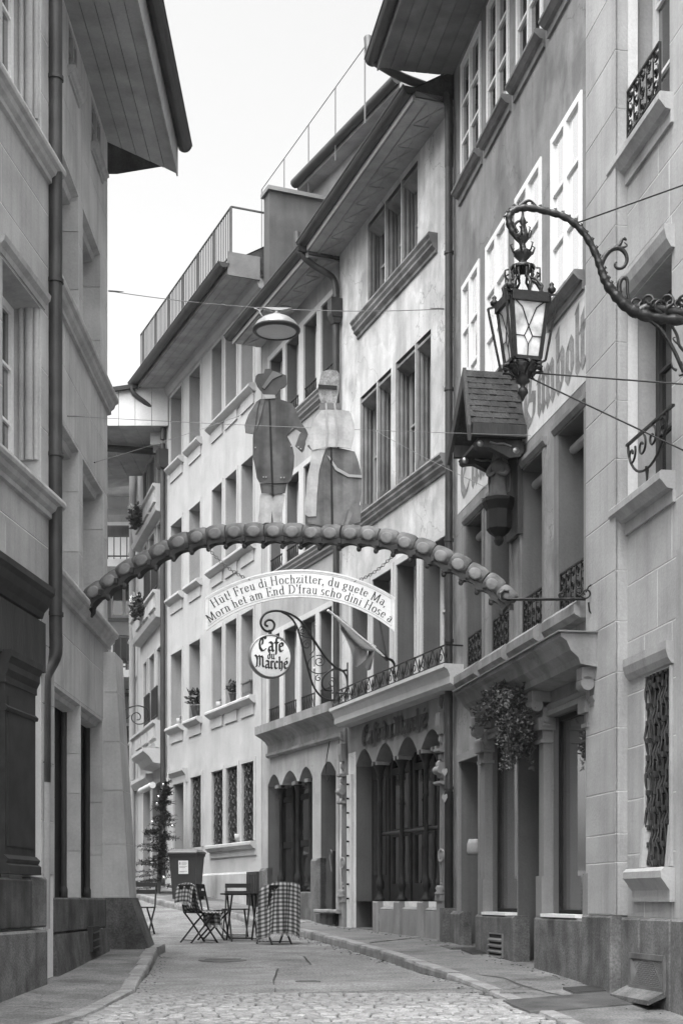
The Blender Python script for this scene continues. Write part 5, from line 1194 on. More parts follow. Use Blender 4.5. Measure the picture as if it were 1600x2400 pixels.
gp('hat', 'figure_hat', [(600, 884), (606, 879), (619, 878), (621, 868), (634, 867), (636, 871), (660, 878), (671, 883), (673, 903), (667, 911), (656, 916), (648, 930), (618, 927), (604, 910), (598, 896)], -.03)
gp('hat_fold', 'figure_hat_light', [(615, 911), (640, 873), (662, 882), (640, 892), (620, 916)], -.044)
gp('seam', 'wood_black', [(630, 938), (634, 938), (642, 1164), (637, 1160)], -.042)
for x, y in ((618, 1121), (624, 1121), (659, 1122), (666, 1122), (699, 1051), (705, 1055), (599, 1052), (683, 1049)): gp('button', 'figure_ribbon', [(x-1.6, y-1.2), (x+1.6, y-1.2), (x+1.6, y+1.4), (x-1.6, y+1.4)], -.043)
GBK = MB().box(-.02, .0, .0, .04, -.05, 1.5).build('support_bar', 'wood_black', GR)
B0 = (780, 1236); YB = YA(780)-.02
BR = thing('bride_figure', 'flat sheet-metal woman in pale blouse and long skirt seen from behind, right of the man', 'figure', place(B0[0], B0[1], YB), 0)
def bp_(name, mat, pts, y): return flat_part(BR, name, mat, pts, y, org=B0, Yp=YB)
bp_('skirt', 'figure_skirt', [(764, 1052), (790, 1051), (815, 1056), (831, 1060), (840, 1085), (846, 1112), (848, 1150), (842, 1185), (820, 1236), (760, 1236), (722, 1226), (719, 1216), (722, 1200), (742, 1090), (752, 1062)], -.013)
bp_('apron', 'figure_white', [(731, 1057), (764, 1053), (756, 1075), (748, 1105), (743, 1160), (741, 1212), (722, 1213), (714, 1206), (716, 1170), (720, 1120), (727, 1090)], -.027)
bp_('blouse', 'figure_white', [(752, 966), (775, 962), (800, 964), (818, 967), (823, 976), (830, 1000), (831, 1020), (826, 1040), (822, 1055), (790, 1050), (760, 1052), (731, 1058), (724, 1045), (717, 1050), (716, 1038), (728, 1010), (737, 985)], -.04)
bp_('hair', 'figure_hair', [(755, 874), (772, 869), (790, 872), (795, 880), (794, 920), (789, 940), (788, 949), (752, 947), (746, 925), (746, 908), (751, 885)], -.03)
bp_('hair_band', 'wood_black', [(746, 905), (790, 908), (789, 916), (746, 913)], -.044)
bp_('collar', 'figure_hat_light', [(749, 949), (797, 949), (800, 963), (748, 963)], -.043)
bp_('braid', 'figure_ribbon', [(762, 950), (766, 950), (769, 1010), (768, 1052), (763, 1052), (764, 1010)], -.055)
bp_('braid', 'figure_ribbon', [(782, 950), (786, 950), (791, 1000), (791, 1052), (787, 1052), (786, 1000)], -.055)
bp_('seam', 'wood_black', [(774, 1052), (778, 1052), (781, 1236), (776, 1236)], -.028)
bp_('ribbon', 'figure_ribbon', [(767, 1070), (772, 1072), (790, 1098), (818, 1114), (848, 1116), (848, 1122), (815, 1120), (786, 1104)], -.028)
bp_('skirt_fold', 'figure_sleeve', [(822, 1186), (838, 1180), (846, 1190), (844, 1225), (815, 1232), (826, 1205)], -.0275)
bp_('skirt_fold', 'figure_sleeve', [(794, 1232), (803, 1205), (812, 1186), (815, 1196), (806, 1234)], -.0285)
MB().box(-.03, .0, .0, .04, -.05, 1.6).build('support_bar', 'wood_black', BR)
# ------------------------------------------------------------------ arched verse board on two chains
YS = 16.42; K = YS/F; SC0 = (703, 1744)
sc = place(SC0[0], 1400, YS); zc_ = (1744-1400)*K
BOARD = thing('verse_board', 'white arched board with a two-line verse hanging below the arch on chains', 'sign', sc, 0)
def bpts(r_out, r_in, xl, xr, n=28):
    o, q = [], []
    for i in range(n+1):
        x = xl+(xr-xl)*i/n
        o.append((x*K, math.sqrt(r_out**2-x*x)*K-zc_)); q.append((x*K, math.sqrt(r_in**2-x*x)*K-zc_))
    return o, q
def boardmesh(r_out, r_in, xl, xr, y0, y1):
    o, q = bpts(r_out, r_in, xl, xr); n = len(o); m = MB()
    vs = [(x, y1, z) for x, z in o]+[(x, y1, z) for x, z in q]+[(x, y0, z) for x, z in o]+[(x, y0, z) for x, z in q]
    fs = []
    for i in range(n-1): fs += [(i, i+1, n+i+1, n+i), (2*n+i+1, 2*n+i, 3*n+i, 3*n+i+1), (i+1, i, 2*n+i, 2*n+i+1), (n+i, n+i+1, 3*n+i+1, 3*n+i)]
    fs += [(0, n, 3*n, 2*n), (2*n-1, n-1, 3*n-1, 4*n-1)]
    return m.add(vs, fs)
boardmesh(408, 344, -221, 221, -.012, .012).build('board', 'sign_white', BOARD)
boardmesh(409, 405, -222, 222, -.018, .018).build('edge_strip', 'sign_white', BOARD)
for r1, r2 in ((402, 400.6), (350, 348.6)): boardmesh(r1, r2, -214, 214, -.0145, -.0125).build('border_line', 'sign_line', BOARD)
for s in (-1, 1):
    x = s*214; z1, z0 = math.sqrt(401**2-x*x)*K-zc_, math.sqrt(349**2-x*x)*K-zc_; MB().box(x*K-.003, x*K+.003, -.0145, -.0125, z0, z1).build('border_line', 'sign_line', BOARD)
for txt, rad, x0, x1 in (("Hüt! Freu di Hochzitter, du guete Ma,", 377, 500-703, 903-703), ("Morn het am End D'frau scho dini Hose a", 353, 491-703, 914-703)):
    a0, a1 = math.asin(x0/rad), math.asin(x1/rad); tw = width(txt, SERIF); u = (a1-a0)/tw; size = min(u*rad, 20.0)
    cur = 0; m = MB()
    for ch in txt:
        w_, st = SERIF[ch]; am = a0+(cur+w_/2)*u
        def put(x, z, am=am, w_=w_, rad=rad, size=size):
            X = (x-w_/2)*size; Z = rad+z*size; s, c = math.sin(am), math.cos(am)
            return ((X*c+Z*s)*K, -.0155, (Z*c-X*s)*K-zc_)
        for s_ in st: stroke(m, dense(s_, 2), (.062, .018), 0, put)
        cur += w_
    m.build('lettering', 'lettering', BOARD)['kind'] = 'stuff'
def chain(par, a, b, n, mat='zinc'):
    m = MB(); a, b = Vector(a), Vector(b); d = (b-a)/n; t = d.normalized(); side = Vector((0, 1, 0)); up = t.cross(side).normalized()
    for i in range(n):
        c = a+d*(i+.5)+Vector((0, 0, -.05*math.sin(math.pi*(i+.5)/n))); w = up if i % 2 else side
        pts = [c+t*(d.length*.62*math.cos(q))+w*(.016*math.sin(q)) for q in [2*math.pi*k/8 for k in range(9)]]; m.tube(pts, .0045, 4, False)
    o = m.build('chain', mat, par); return o
so_ = sc
for (x0, y0), (x1, y1) in (((490, 1288), (592, 1362)), ((925, 1298), (824, 1366))): chain(BOARD, place(x0, y0, YS)-sc, place(x1, y1, YS)-sc, 20)
# ================================================================== round café sign on its scroll bracket
bx, bz = W3.at(815, 1600); 
SG = thing('cafe_sign', 'round white café sign with black letters hung from a scrolled iron bracket', 'sign', W3.world(bx, 0, 0)+Vector((0, 0, 0)), W3.ang, eye=True)
# the bracket stands at right angles to the wall: local y is the distance from the wall
def bpx(px, py):
    """point of the bracket's plane (x = 0) seen at a pixel"""
    o = W3.world(bx, 0, 0); u = (px-CX)/F; n = W3.n
    t = (u*o.y-o.x)/(n.x-u*n.y); Y = o.y+t*n.y; return (0, t, (HY-py)/F*Y)
def spx(pts, r, n=6, k=3):
    m = MB(); m.tube(smoothpath([bpx(*p) for p in pts], k), r, n); return m
m = spx([(815, 1553), (815, 1640)], .02, 6, 1); m.v += []; m.build('wall_bar', 'iron', SG)
m = spx([(814, 1570), (803, 1572), (793, 1568), (778, 1557), (760, 1537), (745, 1515), (730, 1492), (715, 1469), (700, 1452), (682, 1440), (660, 1433), (640, 1432), (622, 1438), (612, 1452), (612, 1466), (620, 1477), (630, 1480), (640, 1475), (643, 1464), (638, 1455), (629, 1453), (622, 1458), (622, 1465), (628, 1468)], .02); m.build('upper_scroll', 'iron', SG)
m = spx([(660, 1434), (680, 1446), (695, 1468), (705, 1500), (716, 1545), (728, 1590), (737, 1613), (752, 1632), (772, 1641), (795, 1636), (811, 1618), (814, 1597), (806, 1576), (790, 1567), (772, 1573), (757, 1588), (755, 1606), (764, 1618), (778, 1618)], .018); m.build('lower_scroll', 'iron', SG)
m = MB()
for cx, cy, r, a0, a1 in ((709, 1479, 9, 90, -420), (719, 1511, 11, 100, 560), (748, 1550, 15, 120, -460), (746, 1590, 8, 90, 480), (778, 1600, 12, 100, -380)):
    m.tube([bpx(x, cy-(y-cy)) for x, y in spiral(cx, cy, r, r*.2, a0, a1, 20)], .009, 5)
for p in ([(700, 1482), (703, 1470), (712, 1469)], [(702, 1487), (715, 1493), (730, 1497), (736, 1510), (735, 1525), (725, 1535)], [(736, 1537), (724, 1548), (722, 1563), (732, 1575), (750, 1579), (772, 1572)]): m.tube(smoothpath([bpx(*q) for q in p], 3), .009, 5)
m.build('scrollwork', 'iron', SG)
dc = Vector(bpx(633, 1539)); rd = 50*24.3/F
# the disc hangs in the bracket's plane, which faces the viewer
m = MB(); m.lathe([(0, -.05), (rd-.03, -.05), (rd, -.04), (rd, .04), (rd-.03, .05), (0, .05)], dc, 40, 'x'); dsk = m.build('disc', 'sign_disc', SG)
m = MB(); m.lathe([(rd-.012, -.058), (rd+.012, -.05), (rd+.012, .05), (rd-.012, .058), (rd-.02, .045), (rd-.02, -.045), (rd-.012, -.058)], dc, 40, 'x'); m.build('rim', 'zinc', SG)
m = MB(); m.tube([dc+Vector((0, 0, rd)), dc+Vector((0, 0, rd+.09))], .03, 8); m.build('hanger', 'iron', SG)
m = MB()
def discput(cx, cz, size):
    # local x points away from the viewer along the wall; the face is at x = -0.05; +y runs towards the left of the picture
    def put(x, z): return (-.0535, dc.y-(cx+x*size), dc.z+cz+z*size)
    return put
def blackline(mb, txt, cx, cz, size, slope=0, arc=0):
    w_ = width(txt, BLACK)*size; cur = -w_/2
    for ch in txt:
        wd_, st = BLACK[ch]; zz_ = cz+slope*cur+arc*cur*cur; put = discput(cx+cur, zz_, size)
        for s_ in st: stroke(mb, dense(s_, 3), (.15, .05), 42, put)
        cur += wd_*size
blackline(m, 'Café', .0, .085, .15); blackline(m, 'du', .0, -.045, .085); blackline(m, 'Marché', .01, -.205, .125, 0, .25)
m.build('lettering', 'lettering', dsk)
# raised metal letters over the arches on two thin rails
LT = thing('fascia_letters', 'dark metal blackletter sign on two thin rails over the café arches', 'sign', W3.world(W3.x(930), .0, 0), W3.ang, eye=True)
xl, zl = W3.at(853, 1745); xr, zr = W3.at(1004, 1690); L0 = W3.x(930)
txt = 'Café du Marché'; Wt = xl-xr; sz = Wt/width(txt, BLACK); cur = 0; zbase = (2.47+2.93)/2-.18; 
for ch in txt:
    wd_, st = BLACK[ch]
    if st:
        m = MB()
        for yy in (.035, .05):
            def put(x, z, cur=cur, yy=yy): return (xl-L0-(cur+x)*sz, yy, zbase+z*.19)
            for s_ in st: stroke(m, dense(s_, 2), (.13, .05), 42, put)
        m.build('letter', 'wood_dark', LT)
    cur += wd_
for zz in (.04, .2): MB().bar((xl-L0, .025, zbase+zz), (xr-L0, .025, zbase+zz), .012).build('rail', 'iron', LT)
# faded painted lettering on the band of the shrine house
m = MB()
def bandtxt(txt, pxa, pxb, zb_, h):
    xa, xb = W2.x(pxa), W2.x(pxb); sz = (xa-xb)/width(txt, BLACK); cur = 0
    for ch in txt:
        wd_, st = BLACK[ch]
        def put(x, z): return (xa-(cur+x)*sz, .0065, zb_+z*h)
        for s_ in st: stroke(m, dense(s_, 3), (.17, .05), 40, put)
        cur += wd_
bandtxt('Gimbolts', 1228, 1394, 5.5, .42); m.build('painted_letters', 'faded_paint', BAND)
m = MB(); bandtxt('Cins', 1079, 1146, 5.5, .42); m.build('painted_letters', 'faded_paint', BAND)
# ================================================================== wires
def wire(name, label, a, b, r=.006, sag=.0, mat='iron', ends=True):
    m = MB(); n = 14; a, b = Vector(a), Vector(b); pts = [a.lerp(b, i/n)+Vector((0, 0, -sag*4*(i/n)*(1-i/n))) for i in range(n+1)]
    o0 = a.copy(); m.tube([p-o0 for p in pts], r, 5)
    d = (b-a).normalized()
    if ends:
        for e, s in ((a, 1), (b, -1)): m.tube([e-o0, e-o0+d*s*.08, e-o0+d*s*.2], [r*2.6, r*2.2, r], 6)
    o = m.build(name, mat); o.location = o0; tag(o, label, 'cable'); return o
lampY = 20.6
LW_R = W2.world(W2.len-.05, .15, 0); LW_R.z = place(1070, 724, LW_R.y).z
LW_L = Vector((-3.08, 19.2, place(252, 682, 19.2).z))
wire('lamp_cable', 'thin cable across the street carrying the round street lamp', LW_R, LW_L, .005, .12, 'zinc')
# street lamp: shallow bell with glass disc, hung on the cable
t = (place(650, 725, 20).x-LW_R.x)/(LW_L.x-LW_R.x); lp = LW_R.lerp(LW_L, t); lp.z = place(650, 724, lp.y).z
LA_ = thing('street_lamp', 'round bell-shaped street lamp hanging on a cable in mid street', 'street lamp', lp, 0); LA_.scale = (1, 1, .8)
m = MB(); m.lathe([(0, -.10), (.06, -.10), (.10, -.12), (.2, -.18), (.27, -.25), (.30, -.31), (.31, -.34)], n=32); m.build('shade', 'lamp_metal', LA_)
m = MB(); m.lathe([(.31, -.33), (.325, -.345), (.325, -.375), (.30, -.40), (.27, -.40), (.265, -.37)], n=32); m.build('rim', 'gutter', LA_)
m = MB(); m.lathe([(.275, -.385), (.2, -.395), (0, -.40)], n=32); m.build('glass_disc', 'lamp_glass', LA_)
m = MB(); m.tube([(0, 0, 0), (0, 0, -.11)], .045, 10); m.tube([(-.08, 0, -.06), (.08, 0, -.06)], .02, 8); m.add([(-.2, -.05, .01), (.2, -.05, -.005), (.2, .05, -.005), (-.2, .05, .01), (-.05, -.05, -.04), (.06, -.05, -.045), (.06, .05, -.045), (-.05, .05, -.04)], [(0,1,2,3),(7,6,5,4),(0,4,5,1),(1,5,6,2),(2,6,7,3),(3,7,4,0)]); m.tube([(-.3, 0, .01), (-.24, 0, -.02), (-.2, 0, -.12), (-.16, 0, -.16)], .012, 6); m.build('hanger', 'lamp_metal', LA_)
wire('guy_wire', 'faint wire across the street at the height of the bride\'s blouse', place(158, 975, 16.4), place(1270, 1021, 16.75), .0035, .02, 'zinc')
wire('stay_wire', 'faint wire slanting from the left wall up to the pale house pipe', place(222, 1084, 17.9), place(560, 975, 28), .004, .02, 'zinc')
wire('stay_wire', 'faint wire slanting down from the café windows to the shrine house', place(880, 1010, 22), place(1150, 1148, 18.5), .004, .02, 'zinc')
# ================================================================== ornate wall lantern
YL = 11.75
def lp3(px, py, dy=0): return place(px, py, YL+dy)
lc = lp3(1224, 800)
LN = thing('wall_lantern', 'black wrought-iron lantern with leaded glass hanging from a curved dragon bracket', 'lantern', lc, R(14))
kk = YL/F
Rm = Matrix.Rotation(R(-14), 3, 'Z')
def L3(px, py, dy=0): return Rm @ (lp3(px, py, dy)-lc)
zt, zbm = (800-700)*kk, (800-842)*kk; rt, rb = .26, .175; zb2 = (800-845)*kk
zb2 = -.17; zt = .30
m = MB()
crn = [(sx, sy) for sx, sy in ((-1,-1),(1,-1),(1,1),(-1,1))]; rt2, rb2 = .155, .105
for i in range(4):
    a, b = crn[i], crn[(i+1) % 4]
    m.bar((a[0]*rt2, a[1]*rt2, zt), (a[0]*rb2, a[1]*rb2, zb2), .032); m.bar((a[0]*rt2, a[1]*rt2, zt), (b[0]*rt2, b[1]*rt2, zt), .06, .075); m.bar((a[0]*rb2, a[1]*rb2, zb2), (b[0]*rb2, b[1]*rb2, zb2), .03, .03)
    m.bar((a[0]*rt2*1.45, a[1]*rt2*1.3, zt+.02), (a[0]*rb2*1.35, a[1]*rb2*1.3, zb2-.02), .016); m.bar((a[0]*rt2*1.45, a[1]*rt2*1.3, zt+.02), (a[0]*rt2, a[1]*rt2, zt+.03), .014); m.bar((a[0]*rb2*1.35, a[1]*rb2*1.3, zb2-.02), (a[0]*rb2*.5, a[1]*rb2*.5, zb2-.05), .014)
    m.lathe([(0, -.03), (.03, -.015), (.035, .01), (.015, .03), (.022, .045), (0, .07)], (a[0]*rt2*1.15, a[1]*rt2*1.15, zt+.06), 8)
m.build('cage', 'iron_gloss', LN)
for i in range(4):
    a, b = crn[i], crn[(i+1) % 4]; P = [Vector((a[0]*rt2, a[1]*rt2, zt-.03)), Vector((b[0]*rt2, b[1]*rt2, zt-.03)), Vector((b[0]*rb2, b[1]*rb2, zb2)), Vector((a[0]*rb2, a[1]*rb2, zb2))]
    g = MB().add(P, [(0, 1, 2, 3)]).build('glass_pane', 'amber_glass', LN)
    mid = lambda u, v: (P[0].lerp(P[1], u)).lerp(P[3].lerp(P[2], u), v)
    out = (P[0]+P[2])/2; out.z = 0; out = out.normalized()*.006
    l = MB()
    for seg in (((.5, .45), (.36, .62), (.5, .76), (.64, .62), (.5, .45)), ((.0, .62), (.36, .62)), ((.64, .62), (1, .62)), ((.5, .76), (.5, 1)), ((.5, .45), (.3, .12), (.12, .02)), ((.5, .45), (.7, .12), (.88, .02))):
        l.tube([mid(*q)+out for q in seg], .0045, 4)
    l.build('leading', 'iron', g)
# openwork crown and stacked finial
m = MB()
for k in range(8):
    q = math.pi/4*k; c, s = math.cos(q), math.sin(q)
    m.tube([(c*r, s*r, zt+.05+z) for r, z in ((.15, 0), (.17, .06), (.12, .13), (.07, .15), (.09, .2), (.06, .25), (.03, .28))], [.016, .014, .012, .011, .014, .01, .008], 5)
    m.tube([(c*r, s*r, zt+.05+z) for r, z in ((.12, .13), (.15, .16), (.15, .21), (.12, .22))], .008, 5)
m.lathe([(.1, .26), (.105, .28), (.05, .3), (.03, .33), (.07, .37), (.075, .4), (.03, .43), (.022, .47), (.055, .51), (.05, .54), (.02, .57), (.015, .62), (.03, .65), (.012, .69), (.008, .74)], (0, 0, zt+.02), 10)
for k in range(6):
    q = math.pi/3*k; c, s = math.cos(q), math.sin(q)
    for zz, rr in ((.40, .07), (.53, .05)): m.tube([(c*rr*a, s*rr*a, zt+.02+zz+z) for a, z in ((.6, -.02), (1.2, .0), (1.5, .05), (1.2, .06))], [.012, .01, .007, .004], 4)
m.build('crown', 'iron_gloss', LN)
m = MB(); m.lathe([(.105, zb2-.02), (.13, zb2-.04), (.10, zb2-.06), (.11, zb2-.08), (.07, zb2-.11), (.05, zb2-.14), (.06, zb2-.16), (.025, zb2-.18), (.02, zb2-.2), (.04, zb2-.22), (.045, zb2-.25), (.02, zb2-.28), (.008, zb2-.31), (0, zb2-.32)], n=10)
for k in range(8):
    q = math.pi/4*k; c, s = math.cos(q), math.sin(q); m.tube([(c*r, s*r, zb2+z) for r, z in ((.11, -.02), (.16, -.04), (.17, -.06), (.12, -.07), (.08, -.11), (.1, -.13))], [.015, .018, .012, .01, .01, .006], 5)
m.build('pendant', 'iron_gloss', LN)
# curved arm with leaf scales
arm = [(1232, 588), (1222, 572), (1206, 552), (1194, 530), (1192, 508), (1202, 494), (1222, 488), (1250, 489), (1285, 497), (1318, 507), (1345, 524), (1370, 550), (1390, 585), (1404, 620), (1412, 645), (1424, 670), (1445, 696), (1472, 722), (1505, 738), (1550, 747), (1600, 751), (1690, 752)]
ap = [L3(x, y) for x, y in arm]; n = len(ap); rr = [.012, .02, .026, .028, .028, .028, .028, .027, .027, .028, .029, .03, .03, .032, .036, .04, .046, .048, .046, .044, .042, .04]
sp = smoothpath(ap, 4); rs = [rr[min(i//4, n-1)]*(1+.16*math.sin(i*2.1)) for i in range(len(sp))]
m = MB(); m.tube(sp, rs, 8)
for i in range(8, len(sp)-6, 2):
    p, t = sp[i], (sp[i+1]-sp[i-1]).normalized(); u = t.cross(Vector((0, 1, 0))).normalized(); 
    if u.z < 0: u = -u
    m.tube([p+u*rs[i]*.6, p+u*(rs[i]+.012)-t*.012, p+u*(rs[i]+.006)-t*.03], [.012, .009, .003], 5)
m.build('arm', 'iron_gloss', LN)
m = MB()
def vine(pts, r0, r1, k=4):
    q = smoothpath([L3(x, y, dy) for x, y, dy in [(tuple(p)+(0,))[:3] for p in pts]], k); MB().tube(q, [r0+(r1-r0)*i/(len(q)-1) for i in range(len(q))], 6).build('scroll', 'iron_gloss', LN)
vine([(1215, 485), (1226, 476), (1240, 470), (1256, 482)], .022, .006); vine([(1222, 490), (1214, 478), (1216, 470)], .014, .004)
vine([(1212, 545), (1205, 528), (1216, 518), (1226, 524), (1222, 534), (1216, 530)], .014, .005); vine([(1222, 560), (1232, 545), (1228, 526), (1236, 520)], .018, .006)
vine([(1405, 625), (1415, 602), (1432, 585), (1450, 582), (1463, 592), (1468, 610), (1460, 626), (1446, 629), (1439, 621), (1444, 614)], .026, .008); vine([(1440, 584), (1452, 572), (1458, 560), (1466, 562), (1462, 556)], .018, .006); vine([(1452, 582), (1468, 576), (1462, 568)], .012, .004)
vine([(1450, 690), (1450, 665), (1458, 652), (1468, 656), (1470, 690), (1476, 715)], .022, .012)
for i in range(9):
    x = 1486+i*14; cy = 712+8*math.sin(i*2.2); s_ = 1 if i % 2 else -1
    vine([(x, 744)]+[(x+6+17*(1-.7*k/8)*math.cos(R(-90+s_*k*55)), cy+17*(1-.7*k/8)*math.sin(R(90-s_*k*55)), .04*math.sin(i+k*.4)) for k in range(9)], .016, .006, 3)
vine([(1490, 735), (1520, 720), (1560, 728), (1600, 735), (1680, 745)], .04, .04)
vine([(1478, 722), (1510, 742), (1545, 770), (1575, 815), (1600, 870), (1640, 960)], .018, .016); vine([(1566, 752), (1585, 785), (1592, 812), (1620, 840)], .013, .012); vine([(1590, 808), (1580, 800), (1576, 793), (1582, 790)], .009, .004); vine([(1585, 868), (1575, 862), (1572, 850)], .014, .006); vine([(1592, 850), (1602, 872), (1590, 880)], .02, .01)
MB().box(*sorted((L3(1685, 700).x, L3(1700, 700).x)), -.06, .06, L3(1690, 980).z, L3(1690, 690).z).build('wall_plate', 'iron', LN)
wire('lantern_stay', 'upper stay wire running from the lantern arm to the right edge', lp3(1352, 522), place(1700, 398, 11.4), .007, 0, ends=False)
wire('lantern_stay', 'level stay wire running right from the lantern foot', lp3(1250, 874), place(1700, 908, 11.4), .007, 0, ends=False)
wire('lantern_stay', 'lower stay wire slanting down right from the lantern foot', lp3(1240, 885), place(1690, 1098, 11.4), .007, 0, ends=False)
# ================================================================== roofed wall shrine with its statue
sx = W2.x(1210); SHR = thing('wall_shrine', 'little shingled wooden shrine roof on the wall of the shrine house', 'shrine', W2.world(sx, 0, 5.0), W2.ang, eye=True)
# ridge at right angles to the wall; gable towards the street
hw, ov, zr, ze = .43, .62, 6.27, 5.52
m = MB()
def slope(m, s, t0, t1):
    m.add([(0, .02, zr), (0, ov, zr), (s*hw, ov+.06, ze), (s*hw, .02, ze), (0, .02, zr-.06), (0, ov-.02, zr-.06), (s*hw, ov+.04, ze-.05), (s*hw, .02, ze-.05)], [(0,1,2,3),(7,6,5,4),(0,4,5,1),(1,5,6,2),(2,6,7,3),(3,7,4,0)])
for s in (-1, 1):
    m = MB(); slope(m, s, 0, 1); sl_ = m.build('roof_slope', 'shingle', SHR)
    for r in range(9):
        for k in range(6):
            f0, f1 = r/9, (r+1)/9+.03; y0 = .02+(ov+.0)*k/6+random.uniform(.004, .01)+(0.07 if r % 2 else 0); y1 = y0+ov/6-.01
            if y1 > ov+.05: y1 = ov+.05
            b0 = Vector((s*hw*f0, 0, zr+(ze-zr)*f0)); b1 = Vector((s*hw*min(f1, 1.02), 0, zr+(ze-zr)*min(f1, 1.02))); nn = Vector((s*(zr-ze), 0, hw)).normalized(); u = random.uniform(.010, .02)
            MB().add([b0+nn*.004+Vector((0, y0, 0)), b0+nn*.004+Vector((0, y1, 0)), b1+nn*u+Vector((0, y1, 0)), b1+nn*u+Vector((0, y0, 0)), b1+nn*.001+Vector((0, y1, 0)), b1+nn*.001+Vector((0, y0, 0))], [(0, 1, 2, 3), (3, 2, 4, 5)]).build('shingle', 'shingle', sl_)
m = MB()
for s in (-1, 1): m.add([(0, ov+.0, zr+.03), (s*(hw+.06), ov+.07, ze-.06), (s*(hw+.06), ov+.07, ze-.24), (0, ov+.0, zr-.2), (0, ov+.04, zr+.03), (s*(hw+.06), ov+.11, ze-.06), (s*(hw+.06), ov+.11, ze-.24), (0, ov+.04, zr-.2)], [(0,1,2,3),(7,6,5,4),(0,4,5,1),(1,5,6,2),(2,6,7,3),(3,7,4,0)])
m.build('barge_board', 'wood_dark', SHR)
for s in (-1, 1): MB().box(s*hw-.04, s*hw+.04, .02, ov+.04, ze-.16, ze-.02).build('eaves_beam', 'wood_dark', SHR)
for s in (-1, 1):
    m = MB(); x = s*(hw-.10); m.plate([(0, 0)], 0, 0) if False else None
    P = [(.02, ze-.18), (ov-.04, ze-.18), (ov-.0, ze-.22), (ov-.06, ze-.28), (ov-.18, ze-.27), (ov-.34, ze-.34), (.2, ze-.38), (.08, ze-.36), (.02, ze-.3)]
    n = len(P); m.add([(x-.05, y, z) for y, z in P]+[(x+.05, y, z) for y, z in P], [tuple(range(n)), tuple(range(2*n-1, n-1, -1))]+[(i, i+n, (i+1) % n+n, (i+1) % n) for i in range(n)])
    m.tube([(x-.07, ov-.06, ze-.24), (x+.07, ov-.06, ze-.24)], .045, 10); c = m.build('console', 'wood_dark', SHR)
    g = MB(); g.lathe([(0, -.085), (.03, -.08), (.04, -.07)], (x, ov-.06, ze-.24), 10, 'x'); g.lathe([(0, -.06), (.03, -.055), (.04, -.05)], (x, .12, ze-.29), 10, 'x'); g.tube([(x-.056, y, z) for y, z in ((.18, ze-.25), (.27, ze-.22), (.36, ze-.23), (.44, ze-.21))], .012, 5); g.build('gilding', 'gold', c)
m = MB(); m.box(-.24, .24, -.0, .06, 4.3, ze+.4); m.box(-hw+.07, hw-.07, .06, ov-.05, ze-.2, ze-.16); m.build('back_board', 'wood_dark', SHR)
m = MB(); m.lathe([(0, 4.2), (.04, 4.22), (.06, 4.27), (.05, 4.31), (.11, 4.35), (.15, 4.4), (.15, 4.62), (.19, 4.7), (.2, 4.72), (.2, 4.76), (0, 4.76)], (0, .22, 0), 8, flat=True); m.build('pedestal', 'wood_black', SHR)
# statue: robed standing figure with veil, one continuous body
ST = thing('statue', 'small robed statue standing on the pedestal under the shrine roof', 'statue', W2.world(sx, .22, 4.76), W2.ang+R(60)); ST.scale = (.72, .72, .64)
m = MB(); pf = [(0, 0, 0, .12, .11), (.05, 0, 0, .15, .13), (.12, .0, 0, .145, .12), (.25, .01, 0, .135, .11), (.4, .0, .0, .125, .105), (.5, -.01, 0, .13, .11), (.58, -.01, 0, .145, .11), (.66, 0, 0, .13, .10), (.71, 0, 0, .07, .065), (.74, 0, .0, .05, .05), (.78, .0, .01, .06, .07), (.84, 0, .015, .072, .082), (.89, 0, .01, .06, .068), (.92, 0, 0, .02, .02)]
n = 18; vs = []
for z, ox, oy, a, b in pf:
    for k in range(n):
        q = 2*math.pi*k/n; fold = 1+(.10*math.sin(q*5+z*6) if z < .6 else .02*math.sin(q*4)); vs.append((ox+a*fold*math.cos(q), oy+b*fold*math.sin(q), z))
m.add(vs, [(j*n+k, j*n+(k+1) % n, (j+1)*n+(k+1) % n, (j+1)*n+k) for j in range(len(pf)-1) for k in range(n)], True)
for s in (-1, 1): m.tube(smoothpath([(s*.11, 0, .63), (s*.16, .05, .5), (s*.12, .13, .42), (s*.03, .16, .46)], 3), [.05, .05, .05, .048, .048, .046, .042, .04, .034, .025][:10], 8)
m.build('body', 'figure_sleeve', ST)
m = MB(); vs = []
for z, a in ((.93, .02), (.9, .085), (.82, .1), (.7, .13), (.55, .17), (.35, .18), (.15, .165)):
    for k in range(9): q = R(190+160*k/8); vs.append((a*1.1*math.cos(q), a*math.sin(q)*1.05, z))
m.add(vs, [(j*9+k, j*9+k+1, (j+1)*9+k+1, (j+1)*9+k) for j in range(6) for k in range(8)], True); m.build('veil', 'figure_ribbon', ST)
# ================================================================== flag rolled on its pole over the café
FB = W3.at(925, 1580); fb = W3.world(FB[0], .03, FB[1])
FLG = thing('flag', 'grey flag twisted round a slanting pole on the café front', 'flag', fb, 0)
def fp(px, py, Y): return place(px, py, Y)-fb
p0 = Vector((0, 0, 0)); 
m = MB(); m.tube(smoothpath([p0, fp(924, 1560, fb.y-.05), fp(918, 1548, fb.y-.15), fp(908, 1544, fb.y-.2)], 3), .022, 6); m.tube([fp(908, 1546, fb.y-.2), fp(886, 1525, fb.y-.3)], .03, 8); m.build('socket', 'iron', FLG)
m = MB(); m.tube([fp(900, 1538, fb.y-.25), fp(768, 1430, fb.y-.9)], .018, 8); m.build('pole', 'white_paint', FLG)
m = MB(); m.tube([fp(905, 1543, fb.y-.2), fp(889, 1455, fb.y-.05)], .016, 6); m.build('stay', 'iron', FLG)
a, b = fp(876, 1518, fb.y-.35), fp(785, 1444, fb.y-.8); m = MB(); n1, n2 = 26, 12; vs = []
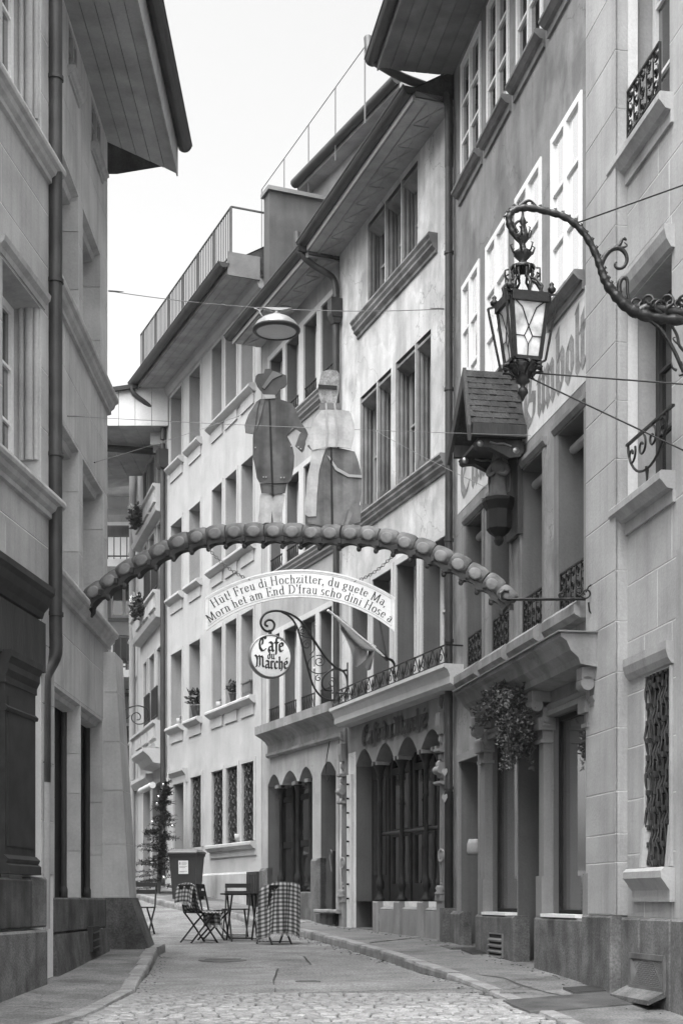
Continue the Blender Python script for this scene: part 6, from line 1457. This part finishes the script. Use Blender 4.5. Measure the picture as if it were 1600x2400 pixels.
for i in range(n1+1):
    t = i/n1; c = a.lerp(b, t); w = .035+.085*math.sin(math.pi*(1-t)**.7*.9)*(1-t)**.4; sag = .13*math.sin(math.pi*(1-t))*(1-t)
    for k in range(n2):
        q = 2*math.pi*k/n2+t*9; r = w*(1+.3*math.sin(3*q)); vs.append(c+Vector((r*.5*math.cos(q), r*.6*math.sin(q), r*math.sin(q)*.8-sag)))
m.add(vs, [(j*n2+k, j*n2+(k+1) % n2, (j+1)*n2+(k+1) % n2, (j+1)*n2+k) for j in range(n1) for k in range(n2)], True); m.build('cloth', 'flag_cloth', FLG)
m = MB(); vs = []
for i in range(9):
    t = i/8; c = fp(800+62*t, 1460+48*t, fb.y-.7+.25*t)
    for k in range(6): u = k/5; vs.append(c+Vector((-.02*u+.05*u*math.sin(t*6), .06*math.sin(t*7+u*3)*u, -u*(.08+.38*math.sin(math.pi*t*.85)))))
m.add(vs, [(i*6+k, i*6+k+1, (i+1)*6+k+1, (i+1)*6+k) for i in range(8) for k in range(5)], True); m.build('cloth_fold', 'flag_cloth', FLG)
m = MB(); vs = []
for i in range(5):
    t = i/4; c = fp(864+14*t, 1522+4*t, fb.y-.4)
    for k in range(6): u = k/5; vs.append(c+Vector((-.06*u, .04*math.sin(t*4+u*3), -u*.32*(1-.3*abs(t-.5)))))
m.add(vs, [(i*6+k, i*6+k+1, (i+1)*6+k+1, (i+1)*6+k) for i in range(4) for k in range(5)], True); m.build('cloth_end', 'flag_dark', FLG)
# ================================================================== café furniture
def bistro_chair(label, loc, rz, group='folding café chairs'):
    t = thing('folding_chair', label, 'chair', loc, rz, group)     # sitter faces +y
    for s in (-1, 1):
        x = s*.19
        MB().tube([(x, .20, 0), (x, .0, .27), (x, -.16, .46), (x, -.24, .86)], .015, 6).build('leg', 'iron', t)
        MB().tube([(x*.84, -.24, 0), (x*.84, .0, .27), (x*.84, .17, .44)], .015, 6).build('leg', 'iron', t)
    m = MB(); m.bar((-.19, .17, .03), (.19, .17, .03), .012); t_ = m.build('cross_bar', 'iron', t)
    MB().bar((-.16, -.21, .04), (.16, -.21, .04), .012).build('cross_bar', 'iron', t)
    for k in range(5): MB().box(-.2, .2, -.17+k*.078, -.11+k*.078, .445, .465).build('seat_slat', 'wood_black', t)
    for zz in (.68, .80): 
        y = -.205 if zz < .7 else -.228
        m = MB(); m.add([(-.21, y-.01, zz), (.21, y-.01, zz), (.21, y+.01, zz), (-.21, y+.01, zz), (-.21, y-.025, zz+.07), (.21, y-.025, zz+.07), (.21, y-.005, zz+.07), (-.21, y-.005, zz+.07)], [(3,2,1,0),(4,5,6,7),(0,1,5,4),(1,2,6,5),(2,3,7,6),(3,0,4,7)]); m.build('back_slat', 'wood_black', t)
    return t
def groundz(X, Y, on=None): return EYE+(roadh(Y) if on is None else prof(Y))
def P2(px, Y): return ((px-CX)/F*Y, Y, groundz(0, Y))
ch_l = P2(468, 21.9); ch_r = P2(643, 21.55)
bistro_chair('folding café chair at the left of the table with a checked blanket over it', ch_l, R(-54))
bistro_chair('folding café chair with its back to us under a hanging checked blanket', ch_r, R(30))
bistro_chair('folding café chair behind the table, facing the viewer', P2(553, 23.3), R(176))
bistro_chair('folding café chair half hidden behind the left house corner', P2(331, 24.2), R(170))
bistro_chair('folding café chair tucked under the table on its near left side', P2(505, 22.6), R(-100))
tb = thing('folding_table', 'small round folding café table among the chairs', 'table', P2(567, 22.35), R(15))
m = MB(); m.lathe([(0, .735), (.33, .735), (.335, .73), (.335, .715), (.32, .71), (0, .71)], n=32); m.build('table_top', 'wood_black', tb)
for s in (-1, 1):
    for d in (-1, 1): MB().tube([(s*.2, d*.22, 0), (s*.2*(.95), -d*.2, .71)], .015, 6).build('leg', 'iron', tb)
for d in (-1, 1): MB().bar((-.2, d*.2, .04), (.2, d*.2, .04), .012).build('cross_bar', 'iron', tb)
def blanket(label, loc, rz, prof_yz, w, skew=0, flare=0, seed=0, chk=.055, wrap=0):
    """checked wool blanket draped along a path of (y,z) points over a chair, with a fringe"""
    t = thing('blanket', label, 'blanket', loc, rz, 'checked blankets')
    pts = smoothpath([(0, y, z) for y, z in prof_yz], 6); n = len(pts); m = MB(); nx = 22; uv = []; vs = []; s = 0; rg = random.Random(seed)
    for i, p in enumerate(pts):
        if i: s += (pts[i]-pts[i-1]).length
        t_ = i/(n-1)
        for k in range(nx+1):
            u = -1+2*k/nx; ww = w*(1+flare*abs(t_-.5)); ripple = .018*math.sin(u*7+seed+t_*2)*min(1, abs(t_-.45)*3)
            wr = max(0, wrap*(-u)-.35); x = u*ww/2+skew*(t_-.5)+wr*.12; fold = .04*math.sin(u*9+t_*3+seed)*max(0, t_-.45)*2; vs.append((x, p.y+ripple+fold+.012*(1-u*u)+wr*.42, p.z+skew*.3*u*(t_-.5)-.03*abs(u)**3-wr*.10-.04*wrap*max(0, u-.6)*t_+.05*wrap*math.sin(u*3.1+.6)*max(0, t_-.6))); uv.append((u*ww/2/chk, s/chk))
    m.add(vs, [(i*(nx+1)+k, i*(nx+1)+k+1, (i+1)*(nx+1)+k+1, (i+1)*(nx+1)+k) for i in range(n-1) for k in range(nx)], True); m.uv = uv
    o = m.build('cloth', 'plaid', t); md = o.modifiers.new('thick', 'SOLIDIFY'); md.thickness = .012
    f = MB()
    for e in (0, n-1):
        for k in range(46):
            q = k/45*nx; a = Vector(vs[e*(nx+1)+int(min(q, nx-.01))]).lerp(Vector(vs[e*(nx+1)+int(min(q, nx-.01))+1]), q-int(min(q, nx-.01)))
            dn = Vector((rg.uniform(-.012, .012), rg.uniform(-.01, .01), -rg.uniform(.035, .06))) if vs[e*(nx+1)][2] < .6 else Vector((rg.uniform(-.01, .01), .03, -.01))
            f.tube([a, a+dn], .0028, 3, False)
    f = f.build('fringe', 'cream_paint', t); f['kind'] = 'stuff'; return t
blanket('checked fringed blanket hanging over the back of the right chair', ch_r, R(30), [(-.0, .49), (-.1, .5), (-.17, .56), (-.2, .75), (-.235, .9), (-.262, .86), (-.275, .6), (-.29, .36), (-.30, .16)], .58, skew=-.1, flare=.16, seed=2, chk=.06, wrap=1)
blanket('checked blanket lying over seat and back of the left chair', ch_l, R(-54), [(-.27, .62), (-.255, .8), (-.225, .90), (-.19, .82), (-.15, .6), (-.08, .495), (.08, .48), (.2, .475), (.235, .40), (.245, .27)], .48, skew=.03, seed=5, chk=.062)
# wheelie bin with sticker
BN = thing('wheelie_bin', 'dark wheelie bin with a pale sticker in front of the pale house', 'bin', (P2(438, 31)[0], 31, EYE+prof(31)), R(-9))
def taper(m, w0, d0, w1, d1, z0, z1, y=0):
    m.add([(-w0, y-d0, z0), (w0, y-d0, z0), (w0, y+d0, z0), (-w0, y+d0, z0), (-w1, y-d1, z1), (w1, y-d1, z1), (w1, y+d1, z1), (-w1, y+d1, z1)], [(3,2,1,0),(4,5,6,7),(0,1,5,4),(1,2,6,5),(2,3,7,6),(3,0,4,7)])
m = MB(); taper(m, .24, .25, .30, .34, .02, .98); taper(m, .315, .355, .315, .355, .93, .985); m.build('body', 'bin_plastic', BN)
m = MB(); taper(m, .33, .37, .33, .37, .987, 1.02); taper(m, .33, .37, .26, .28, 1.02, 1.075); m.tube([(-.3, -.36, 1.0), (.3, -.36, 1.0)], .03, 8); m.build('lid', 'bin_lid', BN)
for s in (-1, 1): m = MB(); m.lathe([(0, -.03), (.1, -.03), (.1, .03), (0, .03)], (s*.27, .27, .1), 14, 'x'); m.build('wheel', 'wood_black', BN)
m = MB(); m.add([(-.09, -.328, .55), (.12, -.328, .55), (.12, -.343, .83), (-.09, -.343, .83)], [(0, 1, 2, 3)]); st = m.build('sticker', 'paper', BN)
m = MB()
for k, (z, a, b) in enumerate(((.79, -.02, .09), (.765, -.02, .1), (.74, -.02, .08), (.7, -.07, .1), (.68, -.07, .06), (.6, -.07, .1), (.585, -.07, .04))): yy = -.331-.015*(z-.55)/.28; m.add([(a, yy, z), (b, yy, z), (b, yy-.0006, z+.01), (a, yy-.0006, z+.01)], [(0, 1, 2, 3)])
m.add([(-.07, -.3445, .745), (-.04, -.3445, .745), (-.04, -.3465, .8), (-.07, -.3465, .8)], [(0, 1, 2, 3)]); o = m.build('print', 'print', st); o['kind'] = 'stuff'
# ================================================================== greenery
def leafblob(c, rad, n, size, rg, m, droop=0, long=1.0):
    for _ in range(n):
        d = Vector((rg.gauss(0, 1), rg.gauss(0, 1), rg.gauss(0, 1))).normalized()*rg.random()**.45
        p = Vector(c)+Vector((d.x*rad[0], d.y*rad[1], d.z*rad[2]-droop*abs(d.x)))
        a = Vector((rg.uniform(-1, 1), rg.uniform(-1, 1), rg.uniform(-.6, .8))).normalized()*size*rg.uniform(.6, 1.3)*long; b = a.cross(Vector((rg.uniform(-1, 1), rg.uniform(-1, 1), rg.uniform(-1, 1)))).normalized()*size*.28
        m.add([p, p+a*.5+b, p+a, p+a*.5-b], [(0, 1, 2, 3)])
# hanging bunch of evergreen under the shop cornice
hb = W2.world(W2.x(1200, .36), .36, 2.32)
HG = thing('hanging_evergreen', 'bushy bunch of evergreen twigs hanging under the shop cornice of the shrine house', 'plant', hb, W2.ang); HG.scale = (.88, .88, .88)
rg = random.Random(5); m = MB(); br = MB()
for k in range(70):
    if k < 44: e = Vector((rg.uniform(-.6, 1.1), rg.uniform(-.15, .3), rg.uniform(-.4, .2))); s0 = Vector((0, 0, -.02))
    else: e = Vector((rg.uniform(-.42, .02), rg.uniform(-.2, .2), rg.uniform(-1.02, -.3))); s0 = Vector((-.15, 0, -.2))
    mid = s0.lerp(e, .5)+Vector((0, 0, rg.uniform(-.05, .12))); q = smoothpath([s0, mid, e], 5); br.tube(q, [.009-.0007*i for i in range(len(q))], 4)
    for p in q[3:]:
        for _ in range(11 if k >= 44 else 9):
            a = Vector((rg.uniform(-1, 1), rg.uniform(-1, 1), rg.uniform(-1, .5))).normalized()*rg.uniform(.03, .065); b = a.cross(Vector((rg.uniform(-1, 1), rg.uniform(-1, 1), .3))).normalized()*.011; m.add([p, p+a*.5+b, p+a, p+a*.5-b], [(0, 1, 2, 3)])
leafblob((-.16, 0, -.55), (.30, .24, .34), 2600, .045, rg, m); leafblob((.1, .03, -.1), (.5, .2, .16), 1000, .05, rg, m)
br.build('twigs', 'bark', HG); o = m.build('leaves', 'leaf_mid', HG); o['kind'] = 'stuff'
m = MB(); rg = random.Random(6); leafblob((-.16, -.02, -.58), (.30, .26, .34), 260, .045, rg, m); o = m.build('berries', 'leaf_grey', HG); o['kind'] = 'stuff'
# Christmas tree by the drainpipe
TX = place(372, 2105, 33.2); TX.z = EYE+prof(33.2)
XT = thing('christmas_tree', 'small thin Christmas tree with bright baubles leaning at the far drainpipe', 'tree', (TX.x, TX.y, TX.z), 0)
MB().tube([(0, 0, 0), (.05, 0, 1.4), (.22, 0, 2.75)], [.05, .035, .008], 7).build('trunk', 'bark', XT)
m = MB(); br = MB(); rg = random.Random(9); tips = []
for k in range(120):
    t = rg.random()**.8*.97; z = .18+2.45*t; q = rg.uniform(0, 2*math.pi); ln = (1-t)*.78*rg.uniform(.6, 1.1)+.06; s0 = Vector((.05*z/1.4 if z < 1.4 else .05+.17*(z-1.4)/1.35, 0, z)); e = s0+Vector((math.cos(q)*ln, math.sin(q)*ln, -.16*ln+.05)); br.tube([s0, s0.lerp(e, .5)+Vector((0, 0, -.03)), e], [.008, .006, .003], 4); tips.append(e)
    for j in range(int(16+70*ln)):
        p = s0.lerp(e, rg.uniform(.15, 1)); a = Vector((rg.uniform(-1, 1), rg.uniform(-1, 1), rg.uniform(-.6, .5))).normalized()*rg.uniform(.06, .13); b = a.cross(Vector((0, .3, 1))).normalized()*.013; m.add([p, p+a*.5+b, p+a, p+a*.5-b], [(0, 1, 2, 3)])
br.build('branches', 'bark', XT); o = m.build('needles', 'leaf_dark', XT); o['kind'] = 'stuff'
for k in range(14): e = tips[k*7]; MB().lathe([(0, -.035), (.025, -.025), (.035, 0), (.025, .025), (0, .035)], (e.x, e.y-.03, e.z-.04), 8).build('bauble', 'bauble', XT)
MB().tube([(.2, -.03, 2.55), (.24, -.03, 2.9)], [.04, .005], 6).build('tree_top', 'bauble', XT)
# pots and boxes on the sills of the pale house
def pot(name, label, W, px, z, kind, yy=-.05, s=1):
    x = W.x(px); t = thing(name, label, 'potted plant', W.world(x, yy, z), W.ang)
    if kind == 'pot':
        MB().lathe([(0, 0), (.07*s, 0), (.1*s, .17*s), (.11*s, .17*s), (.11*s, .2*s), (0, .2*s)], n=12).build('pot', 'terracotta', t); m = MB(); leafblob((0, 0, .3*s), (.17*s, .15*s, .14*s), 260, .08*s, random.Random(px), m); o = m.build('foliage', 'leaf_mid', t); o['kind'] = 'stuff'
    elif kind == 'cup':
        MB().lathe([(0, 0), (.06, 0), (.075, .16), (0, .16)], n=12).build('pot', 'pot_pale', t); m = MB(); leafblob((0, -.1, .14), (.16, .1, .1), 160, .07, random.Random(px), m); o = m.build('foliage', 'leaf_grey', t); o['kind'] = 'stuff'
    else:
        m = MB(); m.box(-.25, .25, -.1, .1, .06, .28); m.box(-.28, .28, -.12, .12, .28, .31); m.box(-.26, .26, -.11, .11, 0, .05); m.build('trough', 'leaf_grey', t)
        for k in range(7): MB().box(-.22+k*.068, -.18+k*.068, .1, .106, .09, .25).build('slat', 'terracotta', t)
    return t
pot('flower_pot', 'pale cup with a low plant on the far left first-floor sill of the pale house', W5, 416, 4.15, 'cup')
pot('flower_pot', 'terracotta pot with a bushy plant on the second first-floor sill', W5, 458, 4.15, 'pot', s=1.5)
pot('flower_pot', 'pale cup with a small plant at the left of the triple window', W5, 509, 4.15, 'cup')
pot('flower_pot', 'terracotta pot with thin leaves in the middle of the triple window', W5, 544, 4.15, 'pot', s=1.1)
pot('flower_trough', 'slatted flower trough at the right end of the triple window', W5, 582, 4.15, 'box')
o = pot('candle_cup', 'small white cup on the barred ground-floor sill of the pale house', W5, 563, 1.2, 'cup', .05); 
for c in list(o.children):
    if c.name.startswith('foliage'): bpy.data.objects.remove(c)
o['category'] = 'cup'
# evergreen on the bay balconies farther on
for px, z, lab in ((357, 8.5, 'dark evergreen decoration on the upper bay sill of the cream house'), (352, 10.9, 'dark evergreen with white ribbon on the top bay sill of the cream house')):
    x = W6.x(px); t = thing('sill_greenery', lab, 'plant', W6.world(x, .35, z-1.0), W6.ang); m = MB(); leafblob((0, 0, .1), (.55, .2, .3), 420, .12, random.Random(px), m, .1); o = m.build('foliage', 'leaf_dark', t); o['kind'] = 'stuff'
    m = MB(); leafblob((.1, .1, .3), (.25, .12, .12), 40, .12, random.Random(px+1), m); o = m.build('ribbon', 'white_paint', t); o['kind'] = 'stuff'
# wreath on the pale house's door
x = (hD5[0]+hD5[1])/2; t = thing('door_wreath', 'small evergreen wreath on the door of the pale house', 'wreath', W5.world(x+.1, -.3, 1.62), W5.ang); m = MB(); rg = random.Random(3)
for k in range(200): q = rg.uniform(0, 6.28); leafblob((.2*math.cos(q), .02, .2*math.sin(q)), (.04, .04, .04), 1, .08, rg, m)
o = m.build('foliage', 'leaf_dark', t); o['kind'] = 'stuff'
# scroll bracket on the far house
t = thing('scroll_bracket', 'thin scrolled iron sign bracket on the cream house farther on', 'bracket', place(362, 1680, 37), 0); Mo = place(362, 1680, 37)
m = MB()
def tp(pts, r): m.tube(smoothpath([place(x, y, 37)-Mo for x, y in pts], 3), r, 5)
tp([(346, 1682), (346, 1664), (334, 1656), (318, 1654), (300, 1660), (285, 1668), (262, 1676)], .018); tp([(346, 1680), (338, 1694), (322, 1697), (310, 1688), (310, 1676), (320, 1670), (329, 1676), (328, 1686), (321, 1687)], .015); tp([(306, 1676), (298, 1684), (286, 1682), (284, 1674), (291, 1671), (294, 1676)], .01)
m.build('scrollwork', 'iron', t)
# ================================================================== small street things
def plate_on(name, label, cat, pts, mat, up=.0, t=.012, extra=None):
    P = [onroad(x, y, drop(15)) for x, y in pts]; P = [Vector((p.x, p.y, EYE+prof(p.y))) for p in P]; c = sum(P, Vector())/len(P); m = MB(); n = len(P)
    m.add([p-c+Vector((0, 0, up+t)) for p in P]+[p-c+Vector((0, 0, up-.03)) for p in P], [tuple(range(n))]+[(i, i+n, (i+1) % n+n, (i+1) % n) for i in range(n)])
    if extra: extra(m, [p-c+Vector((0, 0, up+t)) for p in P])
    o = m.build(name, mat); o.location = c; tag(o, label, cat); return o
def ribs(n, w=.012, h=.008):
    def f(m, P):
        for k in range(n):
            u = (k+.5)/n; a, b = P[0].lerp(P[3], u), P[1].lerp(P[2], u); m.bar(a+Vector((0, 0, h/2)), b+Vector((0, 0, h/2)), w, h)
    return f
def pav(px, py): 
    return (px, py)
plate_on('metal_plate', 'large ribbed steel plate flush in the pavement before the cellar hatch', 'metal plate', [(1240, 2370), (1558, 2345), (1480, 2318), (1178, 2343)], 'metal_plate', extra=ribs(26, .008, .003))
plate_on('pavement_grating', 'slatted iron grating in the pavement beside the ribbed steel plate', 'grating', [(1345, 2327), (1430, 2322), (1400, 2310), (1318, 2315)], 'rail_grey', extra=ribs(9, .02, .012))
plate_on('pavement_grating', 'slatted iron grating in the pavement under the shop\'s cellar opening', 'grating', [(1105, 2250), (1165, 2247), (1150, 2232), (1080, 2240)], 'rail_grey', extra=ribs(9, .02, .012))
plate_on('gutter_channel', 'long pale cast channel across the pavement before the café', 'drain channel', [(866, 2222), (868, 2217), (995, 2203), (997, 2207)], 'granite_light', extra=ribs(5, .01, .006))
plate_on('valve_cover', 'small pale cover plate in the pavement near the right kerb', 'valve cover', [(1170, 2326), (1232, 2324), (1222, 2318), (1172, 2320)], 'granite_light')
plate_on('threshold_slab', 'pale worn slab before the door step of number 31', 'stone slab', [(700, 2171), (780, 2167), (770, 2163), (700, 2166)], 'kerb')
# letter box, jar and pipe shoe at the shrine house door
x, z = W2.at(1113, 1935); t = thing('letter_box', 'black letter box beside the shrine house door', 'letter box', W2.world(W2.x(1122, -.02), -.02, z-.15), W2.ang)
m = MB(); m.box(-.0, .06, -.27, -.03, -.12, .42); m.build('box', 'wood_black', t); MB().box(-.006, 0, -.24, -.06, .2, .22).build('slot', 'zinc', t)
m = MB(); m.add([(0, -.27, .42), (.06, -.27, .42), (.06, -.03, .42), (0, -.03, .42), (0, -.2, .5), (.06, -.2, .5), (.06, -.1, .5), (0, -.1, .5)], [(4,5,6,7),(0,1,5,4),(1,2,6,5),(2,3,7,6),(3,0,4,7)]); m.build('hood', 'wood_black', t)
x, z = W2.at(1118, 2003); t = thing('wall_ashtray', 'pale glazed wall cup hanging by the shrine house door', 'wall cup', W2.world(W2.x(1121), .06, z), W2.ang)
MB().lathe([(0, 0), (.085, 0), (.1, .04), (.095, .14), (.075, .2), (.065, .2), (.08, .14), (.07, .06), (0, .05)], n=14).build('cup', 'pot_pale', t); MB().bar((0, -.06, .15), (0, -.1, .15), .02).build('hook', 'iron', t)
# house number on the glass of number 31
t = thing('house_number', 'white number 31 on the dark glass door', 'house number', W4.world(W4.x(722), -.35, W4.z(722, 1886)), W4.ang); m = MB()
def nput(x, z): return (-(x-.5)*.14, 0, z*.18)
for s_ in (A(.25, .76, .2, .22, 140, -70, 9)+A(.24, .26, .22, .26, 70, -140, 9), [(.78, 1), (.78, 0)]): stroke(m, s_, (.07, .05), 0, nput)
m.build('digits', 'number_white', t)
# heart stickers on the corner drainpipe
for px, py, lab in ((1066, 1800, 'upper heart sticker on the corner drainpipe'), (1066, 1862, 'lower heart sticker on the corner drainpipe')):
    x, z = W2.at(px, py, .16); t = MB(); pts = [(0, -.07), (.05, .0), (.045, .04), (.02, .05), (0, .03), (-.02, .05), (-.045, .04), (-.05, 0)]; t.plate([(a, b) for a, b in pts], 0, .003); o = t.build('heart_sticker', 'print'); o.location = W2.world(xq-.03, .155, z); o.rotation_euler = (0, 0, W2.ang+R(35)); tag(o, lab, 'sticker')
# leaning board by the café's left pilaster
x = W3.x(797); t = thing('cable_duct', 'dark upright duct with cable loop beside the café\'s left pilaster', 'cable duct', W3.world(x, .1, -.42), W3.ang)
MB().box(-.05, .0, 0, .05, 0, 1.25).build('duct', 'wood_black', t); MB().tube([(.02, .05, .9), (.1, .06, 1.15), (.06, .05, 1.28), (0, .04, 1.2)], .01, 5).build('cable_loop', 'zinc', t)
x = W4.x(789); t = thing('loose_cable', 'thin cable looping down beside the upper left café pilaster', 'cable', W4.world(W4.x(785), .1, 2.75), W4.ang)
MB().tube(smoothpath([(0, 0, 0), (.1, .02, -.3), (.12, .02, -.55), (.02, .03, -.7), (-.12, .03, -.6)], 4), .008, 5).build('cable', 'iron', t)

# ================================================================== the thin bright air of the street
hz = MB().box(-60, 60, -25, 110, -4, 19.5).build('haze', 'iron'); hz['kind'] = 'stuff'
hm = bpy.data.materials.new('haze'); hm.use_nodes = True; hn = hm.node_tree; hn.nodes.clear()
ho = hn.nodes.new('ShaderNodeOutputMaterial'); pv = hn.nodes.new('ShaderNodeVolumePrincipled'); pv.inputs['Density'].default_value = .0004; pv.inputs['Color'].default_value = (.95, .95, .95, 1); pv.inputs['Anisotropy'].default_value = .3
hn.links.new(pv.outputs[0], ho.inputs['Volume']); hz.data.materials.clear(); hz.data.materials.append(hm)
